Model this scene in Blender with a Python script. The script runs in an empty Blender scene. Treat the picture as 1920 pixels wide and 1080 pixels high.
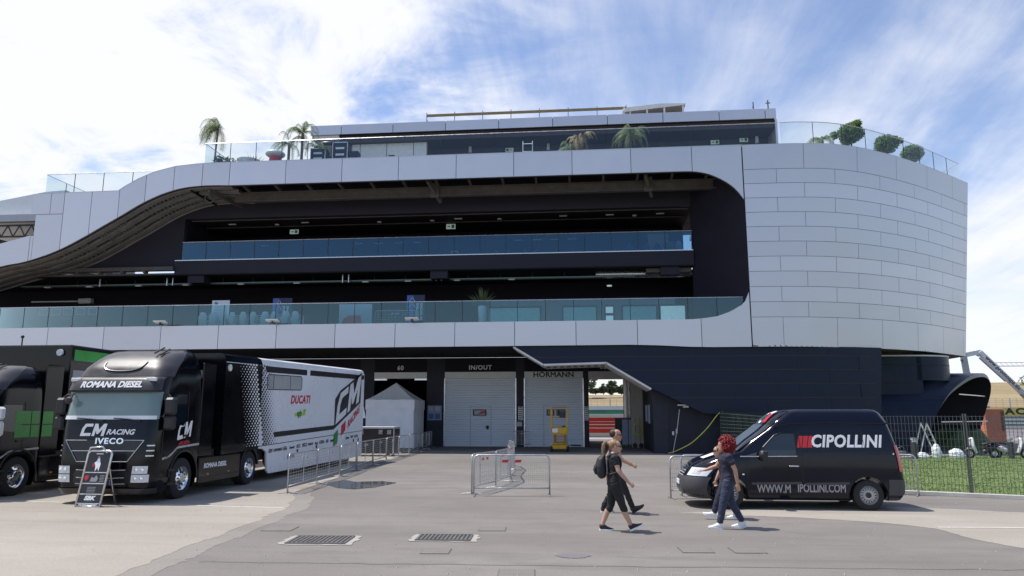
import bpy, bmesh, math, random
from mathutils import Vector, Matrix, noise as mnoise
R = math.radians
PI = math.pi
sc = bpy.context.scene
COL = sc.collection
rnd = random.Random(11)
V = Vector

# ------------------------------------------------------------ helpers
class MB:
    def __init__(s):
        s.v = []; s.f = []; s.m = []
    def add(s, vs, fs, mi=0):
        o = len(s.v)
        s.v += [tuple(v) for v in vs]
        s.f += [tuple(i + o for i in f) for f in fs]
        s.m += [mi] * len(fs)
        return s
    def box(s, x0, x1, y0, y1, z0, z1, mi=0):
        vs = [(x, y, z) for z in (z0, z1) for y in (y0, y1) for x in (x0, x1)]
        return s.add(vs, [(0, 2, 3, 1), (4, 5, 7, 6), (0, 1, 5, 4), (2, 6, 7, 3), (0, 4, 6, 2), (1, 3, 7, 5)], mi)
    def bar(s, p, q, w, h, up=(0, 0, 1), mi=0):
        p = V(p); q = V(q); t = (q - p).normalized(); u = V(up)
        if abs(t.dot(u)) > .98: u = V((0, 1, 0))
        a = t.cross(u).normalized(); b = a.cross(t)
        vs = [c + a * (i * w / 2) + b * (j * h / 2) for c in (p, q) for i, j in ((-1, -1), (1, -1), (1, 1), (-1, 1))]
        return s.add(vs, [(3, 2, 1, 0), (4, 5, 6, 7), (0, 1, 5, 4), (1, 2, 6, 5), (2, 3, 7, 6), (3, 0, 4, 7)], mi)
    def tube(s, pts, r, n=8, closed=False, mi=0):
        pts = [V(p) for p in pts]; k = len(pts)
        rr = r if isinstance(r, (list, tuple)) else [r] * k
        vs = []; ref = None
        for i, p in enumerate(pts):
            if closed: t = pts[(i + 1) % k] - pts[i - 1]
            else: t = pts[min(i + 1, k - 1)] - pts[max(i - 1, 0)]
            t.normalize()
            if ref is None: ref = V((0, 0, 1)) if abs(t.z) < .9 else V((0, 1, 0))
            a = t.cross(ref)
            if a.length < 1e-4: a = t.cross(V((1, .3, .2)))
            a.normalize(); b = a.cross(t).normalized(); ref = b
            for j in range(n):
                th = 2 * PI * j / n
                vs.append(p + a * (rr[i] * math.cos(th)) + b * (rr[i] * math.sin(th)))
        fs = []
        for i in range(k if closed else k - 1):
            for j in range(n):
                i2 = (i + 1) % k
                fs.append((i * n + j, i * n + (j + 1) % n, i2 * n + (j + 1) % n, i2 * n + j))
        if not closed:
            fs.append(tuple(range(n - 1, -1, -1))); fs.append(tuple((k - 1) * n + j for j in range(n)))
        return s.add(vs, fs, mi)
    def prism(s, poly, ax, a, b, mi=0):
        n = len(poly)
        def mk(p, h):
            return {'x': (h, p[0], p[1]), 'y': (p[0], h, p[1]), 'z': (p[0], p[1], h)}[ax]
        vs = [mk(p, a) for p in poly] + [mk(p, b) for p in poly]
        fs = [tuple(range(n)), tuple(range(2 * n - 1, n - 1, -1))]
        fs += [(i, (i + 1) % n, n + (i + 1) % n, n + i)[::-1] for i in range(n)]
        return s.add(vs, fs, mi)
    def lathe(s, prof, c, ax='z', n=24, mi=0):
        vs = []
        for r, h in prof:
            for j in range(n):
                t = 2 * PI * j / n; p, q = r * math.cos(t), r * math.sin(t)
                d = {'x': (h, p, q), 'y': (p, h, q), 'z': (p, q, h)}[ax]
                vs.append((c[0] + d[0], c[1] + d[1], c[2] + d[2]))
        fs = [(i * n + j, i * n + (j + 1) % n, (i + 1) * n + (j + 1) % n, (i + 1) * n + j)
              for i in range(len(prof) - 1) for j in range(n)]
        return s.add(vs, fs, mi)
    def grid(s, rows, mi=0, closed=False):
        n = len(rows[0]); vs = [p for r in rows for p in r]
        fs = [(i * n + j, i * n + (j + 1) % n, (i + 1) * n + (j + 1) % n, (i + 1) * n + j)
              for i in range(len(rows) - 1) for j in range(n if closed else n - 1)]
        return s.add(vs, fs, mi)
    def quad(s, a, b, c, d, mi=0):
        return s.add([a, b, c, d], [(0, 1, 2, 3)], mi)
    def ell(s, c, r, n=12, m=8, mi=0):
        rows = []
        for i in range(m + 1):
            ph = PI * i / m
            rr = max(math.sin(ph), .02)
            rows.append([(c[0] + r[0] * rr * math.cos(2 * PI * j / n), c[1] + r[1] * rr * math.sin(2 * PI * j / n), c[2] + r[2] * math.cos(ph)) for j in range(n)])
        return s.grid(rows, mi, True)
    def loft(s, pts, rad, n=12, side=(0, 1, 0), mi=0):
        """closed limb: rings (r_forward, r_side) along a path"""
        pts = [V(p) for p in pts]; k = len(pts); S = V(side); rows = []
        for i, p in enumerate(pts):
            t = (pts[min(i + 1, k - 1)] - pts[max(i - 1, 0)]).normalized()
            a = (S - t * S.dot(t)).normalized(); b = t.cross(a)
            ra = rad[i] if isinstance(rad[i], tuple) else (rad[i], rad[i])
            rows.append((p, t, a, b, ra))
        p, t, a, b, ra = rows[0]; h = min(ra) * .5
        rows.insert(0, (p - t * h, t, a, b, (ra[0] * .6, ra[1] * .6)))
        p, t, a, b, ra = rows[-1]; h = min(ra) * .5
        rows.append((p + t * h, t, a, b, (ra[0] * .6, ra[1] * .6)))
        vs = []
        for p, t, a, b, ra in rows:
            for j in range(n):
                th = 2 * PI * j / n
                vs.append(p + a * (ra[1] * math.cos(th)) + b * (ra[0] * math.sin(th)))
        K = len(rows)
        fs = [(i * n + j, i * n + (j + 1) % n, (i + 1) * n + (j + 1) % n, (i + 1) * n + j) for i in range(K - 1) for j in range(n)]
        fs += [tuple(range(n - 1, -1, -1)), tuple((K - 1) * n + j for j in range(n))]
        return s.add(vs, fs, mi)
    def text(s, body, fn, size=1, bold=0, shear=0, align='CENTER', mi=0, space=1.0, sx=1.0):
        vs, fs = text_mesh(body, size, bold, shear, align, space); out = []
        for x, y, z in vs:
            p = V(fn(x * sx, y))
            if bold:
                n = (V(fn(x * sx + .01, y)) - p).cross(V(fn(x * sx, y + .01)) - p)
                p = p + n.normalized() * ((z + bold) * .12)
            out.append(p)
        return s.add(out, fs, mi)
    def build(s, name, mats, parent=None, loc=None, rotz=0, smooth=None, bevel=0, remesh=0, sub=0, fix=False, wrinkle=0):
        me = bpy.data.meshes.new(name)
        me.from_pydata(s.v, [], s.f)
        if not isinstance(mats, (list, tuple)): mats = [mats]
        for m in mats: me.materials.append(m)
        if len(mats) > 1: me.polygons.foreach_set('material_index', s.m)
        if bevel or fix:
            bm = bmesh.new(); bm.from_mesh(me)
            if fix: bmesh.ops.recalc_face_normals(bm, faces=bm.faces)
            if bevel:
                bm.normal_update()
                es = [e for e in bm.edges if len(e.link_faces) == 2 and e.calc_face_angle(0) > .5]
                bmesh.ops.bevel(bm, geom=es, offset=bevel, segments=1, affect='EDGES', clamp_overlap=True)
            bm.to_mesh(me); bm.free()
        o = bpy.data.objects.new(name, me)
        COL.objects.link(o)
        if remesh:
            md = o.modifiers.new('r', 'REMESH'); md.mode = 'VOXEL'; md.voxel_size = remesh
            sm = o.modifiers.new('s', 'SMOOTH'); sm.iterations = 4; sm.factor = .5
            bake(o); smooth = True if smooth is None else smooth
            if wrinkle:
                for v in o.data.vertices:
                    c = v.co; k = mnoise.noise(V((c.x * 9, c.y * 9, c.z * 15 + 3 * c.x))) + .6 * mnoise.noise(V((c.x * 22, c.y * 22, c.z * 30))); v.co = c + v.normal * (k * wrinkle)
        if sub:
            md = o.modifiers.new('u', 'SUBSURF'); md.levels = md.render_levels = sub
            bake(o)
        if smooth is not None and smooth is not False:
            o.data.polygons.foreach_set('use_smooth', [True] * len(o.data.polygons))
            if smooth is not True: o.data.set_sharp_from_angle(angle=R(smooth))
        if parent is not None: o.parent = parent
        if loc is not None: o.location = loc
        o.rotation_euler.z = rotz
        return o

def bake(o):
    dg = bpy.context.evaluated_depsgraph_get(); dg.update()
    me = bpy.data.meshes.new_from_object(o.evaluated_get(dg), depsgraph=dg)
    old = o.data; o.modifiers.clear(); o.data = me; me.name = old.name
    bpy.data.meshes.remove(old)

_tc = {}
def text_mesh(body, size, bold, shear, align, space):
    k = (body, size, bold, shear, align, space)
    if k not in _tc:
        cu = bpy.data.curves.new('t', 'FONT'); cu.body = body; cu.size = size; cu.bevel_depth = bold; cu.bevel_resolution = 0; cu.shear = shear
        cu.align_x = align; cu.align_y = 'CENTER'; cu.space_character = space; cu.resolution_u = 3; cu.fill_mode = 'FRONT' if not bold else 'BOTH'
        o = bpy.data.objects.new('t', cu); COL.objects.link(o)
        dg = bpy.context.evaluated_depsgraph_get(); dg.update()
        me = bpy.data.meshes.new_from_object(o.evaluated_get(dg))
        _tc[k] = ([(v.co.x, v.co.y, v.co.z) for v in me.vertices], [tuple(p.vertices) for p in me.polygons])
        bpy.data.objects.remove(o); bpy.data.meshes.remove(me); bpy.data.curves.remove(cu)
    return _tc[k]

def tag(o, label=None, cat=None, group=None, kind=None):
    if label: o['label'] = label
    if cat: o['category'] = cat
    if group: o['group'] = group
    if kind: o['kind'] = kind
    return o
def thing(name, label, cat, loc=(0, 0, 0), rotz=0, group=None):
    o = bpy.data.objects.new(name, None); COL.objects.link(o)
    o.location = loc; o.rotation_euler.z = rotz; o.empty_display_size = .2
    return tag(o, label, cat, group)
def dup(root, loc, rotz, label, group=None, scale=None):
    r = root.copy(); COL.objects.link(r); r.location = loc; r.rotation_euler.z = rotz
    r['label'] = label
    if group: r['group'] = group
    if scale: r.scale = scale
    def rec(a, b):
        for ch in list(a.children):
            c = ch.copy(); COL.objects.link(c); c.parent = b; rec(ch, c)
    rec(root, r)
    return r
def lerp(a, b, t): return a + (b - a) * t
def pl(tab, x):
    if x <= tab[0][0]: return tab[0][1]
    for (a, u), (b, v) in zip(tab, tab[1:]):
        if x <= b: return u + (v - u) * (x - a) / (b - a) if b > a else v
    return tab[-1][1]
def catmull(pts, k=6):
    P = [V(p) for p in pts]; out = []
    for i in range(len(P) - 1):
        a = P[max(i - 1, 0)]; b = P[i]; c = P[i + 1]; d = P[min(i + 2, len(P) - 1)]
        for j in range(k):
            t = j / k
            out.append(.5 * ((2 * b) + (c - a) * t + (2 * a - 5 * b + 4 * c - d) * t * t + (3 * b - a - 3 * c + d) * t ** 3))
    out.append(P[-1]); return out
ORD = ['nearest', 'second', 'third', 'fourth', 'fifth', 'sixth', 'seventh', 'eighth', 'ninth', 'tenth', 'eleventh', 'twelfth']

# ------------------------------------------------------------ materials
def mat(name, col, rough=.5, metal=0, var=.12, scale=4, bump=0, coat=0, spec=.5, rvar=.1, stretch=None, trans=0):
    m = bpy.data.materials.new(name); m.use_nodes = True
    nt = m.node_tree; b = nt.nodes['Principled BSDF']; N = nt.nodes.new; L = nt.links.new
    tc = N('ShaderNodeTexCoord'); mp = N('ShaderNodeMapping'); L(tc.outputs['Object'], mp.inputs[0])
    if stretch: mp.inputs['Scale'].default_value = stretch
    n = N('ShaderNodeTexNoise'); n.inputs['Scale'].default_value = scale; n.inputs['Detail'].default_value = 6
    n.inputs['Roughness'].default_value = .65
    L(mp.outputs[0], n.inputs[0])
    mx = N('ShaderNodeMix'); mx.data_type = 'RGBA'
    mx.inputs[6].default_value = (*[max(0, c * (1 - var)) for c in col], 1)
    mx.inputs[7].default_value = (*[min(1, c * (1 + var)) for c in col], 1)
    mr = N('ShaderNodeMapRange'); mr.inputs[1].default_value = .3; mr.inputs[2].default_value = .7
    L(n.outputs[0], mr.inputs[0]); L(mr.outputs[0], mx.inputs[0]); L(mx.outputs[2], b.inputs['Base Color'])
    m2 = N('ShaderNodeMapRange'); m2.inputs[3].default_value = max(0, rough - rvar); m2.inputs[4].default_value = min(1, rough + rvar)
    L(mr.outputs[0], m2.inputs[0]); L(m2.outputs[0], b.inputs['Roughness'])
    b.inputs['Metallic'].default_value = metal; b.inputs['Specular IOR Level'].default_value = spec
    if trans:
        tl = N('ShaderNodeBsdfTranslucent'); L(mx.outputs[2], tl.inputs[0]); ms = N('ShaderNodeMixShader'); ms.inputs[0].default_value = trans
        L(b.outputs[0], ms.inputs[1]); L(tl.outputs[0], ms.inputs[2]); L(ms.outputs[0], nt.nodes['Material Output'].inputs[0])
    if coat: b.inputs['Coat Weight'].default_value = coat; b.inputs['Coat Roughness'].default_value = .04
    if bump:
        bp = N('ShaderNodeBump'); bp.inputs['Strength'].default_value = bump; bp.inputs['Distance'].default_value = .02
        L(n.outputs[0], bp.inputs['Height']); L(bp.outputs[0], b.inputs['Normal'])
    return m
def glass(name, tint, ior=1.5, extra=.02, refl=(1, 1, 1)):
    m = bpy.data.materials.new(name); m.use_nodes = True; nt = m.node_tree; N = nt.nodes.new; L = nt.links.new
    nt.nodes.remove(nt.nodes['Principled BSDF']); out = nt.nodes['Material Output']
    t = N('ShaderNodeBsdfTransparent'); g = N('ShaderNodeBsdfGlossy'); g.inputs['Roughness'].default_value = .02; g.inputs['Color'].default_value = (*refl, 1)
    n = N('ShaderNodeTexNoise'); n.inputs['Scale'].default_value = .35
    tc = N('ShaderNodeTexCoord'); L(tc.outputs['Object'], n.inputs[0])
    cr = N('ShaderNodeMix'); cr.data_type = 'RGBA'; cr.inputs[6].default_value = (*[c * .93 for c in tint], 1); cr.inputs[7].default_value = (*tint, 1)
    L(n.outputs[0], cr.inputs[0]); L(cr.outputs[2], t.inputs[0])
    fr = N('ShaderNodeFresnel'); fr.inputs[0].default_value = ior
    ad = N('ShaderNodeMath'); ad.operation = 'ADD'; ad.inputs[1].default_value = extra; ad.use_clamp = True
    L(fr.outputs[0], ad.inputs[0])
    mx = N('ShaderNodeMixShader'); L(ad.outputs[0], mx.inputs[0]); L(t.outputs[0], mx.inputs[1]); L(g.outputs[0], mx.inputs[2])
    L(mx.outputs[0], out.inputs[0]); return m
def glow_mat(name, col, e):
    m = mat(name, col, .4); b = m.node_tree.nodes['Principled BSDF']
    b.inputs['Emission Color'].default_value = (*col, 1); b.inputs['Emission Strength'].default_value = e; return m
M = {}
def D(k, *a, **kw): M[k] = mat(k, *a, **kw)
D('white_panel', (.61, .608, .635), .36, .5, var=.03, scale=.6, rvar=.05)
def vary(m, a):
    nt = m.node_tree; b = nt.nodes['Principled BSDF']; oi = nt.nodes.new('ShaderNodeObjectInfo'); mr = nt.nodes.new('ShaderNodeMapRange'); mr.inputs[3].default_value = 1 - a; mr.inputs[4].default_value = 1 + a
    nt.links.new(oi.outputs['Random'], mr.inputs[0]); sc_ = nt.nodes.new('ShaderNodeVectorMath'); sc_.operation = 'SCALE'; src = b.inputs['Base Color'].links[0].from_socket
    nt.links.new(src, sc_.inputs[0]); nt.links.new(mr.outputs[0], sc_.inputs[3]); nt.links.new(sc_.outputs[0], b.inputs['Base Color'])
vary(M['white_panel'], .055)
D('joint_dark', (.03, .03, .035), .7)
D('joint_grey', (.19, .19, .205), .7)
D('rim_grey', (.24, .24, .25), .5)
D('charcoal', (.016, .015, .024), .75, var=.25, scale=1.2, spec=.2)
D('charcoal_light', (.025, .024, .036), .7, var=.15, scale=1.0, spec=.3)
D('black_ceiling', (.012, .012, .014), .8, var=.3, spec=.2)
D('navy_clad', (.0105, .0165, .036), .42, var=.2, scale=.8, spec=.22)
D('steel_brown', (.10, .088, .08), .6, var=.25, scale=2.2, spec=.3)
D('rib_grey', (.19, .18, .172), .6, var=.25, scale=2)
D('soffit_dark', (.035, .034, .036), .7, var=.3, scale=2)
D('soffit_white', (.62, .60, .58), .55, var=.1, scale=1.5)
D('concrete', (.32, .31, .29), .85, var=.15, scale=2, bump=.2)
D('tray_green', (.16, .2, .18), .5, metal=.5)
D('slate', (.045, .055, .07), .6, var=.45, scale=3, bump=.5, stretch=(.5, .5, 7), spec=.3)
D('wood_dark', (.04, .032, .034), .7, var=.4, scale=3, stretch=(.4, 1, 6))
D('beige', (.45, .42, .38), .7, var=.08)
D('cream', (.82, .79, .72), .7, var=.1)
D('door_white', (.70, .76, .82), .4, var=.04, scale=1)
D('galv', (.5, .51, .52), .38, metal=.75, var=.15, scale=6)
D('alu', (.6, .61, .63), .3, metal=.85, var=.1)
D('dark_metal', (.03, .03, .033), .5, metal=.2)
D('fence_grey', (.11, .115, .12), .5, metal=.4)
D('black_plastic', (.018, .018, .02), .5, var=.2)
D('grey_plastic', (.045, .045, .05), .55, var=.1)
D('rubber', (.018, .018, .018), .85, var=.3, scale=8)
D('truck_black', (.004, .004, .006), .13, var=.3, scale=2, coat=0, rvar=.04, spec=.32)
D('roof_black', (.028, .026, .028), .36, var=.25, scale=1.6, coat=.1)
D('trailer_white', (.78, .79, .82), .3, var=.02, scale=.7, coat=.2)
D('van_navy', (.004, .005, .013), .11, var=.15, scale=1.5, coat=0, rvar=.03, spec=.34)
D('white_paint', (.8, .8, .8), .4, var=.04)
D('grey_print', (.30, .30, .31), .5, var=.05)
D('red_print', (.55, .02, .03), .4, var=.06)
D('deep_red', (.35, .01, .02), .3)
D('black_print', (.012, .012, .014), .35)
D('blue_print', (.02, .05, .3), .4)
D('green_print', (.02, .27, .03), .35, var=.2, scale=2)
D('lime_print', (.35, .5, .05), .4)
D('yellow_print', (.62, .52, .2), .5)
D('chrome', (.75, .76, .78), .14, metal=1, var=.05)
D('wheel_grey', (.42, .43, .44), .38, metal=.7, var=.15, scale=9)
D('car_glass', (.006, .012, .02), .05, var=.1, coat=.5, rvar=.02)
D('screen_teal', (.16, .235, .225), .12, var=.12, scale=1, coat=.6, rvar=.04)
D('lamp_lens', (.62, .65, .68), .12, var=.1, coat=.7)
D('lamp_red', (.45, .01, .02), .15, coat=.7)
D('orange_lens', (.6, .2, .03), .2)
D('tent', (.88, .89, .93), .75, var=.07, scale=1.8, bump=.35)
D('plastic_white', (.72, .74, .74), .4, var=.05)
D('lift_yellow', (.6, .34, .015), .45, var=.2, scale=5)
D('lift_orange', (.40, .19, .015), .55, var=.3, scale=5)
D('hose_yellow', (.55, .55, .1), .5)
D('blue_bag', (.03, .12, .35), .5)
D('mid_blue', (.05, .12, .35), .5, var=.1)
D('panel_blue', (.28, .33, .46), .5)
D('carton', (.35, .26, .18), .8)
D('terracotta', (.5, .15, .1), .7, var=.1)
D('pot_black', (.03, .032, .036), .5)
D('leaf', (.11, .17, .05), .55, var=.45, scale=9, trans=.4)
D('leaf_pale', (.19, .25, .10), .55, var=.4, scale=9, trans=.4)
D('leaf_dry', (.3, .22, .09), .6, var=.3, scale=9)
D('leaf_far', (.055, .085, .04), .7, var=.5, scale=.5)
D('leaf_bright', (.17, .25, .085), .55, var=.45, scale=9, trans=.4)
D('trunk', (.14, .10, .07), .85, var=.3, scale=8, bump=.5)
D('skin', (.50, .29, .21), .5, var=.06, scale=12)
D('skin_tan', (.46, .25, .16), .5, var=.08, scale=12)
D('shirt_black', (.012, .012, .014), .8, var=.3, scale=14, bump=.4)
D('shirt_navy', (.018, .018, .04), .8, var=.3, scale=14, bump=.4)
D('trouser_black', (.009, .009, .01), .75, var=.3, scale=14, bump=.3)
D('jeans', (.028, .036, .068), .8, var=.35, scale=16, bump=.5)
D('bag_black', (.02, .02, .022), .65, var=.3, scale=10, bump=.3)
D('bag_grey', (.2, .2, .21), .7, var=.1)
D('hair_blond', (.27, .16, .08), .55, var=.45, scale=30, stretch=(1, 1, .3))
D('hair_brown', (.05, .025, .018), .55, var=.4, scale=30)
D('hair_dark', (.03, .02, .016), .6, var=.4, scale=30)
D('hair_red', (.22, .008, .014), .5, var=.6, scale=22)
D('shoe_white', (.78, .78, .78), .5, var=.05)
D('shoe_black', (.015, .015, .016), .6)
D('puddle', (.05, .045, .045), .06, var=.2, scale=3, rvar=.04)
D('iron', (.13, .125, .12), .6, metal=.3, var=.3, scale=8)
D('mortar', (.34, .315, .29), .9, var=.15, scale=6, bump=.4)
D('line_white', (.52, .50, .47), .8, var=.25, scale=3)
D('kerb_pale', (.48, .46, .43), .85, var=.15, scale=3)
D('net_green', (.01, .022, .015), .8, var=.3)
D('banner_green', (.04, .17, .10), .6, var=.2, scale=.3)
D('banner_yellow', (.55, .48, .12), .6, var=.1)
D('track_white', (.62, .62, .6), .7, var=.12, scale=.2)
D('track_red', (.55, .03, .02), .6, var=.2, scale=.5)
D('orange_net', (.5, .19, .11), .7, var=.15)
D('steel_pale', (.42, .43, .44), .5, metal=.2, var=.1)
M['rail_glass'] = glass('rail_glass', (.68, .86, .90), 1.5, .02, (.8, .97, 1))
M['blue_glass'] = glass('blue_glass', (.50, .68, .80), 1.5, .035, (.48, .72, .88))
M['roof_glass'] = glass('roof_glass', (.93, .97, .98), 1.06, .03)
M['door_glass'] = glass('door_glass', (.55, .75, .8), 1.5, .03)
M['lamp_pane_glow'] = glow_mat('lamp_pane_glow', (.7, .8, .85), .35)
M['teal_skyglow'] = glow_mat('teal_skyglow', (.20, .38, .44), .13)  # emission stands in for daylight showing through the building
M['exit_green'] = glow_mat('exit_green', (.6, .75, .68), .12)

def ground_mat(name, c1, c2, spot, s1=.15, cracks=True):
    m = bpy.data.materials.new(name); m.use_nodes = True; nt = m.node_tree; b = nt.nodes['Principled BSDF']; N = nt.nodes.new; L = nt.links.new
    tc = N('ShaderNodeTexCoord'); mp = N('ShaderNodeMapping'); mp.inputs['Scale'].default_value = (.55, 1.1, 1); L(tc.outputs['Object'], mp.inputs[0])
    def noise(sc_, det, src):
        n = N('ShaderNodeTexNoise'); n.inputs['Scale'].default_value = sc_; n.inputs['Detail'].default_value = det; n.inputs['Roughness'].default_value = .62; L(src, n.inputs[0]); return n.outputs[0]
    def mr(x, a, b_, c, d):
        r = N('ShaderNodeMapRange'); r.inputs[1].default_value = a; r.inputs[2].default_value = b_; r.inputs[3].default_value = c; r.inputs[4].default_value = d; L(x, r.inputs[0]); return r.outputs[0]
    def mix(f, a, b_, mode='MIX'):
        x = N('ShaderNodeMix'); x.data_type = 'RGBA'; x.blend_type = mode
        if isinstance(f, float): x.inputs[0].default_value = f
        else: L(f, x.inputs[0])
        for i, q in ((6, a), (7, b_)):
            if isinstance(q, tuple): x.inputs[i].default_value = (*q, 1)
            else: L(q, x.inputs[i])
        return x.outputs[2]
    big = noise(s1, 7, mp.outputs[0]); mid = noise(1.3, 6, mp.outputs[0]); fine = noise(38, 3, tc.outputs['Object']); agg = noise(130, 2, tc.outputs['Object'])
    c = mix(mr(big, .35, .66, 0, 1), c1, c2)
    c = mix(mr(mid, .48, .66, 0, .72), c, spot)
    mp2 = N('ShaderNodeMapping'); mp2.inputs['Scale'].default_value = (.12, 1.9, 1); mp2.inputs['Rotation'].default_value = (0, 0, R(8)); L(tc.outputs['Object'], mp2.inputs[0])
    st = noise(.7, 5, mp2.outputs[0]); c = mix(mr(st, .53, .7, 0, .5), c, tuple(x * .74 for x in c1))
    st2 = noise(.35, 4, mp2.outputs[0]); c = mix(mr(st2, .56, .7, 0, .3), c, tuple(min(1, x * 1.3) for x in c2))
    g = N('ShaderNodeMath'); g.operation = 'ADD'; L(mr(fine, .3, .7, -.13, .13), g.inputs[0]); L(mr(agg, .3, .7, -.16, .16), g.inputs[1])
    g2 = N('ShaderNodeMath'); g2.operation = 'ADD'; g2.inputs[1].default_value = 1.0; L(g.outputs[0], g2.inputs[0])
    cb = N('ShaderNodeVectorMath'); cb.operation = 'SCALE'; L(c, cb.inputs[0]); L(g2.outputs[0], cb.inputs[3])
    col = cb.outputs[0]
    if cracks:
        vo = N('ShaderNodeTexVoronoi'); vo.feature = 'DISTANCE_TO_EDGE'; vo.inputs['Scale'].default_value = .16
        w = N('ShaderNodeMix'); w.data_type = 'VECTOR'; w.inputs[0].default_value = .12
        nz = N('ShaderNodeTexNoise'); nz.inputs['Scale'].default_value = 1.2; L(tc.outputs['Object'], nz.inputs[0])
        vm = N('ShaderNodeVectorMath'); vm.operation = 'SCALE'; vm.inputs[3].default_value = 9; L(nz.outputs['Color'], vm.inputs[0])
        L(tc.outputs['Object'], w.inputs[4]); L(vm.outputs[0], w.inputs[5]); L(w.outputs[1], vo.inputs[0])
        col = mix(mr(vo.outputs[0], .0, .003, .18, 0), col, tuple(x * .5 for x in c1))
    L(col, b.inputs['Base Color']); b.inputs['Roughness'].default_value = .88; b.inputs['Specular IOR Level'].default_value = .25
    bp = N('ShaderNodeBump'); bp.inputs['Strength'].default_value = .35; bp.inputs['Distance'].default_value = .01; L(fine, bp.inputs['Height']); L(bp.outputs[0], b.inputs['Normal'])
    M[name] = m
ground_mat('asphalt', (.165, .151, .136), (.235, .217, .198), (.165, .15, .137))
ground_mat('apron_mat', (.28, .25, .212), (.36, .325, .28), (.31, .28, .24), .3)
ground_mat('apron_edge', (.21, .192, .17), (.27, .248, .222), (.235, .215, .192), .3)
ground_mat('track_asphalt', (.15, .13, .14), (.2, .18, .19), (.17, .15, .16), cracks=False)
ground_mat('dry_field', (.25, .185, .095), (.33, .255, .14), (.2, .18, .085), .05, cracks=False)
ground_mat('lawn_soil', (.11, .16, .05), (.15, .205, .065), (.1, .13, .04), .6, cracks=False)

# ------------------------------------------------------------ camera, sun, sky
cam_d = bpy.data.cameras.new('camera'); cam = bpy.data.objects.new('camera', cam_d); COL.objects.link(cam)
cam.location = (0, 0, 2.1); cam.rotation_euler = (R(90 + 9.737), 0, R(5.56))
cam_d.sensor_width = 36; cam_d.lens = 1387 / 1920 * 36; cam_d.clip_end = 3000; cam_d.clip_start = .1
sc.camera = cam
sc.view_settings.view_transform = 'Standard'; sc.view_settings.look = 'None'; sc.view_settings.exposure = 0.3; sc.view_settings.gamma = 1
sd = V((-.40, .035, .915)).normalized()
sun_d = bpy.data.lights.new('sun', 'SUN'); sun = bpy.data.objects.new('sun', sun_d); COL.objects.link(sun)
sun_d.energy = 4.0; sun_d.angle = R(.5); sun_d.color = (1, .965, .91)
sun.rotation_euler = sd.to_track_quat('Z', 'Y').to_euler(); sun.location = (-30, 10, 60)

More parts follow.
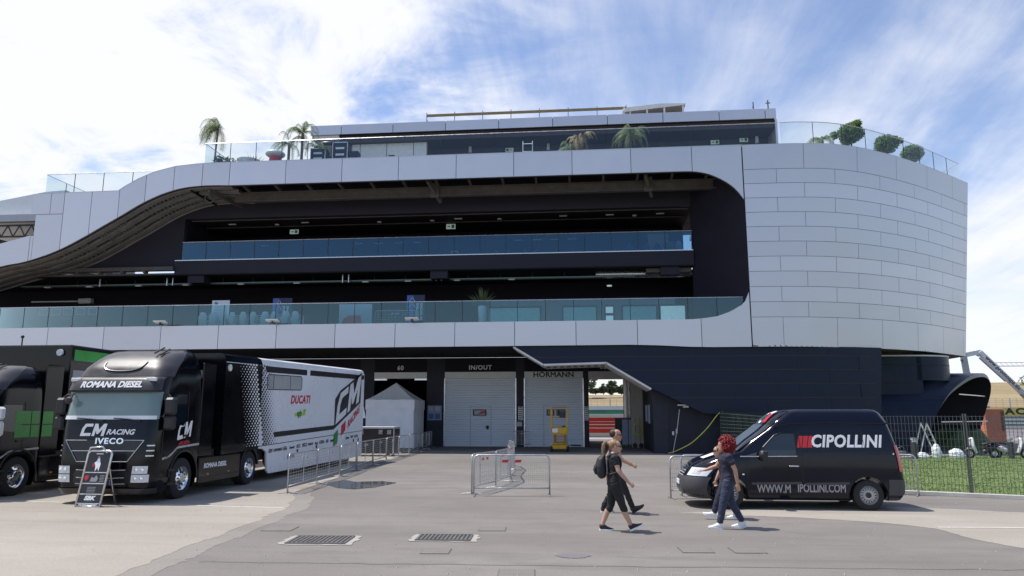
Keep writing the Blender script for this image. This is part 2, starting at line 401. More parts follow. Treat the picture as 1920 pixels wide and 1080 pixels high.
def build_world():
    w = bpy.data.worlds.new('World'); sc.world = w; w.use_nodes = True
    nt = w.node_tree; N = nt.nodes.new; L = nt.links.new; bg = nt.nodes['Background']
    sky = N('ShaderNodeTexSky'); sky.sky_type = 'NISHITA'; sky.sun_disc = False
    sky.sun_elevation = math.asin(sd.z); sky.sun_rotation = math.atan2(sd.x, sd.y)
    sky.air_density = 1.0; sky.dust_density = .6; sky.ozone_density = 2.0
    tc = N('ShaderNodeTexCoord'); sp = N('ShaderNodeSeparateXYZ'); L(tc.outputs['Generated'], sp.inputs[0])
    def mth(op, a, b=None, clamp=False):
        n = N('ShaderNodeMath'); n.operation = op; n.use_clamp = clamp
        for i, q in enumerate((a, b)):
            if q is None: continue
            if isinstance(q, (int, float)): n.inputs[i].default_value = q
            else: L(q, n.inputs[i])
        return n.outputs[0]
    z = mth('ADD', mth('MAXIMUM', sp.outputs[2], 0.0), .09)
    px = mth('DIVIDE', sp.outputs[0], z); py = mth('DIVIDE', sp.outputs[1], z)
    def noise(sx, sy, scale, det, rough, off, dist=0):
        c = N('ShaderNodeCombineXYZ'); L(mth('MULTIPLY', px, sx), c.inputs[0]); L(mth('MULTIPLY', py, sy), c.inputs[1]); c.inputs[2].default_value = off
        n = N('ShaderNodeTexNoise'); n.inputs['Scale'].default_value = scale; n.inputs['Detail'].default_value = det; n.inputs['Roughness'].default_value = rough; n.inputs['Distortion'].default_value = dist
        L(c.outputs[0], n.inputs[0]); return n.outputs[0]
    streak = noise(1.0, .20, 2.3, 8, .60, 3.1, .35)
    soft = noise(.55, .3, .9, 6, .55, 7.7, .5)
    puff = noise(.9, .6, 1.5, 8, .6, 1.3, .8)
    def dirmask(d, lo, hi):
        v = N('ShaderNodeVectorMath'); v.operation = 'DOT_PRODUCT'; L(tc.outputs['Generated'], v.inputs[0]); v.inputs[1].default_value = V(d).normalized()
        r = N('ShaderNodeMapRange'); r.interpolation_type = 'SMOOTHSTEP'; r.inputs[1].default_value = lo; r.inputs[2].default_value = hi; L(v.outputs['Value'], r.inputs[0]); return r.outputs[0]
    left = dirmask((-.62, .80, .44), .78, .985)
    rightlow = dirmask((.62, .84, .12), .90, .995)
    a = mth('MULTIPLY', streak, 1.05); b = mth('MULTIPLY', soft, .75); c = mth('MULTIPLY', puff, .55)
    dens = mth('ADD', mth('ADD', a, b), c)
    puff2 = noise(.8, .8, 2.6, 8, .62, 9.3, .6)
    dens = mth('ADD', dens, mth('MULTIPLY', mth('SUBTRACT', puff2, .5), mth('ADD', mth('MULTIPLY', left, 2.3), .25)))
    lb = dirmask((-.86, -.34, .40), .6, .97)
    dens = mth('ADD', dens, mth('MULTIPLY', lb, .5))
    dens = mth('ADD', dens, mth('MULTIPLY', left, .25))
    dens = mth('ADD', dens, mth('MULTIPLY', rightlow, .22))
    behind = N('ShaderNodeMapRange'); behind.interpolation_type = 'SMOOTHSTEP'; behind.inputs[1].default_value = .15; behind.inputs[2].default_value = -.35; L(sp.outputs[1], behind.inputs[0])
    dens = mth('SUBTRACT', dens, mth('MULTIPLY', behind.outputs[0], .36))
    r = N('ShaderNodeMapRange'); r.interpolation_type = 'SMOOTHSTEP'; r.inputs[1].default_value = 1.0; r.inputs[2].default_value = 1.62; L(dens, r.inputs[0])
    hz = N('ShaderNodeMapRange'); hz.inputs[1].default_value = .0; hz.inputs[2].default_value = .16; hz.inputs[3].default_value = .5; hz.inputs[4].default_value = 0; L(sp.outputs[2], hz.inputs[0])
    cov = mth('MAXIMUM', r.outputs[0], hz.outputs[0])
    mx = N('ShaderNodeMix'); mx.data_type = 'RGBA'; L(cov, mx.inputs[0])
    tint = N('ShaderNodeMix'); tint.data_type = 'RGBA'; tint.blend_type = 'MULTIPLY'; tint.inputs[0].default_value = 1; tint.inputs[7].default_value = SKYTINT
    L(sky.outputs[0], tint.inputs[6]); L(tint.outputs[2], mx.inputs[6])
    mx.inputs[7].default_value = CLOUD
    L(mx.outputs[2], bg.inputs[0]); bg.inputs[1].default_value = .145
    lp = None
SKYTINT = (1.10, 1.03, 1.06, 1); CLOUD = (5.5, 5.6, 6.05, 1)
build_world()

# ------------------------------------------------------------ ground
def sheet(name, mat_, pts, z, kind='structure', rag=0, step=.25):
    P = []
    n = len(pts)
    for i in range(n):
        a = V((*pts[i], 0)); b = V((*pts[(i + 1) % n], 0)); k = max(1, int((b - a).length / step)) if rag else 1
        k = max(1, min(k, 160)) if rag else 1
        for j in range(k):
            p = a.lerp(b, j / k)
            if rag and j: q_ = (b - a).normalized(); p += V((-q_.y, q_.x, 0)) * max(-1.8 * rag, min(1.8 * rag, rnd.gauss(0, rag * .6) + 1.2 * rag * math.sin(j * .31 + i))) * min(1, j / 8, (k - j) / 8)
            P.append((p.x, p.y, z))
    o = MB().add(P, [tuple(range(len(P)))]).build(name, mat_)
    if o.data.polygons[0].normal.z < 0: o.data.flip_normals()
    if kind: o['kind'] = kind
    return o
g = MB().grid([[(x, y, 0) for x in (-1500, -300, -60, -30, -15, -5, 5, 15, 30, 60, 300, 1500)] for y in (-300, -20, 5, 10, 15, 20, 30, 40, 60, 120, 300, 1500)]).build('ground', M['asphalt']); g['kind'] = 'structure'
AP = [(-5.55, 4.8), (-5.75, 9.8), (-6.0, 11.9), (-6.15, 14.1), (-6.3, 16.8), (-6.85, 18.8), (-7.6, 20.6), (-8.2, 23.3), (-8.4, 26), (-9.1, 33), (-9.8, 41), (-45, 41), (-45, 4.8)]
sheet('apron_edge', M['apron_edge'], AP, .003, rag=.07, step=.12)
sheet('concrete_apron', M['apron_mat'], [(-6.0, 5.0), (-6.2, 9.8), (-6.45, 11.8), (-6.55, 14.05), (-6.75, 16.6), (-7.3, 18.6), (-8.0, 20.5), (-8.3, 23.3), (-8.5, 26), (-9.2, 33), (-9.9, 41), (-45, 41), (-45, 5)], .006, rag=.07, step=.12)
sheet('concrete_strip', M['apron_mat'], [(1.9, 16.95), (3.2, 17.3), (5.1, 18.9), (8.3, 18.2), (11.5, 17.0), (12, 11.5), (9, 11.6), (6.9, 13.1), (6.6, 13.9), (6.5, 15.1), (5.8, 15.8), (4.4, 16.4)], .004, rag=.05, step=.12)
def line(pts, w, z=.010, name='painted_line', mat_='line_white'):
    mb = MB()
    for a, b in zip(pts, pts[1:]):
        a = V((*a, 0)); b = V((*b, 0)); t = (b - a).normalized(); nn = V((-t.y, t.x, 0)) * w / 2
        mb.quad(*[(p.x, p.y, z) for p in (a - nn, b - nn, b + nn, a + nn)])
    o = mb.build(name, M[mat_]); o['kind'] = 'structure'
line([(-16, 17.62), (-11.7, 17.42), (-6.9, 16.92)], .1)
line([(-10.1, 19.9), (-9.5, 20.95)], .12)
line([(-12.7, 43.9), (-2.9, 41.95), (3.6, 41.5)], .22)
line([(6.6, 15.25), (12.5, 15.6)], .1)
for seam_pts in ([(-5.6, 10.75), (-2, 10.9), (1.5, 11.05), (6.2, 11.3)],):
    line(catmull([(*p, 0) for p in seam_pts], 5) and [(p.x, p.y + rnd.gauss(0, .02)) for p in catmull([(*p, 0) for p in seam_pts], 12)], .018, .006, 'asphalt_seam', 'iron')
sheet('oil_stain', M['track_asphalt'], [(-.2 + .28 * math.cos(t * PI / 7) + rnd.gauss(0, .02), 11.75 + .22 * math.sin(t * PI / 7)) for t in range(14)], .006)
sheet('puddle', M['puddle'], [(-7.9, 22.6), (-7.2, 21.6), (-6.6, 21.3), (-6.2, 21.9), (-5.9, 23.4), (-6.5, 23.9), (-7.3, 23.6), (-7.8, 24.2), (-8.1, 23.4)], .010, rag=.04, step=.3)
# beyond the garages: pit lane, track, hill
sheet('pit_lane', M['track_asphalt'], [(-60, 63), (-60, 72), (140, 72), (140, 63)], .004)
sheet('pit_apron', M['concrete'], [(-60, 66.5), (-60, 71.7), (140, 71.7), (140, 66.5)], .008)
sheet('race_track', M['track_asphalt'], [(-90, 74), (-90, 116), (200, 116), (200, 74)], .004)
rows = []
for i in range(30):
    y = 124 + i * 8.5; t = i / 29
    rows.append([(x, y, (10.9 * (t * t * (3 - 2 * t)) if t < 1 else 10.9) + .3 * math.sin(x * .05 + i) * t + .5 * math.sin(x * .013 + 2) * t + 6.5 * t * min(1, max(0, (x - 45) / 50))) for x in range(-400, 601, 25)])
h = MB().grid(rows).build('hill', M['dry_field'], smooth=True); h['kind'] = 'structure'
# lawn on the right behind the fence
lawn_poly = [(7.2, 22.15), (8.9, 21.45), (11.0, 20.5), (34, 11.2), (60, 46), (24.2, 44.3), (16.1, 39.9), (14.6, 37.6), (9, 32)]
sheet('lawn', M['lawn_soil'], lawn_poly, .03)
def inside(p, poly):
    c = False; j = len(poly) - 1
    for i in range(len(poly)):
        (a, b), (d, e) = poly[i], poly[j]
        if (b > p[1]) != (e > p[1]) and p[0] < (d - a) * (p[1] - b) / (e - b) + a: c = not c
        j = i
    return c
mb = MB(); n = 0
while n < 16000:
    y = 18 + 24 * rnd.random() ** 1.6; x = rnd.uniform(7, 27)
    if x > .62 * y + 1.5 or not inside((x, y), lawn_poly): continue
    n += 1; hh = rnd.uniform(.02, .055); a = rnd.uniform(0, PI); w = rnd.uniform(.008, .02) * (1 + y / 40); lx, ly = rnd.gauss(0, .03), rnd.gauss(0, .03)
    mb.add([(x - w * math.cos(a), y - w * math.sin(a), .028), (x + w * math.cos(a), y + w * math.sin(a), .028), (x + lx, y + ly, .03 + hh)], [(0, 1, 2)])
D('grass', (.19, .26, .085), .6, var=.5, scale=1.5, trans=.35)
o = mb.build('grass', M['grass']); tag(o, 'short green grass of the lawn behind the wire fence', 'grass', kind='stuff')
mb = MB()
for a, b in (((7.2, 22.1), (11.0, 20.45)), ((11.0, 20.45), (34, 11.1))):
    mb.bar((a[0], a[1] - .06, .05), (b[0], b[1] - .06, .05), .14, .11)
o = mb.build('kerb', M['kerb_pale'], bevel=.012); o['kind'] = 'structure'
mb = MB().bar((14.6, 37.7, .06), (24.4, 44.4, .06), .25, .12)
o = mb.build('lawn_kerb', M['kerb_pale']); o['kind'] = 'structure'

mb = MB()
for _ in range(420):
    y = rnd.uniform(9.5, 34); x = rnd.uniform(-.55 * y, .5 * y); s_ = rnd.uniform(.006, .018)
    mb.add([(x + s_ * rnd.uniform(.6, 1) * math.cos(a), y + s_ * rnd.uniform(.6, 1) * math.sin(a), .002) for a in (0, 1.6, 3.1, 4.7)] + [(x, y, .02 + s_ * .8)], [(0, 1, 4), (1, 2, 4), (2, 3, 4), (3, 0, 4)])
tag(mb.build('loose_gravel', M['kerb_pale']), 'small pale stones scattered over the asphalt', 'gravel', kind='stuff')
# ------------------------------------------------------------ pit building
BLO = V((-10, 46, 0))
BLD = thing('pit_building', 'long white and charcoal circuit building with a curved right end and open loggias', 'building', BLO)
def bp(mb, name, mats, parent=None, **kw):
    if parent is None:
        return mb.build(name, mats, BLD, loc=-BLO, **kw)
    return mb.build(name, mats, parent, **kw)
F = 41.5
TOP = [(-39.5, 11.86), (-36, 12.57), (-33.82, 13.1), (-33.815, 15.73), (-28.5, 15.76), (-28.07, 16.05), (-27.24, 16.5), (-26.23, 16.91), (-24.87, 17.22), (-23.5, 17.33), (-22.47, 17.36), (-21.4, 17.36), (9.2, 17.36)]
CURVE = [(-46, 8.6), (-42, 9.5), (-39.2, 10.2), (-35.8, 11.12), (-34.4, 11.36), (-33.04, 11.73), (-31.86, 12.18), (-30.7, 12.76), (-29.39, 13.5), (-28.07, 14.24), (-27.09, 14.82), (-26.09, 15.3), (-25.09, 15.65), (-24.07, 15.86), (-22.71, 15.94), (-21.35, 15.9)]
CURVE = [(p.x, p.y) for p in catmull([(x, z, 0) for x, z in CURVE], 4)]
CORN = [(6.0, 15.9), (6.6, 15.85), (7.3, 15.68), (8.0, 15.33), (8.5, 14.97), (8.85, 14.6), (9.13, 14.15)]
CORN = [(p.x, p.y) for p in catmull([(x, z, 0) for x, z in CORN], 4)]
BOT = CURVE + [(5.8, 15.9)] + CORN
def topz(x): return pl(TOP, x)
def botz(x): return pl(BOT, x)
def strip_panel(x0, x1, ft, fb, y0=F, th=.1):
    n = max(1, int((x1 - x0) / .22)); xs = [x0 + (x1 - x0) * i / n for i in range(n + 1)]
    poly = [(x, fb(x)) for x in xs] + [(x, ft(x)) for x in reversed(xs)]
    return MB().prism(poly, 'y', y0, y0 + th)
XJ = [-41.3, -39.5, -37.75, -36.0, -34.0, -32.0, -30.2, -28.4, -26.73, -24.94, -23.12, -21.38, -17.83, -14.33, -10.86, -7.37, -3.94, -.52, 2.88, 6.35, 9.16]
for a, b in zip(XJ, XJ[1:]):
    g = .016
    if a == -34.0:
        p1 = MB()
        for q in (strip_panel(-33.79, b - g, lambda x: 14.36, botz), strip_panel(-34.0 + g, -33.81, lambda x: 13.03, botz), strip_panel(-34.12, b - .9, topz_ := (lambda x: 15.73), lambda x: 14.4), strip_panel(b - .87, b - g, topz_, lambda x: 14.4)):
            p1.add(q.v, q.f)
        bp(p1, 'fascia_panel', M['white_panel'], fix=True); continue
    bp(strip_panel(a + g, b - g, topz, botz), 'fascia_panel', M['white_panel'], fix=True)
back = MB()
for a, b in zip(XJ, XJ[1:]):
    if a >= -33.9: q = strip_panel(a, b, lambda x: topz(x) - .02, lambda x: botz(x) + .02, F + .06, .3); back.add(q.v, q.f)
    else: q = strip_panel(a, b, lambda x: min(topz(x), 13.0) - .02, lambda x: botz(x) + .02, F + .06, .3); back.add(q.v, q.f)
bp(back, 'fascia_backing', M['joint_dark'], fix=True)
cap = MB()
for a, b in zip(TOP[3:], TOP[4:]): cap.bar((a[0], F + .2, a[1] + .012), (b[0], F + .2, b[1] + .012), .44, .02)
bp(cap, 'parapet_coping', M['white_panel'])
# lower band
LT = [(-50, 7.28), (5.9, 7.33), (6.53, 7.37), (7.37, 7.48), (8.1, 7.74), (8.7, 8.09), (9.06, 8.44), (9.16, 8.88)]
LB = [(-50, 5.88), (2.6, 5.95), (4.2, 5.9), (5.8, 5.81), (7.0, 5.78), (10, 5.78)]
LJ = [-49.9, -46.4, -42.85, -39.3, -35.73, -32.16, -28.58, -24.99, -21.42, -17.88, -14.35, -10.8, -7.32, -3.89, -.43, 2.98, 6.48, 9.16]
for a, b in zip(LJ, LJ[1:]):
    bp(strip_panel(a + .016, b - .016, lambda x: pl(LT, x), lambda x: pl(LB, x)), 'fascia_panel', M['white_panel'], fix=True)
q = strip_panel(-50, 9.16, lambda x: pl(LT, x) - .02, lambda x: pl(LB, x) + .02, F + .06, .3)
bp(q, 'fascia_backing', M['joint_dark'], fix=True)
# curved tower
TT = catmull([(9.2, 41.5, 0), (10.9, 41.5, 0), (12.4, 41.54, 0), (14.2, 41.8, 0), (16.3, 42.7, 0), (19.1, 44.55, 0), (22.04, 46.95, 0), (25.7, 50.25, 0)], 10)
TB = catmull([(9.2, 41.5, 0), (10.95, 41.58, 0), (12.8, 41.9, 0), (14.9, 42.6, 0), (16.7, 43.45, 0), (18.6, 44.62, 0), (20.75, 46.3, 0), (24.2, 49.75, 0)], 10)
def arc(P):
    s = [0]
    for a, b in zip(P, P[1:]): s.append(s[-1] + (b - a).length)
    return s
ST, SB = arc(TT), arc(TB)
def along(P, S, t):
    d = t * S[-1]
    for i in range(len(S) - 1):
        if d <= S[i + 1] + 1e-9:
            return P[i].lerp(P[i + 1], (d - S[i]) / (S[i + 1] - S[i]))
    return P[-1]
def tow(t, z, off=0):
    k = (z - 5.78) / (17.36 - 5.78)
    p = along(TB, SB, t).lerp(along(TT, ST, t), k)
    p2 = along(TB, SB, min(1, t + .01)).lerp(along(TT, ST, min(1, t + .01)), k); p1 = along(TB, SB, max(0, t - .01)).lerp(along(TT, ST, max(0, t - .01)), k)
    d = (p2 - p1).normalized(); nrm = V((d.y, -d.x, 0))
    return (p.x + nrm.x * off, p.y + nrm.y * off, z)
ROWZ = [17.36, 15.88, 15.04, 14.2, 13.36, 12.52, 11.67, 10.82, 9.97, 9.11, 8.26, 7.41, 5.78]
TL = ST[-1]; clad = []
for r in range(12):
    zt, zb = ROWZ[r] - .011, ROWZ[r + 1] + .011
    if r == 0: zt = ROWZ[0]
    if r == 11: zb = ROWZ[12]
    P = 3.42; offs = (0 if r == 0 else (P * .54 if r % 2 else 0)); cuts = [0.0]
    x = offs if offs else P
    while x < TL - .4: cuts.append(x); x += P
    cuts.append(TL)
    row = MB()
    for a, b in zip(cuts, cuts[1:]):
        t0, t1 = (a + .011) / TL, (b - .011) / TL; n = max(2, int((b - a) / .3))
        row.grid([[tow(lerp(t0, t1, i / n), z) for i in range(n + 1)] for z in (zb, zt)])
    bp(row, 'cladding_course', M['white_panel'], smooth=True)
n = 60
bp(MB().grid([[tow(i / n, z, -.05) for i in range(n + 1)] for z in (5.8, 17.34)]), 'tower_backing', M['joint_grey'], smooth=True)
e1, e2 = tow(1, 17.36), tow(1, 5.78)
bp(MB().add([e2, (24.6, 62, 5.78), (24.6, 62, 17.36), e1], [(0, 1, 2, 3)]), 'end_wall', M['white_panel'])
cp = MB().grid([[tow(i / n, 17.365, .01) for i in range(n + 1)], [tow(i / n, 17.365, -.42) for i in range(n + 1)]])
bp(cp, 'parapet_coping', M['white_panel'])
sof = [tow(i / n, 5.79)[:2] for i in range(n + 1)] + [(24.4, 62), (9.2, 62)]
D('soffit_brown', (.11, .095, .09), .7, var=.15)
bp(MB().prism(sof, 'z', 5.79, 5.9), 'tower_soffit', M['soffit_brown'], fix=True)
tf = [(9.0, 41.9)] + [tow(i / n, 17, -.3)[:2] for i in range(n + 1)] + [(24.6, 62), (9.0, 62)]
bp(MB().prism(tf, 'z', 16.55, 16.9), 'terrace_floor', M['concrete'], fix=True)
bp(MB().prism([(p.x * 1, p.y) for p in TB] + [(24.2, 52), (9.2, 52)], 'z', 5.95, 6.1), 'tower_floor', M['black_ceiling'], fix=True)
# roof slab, inner wall, S soffit
bp(MB().box(-24, 9.05, 41.9, 60, 16.6, 16.9), 'roof_slab', M['charcoal'])
bp(MB().prism([(9.16, 41.56), (9.3, 41.56), (6.9, 45.4), (6.7, 45.4), (6.7, 45.1)], 'z', 6.0, 16.6), 'side_wall', M['charcoal'], fix=True)
S = [(x, z) for x, z in CURVE if x > -45]
def sweep(y0, y1, dz0, dz1):
    mb = MB()
    mb.grid([[(x, y0, z + dz0) for x, z in S], [(x, y1, z + dz0) for x, z in S], [(x, y1, z + dz1) for x, z in S], [(x, y0, z + dz1) for x, z in S]], closed=False)
    mb.grid([[(x, y0, z + dz1) for x, z in S], [(x, y0, z + dz0) for x, z in S]])
    return mb
sw = sweep(F + .06, 45.2, .12, .25)
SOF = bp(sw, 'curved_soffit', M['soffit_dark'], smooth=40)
for y in (41.85, 42.75, 43.65, 44.55):
    bp(sweep(y, y + .42, -.06, .13), 'soffit_rail', M['rib_grey'], SOF, smooth=40)
slots = MB()
for bay, y in enumerate((42.3, 43.2, 44.1)):
    acc = 0; k = 0
    for (x0, z0), (x1, z1) in zip(S, S[1:]):
        seg = math.hypot(x1 - x0, z1 - z0); m = max(1, int(seg / .16))
        for j in range(m):
            k += 1
            if k % 15 < 5 or x0 < -37: continue
            t = j / m; x, z = lerp(x0, x1, t), lerp(z0, z1, t)
            slots.bar((x, y, z + .04), (x, y + .42, z + .04), .07, .1)
bp(slots, 'soffit_slats', M['rib_grey'], SOF)['kind'] = 'stuff'
bp(MB().tube([(x, 45.12, z - .06) for x, z in S], .07, 6), 'soffit_edge', M['rib_grey'], SOF)
bp(MB().tube(catmull([(-23.3, 43.4, 15.75), (-23.6, 43.6, 15.45), (-23.9, 43.4, 15.7), (-23.6, 43.2, 15.85), (-23.4, 43.5, 15.5), (-24.4, 43.8, 15.6)], 5), .035, 6), 'cable_coil', M['tray_green'])
# wall behind the S curve and over the loggia (plane y = 45.1)
poly = [(-45, 7.2), (-45, 8.6)] + [(x, z - .02) for x, z in S if x > -45] + [(6.7, 15.88), (6.7, 14.85), (-26.1, 14.85), (-26.1, 11.6), (-33.4, 11.62), (-36, 10.9), (-40, 9.7), (-44, 8.6)]
bp(MB().prism(poly[2:-2] + [(-36, 10.9)], 'y', 45.12, 45.4), 'recessed_wall', M['charcoal_light'], fix=True)
bp(MB().box(-21.35, 6.7, 45.12, 45.4, 15.9, 16.6), 'recessed_wall', M['charcoal'])
bp(MB().box(-26.3, -26.1, 45.4, 50.4, 11.0, 14.85), 'jamb_wall', M['charcoal'])
# steel structure under the roof edge
bm_ = MB()
bm_.box(-21.9, 8.4, 43.3, 43.7, 15.40, 15.46); bm_.box(-21.9, 8.4, 43.3, 43.7, 15.94, 16.0); bm_.box(-21.9, 8.4, 43.46, 43.54, 15.46, 15.94)
bp(bm_, 'steel_beam', M['steel_brown'])
for i in range(15):
    x = -20.9 + i * 2.02
    bp(MB().bar((x, 41.9, 16.2), (x, 43.45, 16.05), .12, .16), 'joist', M['steel_brown'])
for x in (-9.0, 4.0):
    k = MB().bar((x - .25, 42.3, 16.1), (x + .25, 44.0, 15.25), .16, .3).bar((x, 43.3, 15.3), (x, 43.3, 16.2), .5, .1)
    bp(k, 'beam_bracket', M['steel_brown'])
bp(MB().bar((-22.9, 42.0, 15.72), (-22.2, 45.3, 15.62), .16, .22), 'raking_beam', M['steel_brown'])
for i in range(8):
    pass
# upper loggia
bp(MB().box(-26.45, 6.75, 44.9, 50.4, 11.1, 11.98), 'balcony_slab', M['charcoal_light'])
bp(MB().box(-26.45, 6.72, 44.86, 45.0, 11.985, 12.04), 'slab_edge_trim', M['alu'])
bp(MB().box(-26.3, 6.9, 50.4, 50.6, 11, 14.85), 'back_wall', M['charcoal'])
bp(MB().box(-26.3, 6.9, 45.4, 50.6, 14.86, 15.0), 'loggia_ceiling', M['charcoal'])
bp(MB().box(-25.9, 6.6, 45.6, 45.68, 14.8, 14.86).box(-25.9, 6.6, 47.5, 47.58, 14.8, 14.86), 'ceiling_track', M['steel_brown'])
for x in (-23.6, -18.5, -8.1, -1.2, 1.8, 5.0): bp(MB().box(x - .25, x + .25, 46.6, 46.75, 14.81, 14.855), 'ceiling_light', M['plastic_white'])
for x in (-20.6, -13.5, -9.9, -5.4, 3.4): bp(MB().lathe([(.02, 14.8), (.14, 14.8), (.15, 14.855)], (x, 47, 0), n=12), 'downlight', M['plastic_white'])
def door(x0, x1, z0, z1, y, m='charcoal_light', hx=1):
    d = bp(MB().box(x0, x1, y - .06, y, z0, z1), 'door', M[m])
    f = MB().box(x0 - .08, x0, y - .09, y, z0, z1 + .08).box(x1, x1 + .08, y - .09, y, z0, z1 + .08).box(x0, x1, y - .09, y, z1, z1 + .08)
    bp(f, 'door_frame', M['joint_dark'], d)
    hxx = x1 - .15 if hx > 0 else x0 + .15
    bp(MB().box(hxx - .05, hxx + .05, y - .12, y - .061, z0 + .95, z0 + 1.2), 'handle', M['plastic_white'], d)
for x0, x1, hx in ((-24.7, -23.5, 1), (-21.5, -20.2, 1), (-15.4, -14.1, 1), (-14.0, -12.7, -1), (-9.9, -8.7, -1), (-6.6, -5.4, 1), (-3.0, -1.8, -1), (2.1, 3.3, 1)):
    door(x0, x1, 12.0, 14.15, 50.4, hx=hx)
bp(MB().box(4.5, 5.9, 50.3, 50.4, 12, 14.4), 'lit_doorway', M['beige'])
for x in (-22.6, -15.7, -14.3, -12.8, -11.5, -4.4, -3.1, -1.9, -.7):
    bp(MB().box(x - .3, x + .3, 49.7, 49.85, 14.0, 14.05), 'door_lamp', M['plastic_white'])
def exit_sign(x, y, z, w=.62, h=.34, flip=1):
    s_ = bp(MB().box(x - w / 2, x + w / 2, y - .06, y, z, z + h), 'exit_sign', M['exit_green'])
    ar = MB()
    def P(a, b): return (x + flip * a * w, y - .064, z + b * h)
    ar.add([P(-.38, .42), P(-.2, .42), P(-.2, .25), P(-.05, .5), P(-.2, .75), P(-.2, .58), P(-.38, .58)], [tuple(range(7))])
    ar.add([P(.08, .15), P(.4, .15), P(.4, .85), P(.08, .85)], [(0, 1, 2, 3)])
    bp(ar, 'pictogram', M['banner_green'], s_)
exit_sign(-8.75, 47.6, 14.38); exit_sign(-19.6, 47.6, 14.3, .6, .3)
fs = bp(MB().box(-9.2, -8.7, 50.32, 50.4, 12.5, 13.5), 'notice_frame', M['plastic_white'])
bp(MB().box(-9.14, -8.76, 50.31, 50.318, 12.58, 13.42), 'notice_face', M['charcoal_light'], fs)
fm = MB().text('PI', lambda x, y: (-8.97 + x, 50.305, 13.2 + y), .2); bp(fm, 'lettering', M['plastic_white'], fs)
cr = MB()
for x in (-5.6, -3.6, -12.6):
    cr.bar((x - .5, 50.33, 12.6), (x + .5, 50.33, 13.5), .03, .02); cr.bar((x - .5, 50.33, 13.5), (x + .5, 50.33, 12.6), .03, .02)
bp(cr, 'tape_cross', M['plastic_white'])
# lower loggia
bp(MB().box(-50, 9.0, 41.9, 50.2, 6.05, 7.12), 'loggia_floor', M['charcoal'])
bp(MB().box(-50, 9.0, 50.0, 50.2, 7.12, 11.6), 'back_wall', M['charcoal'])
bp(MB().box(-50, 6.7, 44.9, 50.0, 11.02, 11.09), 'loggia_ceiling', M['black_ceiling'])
bp(MB().box(-36.5, -26.46, 44.7, 45.1, 11.35, 11.6).box(-36.5, -26.46, 44.9, 45.1, 11.05, 11.2), 'ledge', M['steel_brown'])
for i in range(5): bp(MB().box(-34.7 + i * 1.55, -34.55 + i * 1.55, 44.72, 45.1, 11.2, 11.35), 'ledge_bracket', M['steel_brown'])
tr = MB()
tr.box(-38, 3.2, 45.9, 45.94, 10.62, 10.7).box(-38, 3.2, 46.26, 46.3, 10.62, 10.7)
for i in range(206): tr.box(-38 + i * .2, -37.97 + i * .2, 45.94, 46.26, 10.62, 10.65)
TRAY = bp(tr, 'cable_tray', M['tray_green'])
for i in range(19): bp(MB().tube([(-36 + i * 2.05, 46.1, 10.7), (-36 + i * 2.05, 46.1, 11.02)], .025, 6), 'hanger', M['dark_metal'], TRAY)
for x in (-27.3, -26.9, -15.4, -15.0, -9.3, -8.95, -32): bp(MB().tube([(x, 45.6, 10.5), (x, 45.6, 11.02)], .045, 6), 'drop_pipe', M['alu'])
for i, x in enumerate((-36, -33, -29.5, -26.2, -22.4, -18.6, -14, -11.2, -8, -4.5)): bp(MB().box(x - .2, x + .2, 45.9, 46.1, 10.55, 10.61), 'tray_light', M['plastic_white'])
bp(MB().lathe([(.02, 0), (.22, .02), (.24, .3), (.24, 6.2), (.22, 6.45), (.02, 6.47)], (1.2 - .4, 46.3, 10.85), 'x', 12), 'air_duct', M['alu'], smooth=40)
for x in (-25, -9.0, 5.3): bp(MB().box(x - .55, x + .55, 45.0, 45.9, 10.55, 11.03), 'ceiling_box', M['charcoal_light'])
bp(MB().box(3.9, 6.6, 45.3, 46.2, 10.75, 11.0), 'ceiling_box', M['steel_brown'])
# windows on the lower loggia; their emission stands in for sky seen through
bp(MB().box(-7.0, 7.9, 49.9, 50.0, 7.12, 9.9), 'glazed_front', M['car_glass'])
for x0, x1, m in ((-6.5, -2.9, 'teal_skyglow'), (1.45, 2.05, 'lamp_pane_glow'), (5.1, 6.8, 'lamp_pane_glow'), (-1.4, .9, 'teal_skyglow'), (2.6, 4.9, 'teal_skyglow')):
    w_ = bp(MB().box(x0, x1, 49.84, 49.9, 7.2, 9.3), 'glow_window', M[m])
    fr = MB()
    for x in (x0, x1): fr.box(x - .05, x + .05, 49.78, 49.84, 7.15, 9.4)
    fr.box(x0 + .05, x1 - .05, 49.78, 49.84, 9.3, 9.4)
    if m == 'lamp_pane_glow' and x1 - x0 < 1:
        for z in (7.7, 8.2, 8.7): fr.box(x0 + .05, x1 - .05, 49.78, 49.84, z, z + .16)
    bp(fr, 'window_frame', M['dark_metal'], w_)
bp(MB().lathe([(.02, 10.3), (.16, 10.3), (.17, 10.36)], (1.7, 47.5, 0), n=12), 'downlight', M['lamp_pane_glow'])
# small framed pictures and wall unit on the far left
for i in range(5):
    x = -39.2 + i * .95
    p = bp(MB().box(x - .36, x + .36, 49.93, 50, 9.25, 9.75), 'picture_frame', M['steel_pale'])
    bp(MB().box(x - .3, x + .3, 49.92, 49.928, 9.31, 9.69), 'picture', M['grey_plastic'], p)
bp(MB().box(-40.2, -36.2, 49.85, 50, 10.2, 10.29), 'wall_pipe', M['plastic_white'])
bp(MB().box(-36.4, -35.4, 49.6, 50, 10.05, 10.42), 'wall_unit', M['plastic_white'], bevel=.05)
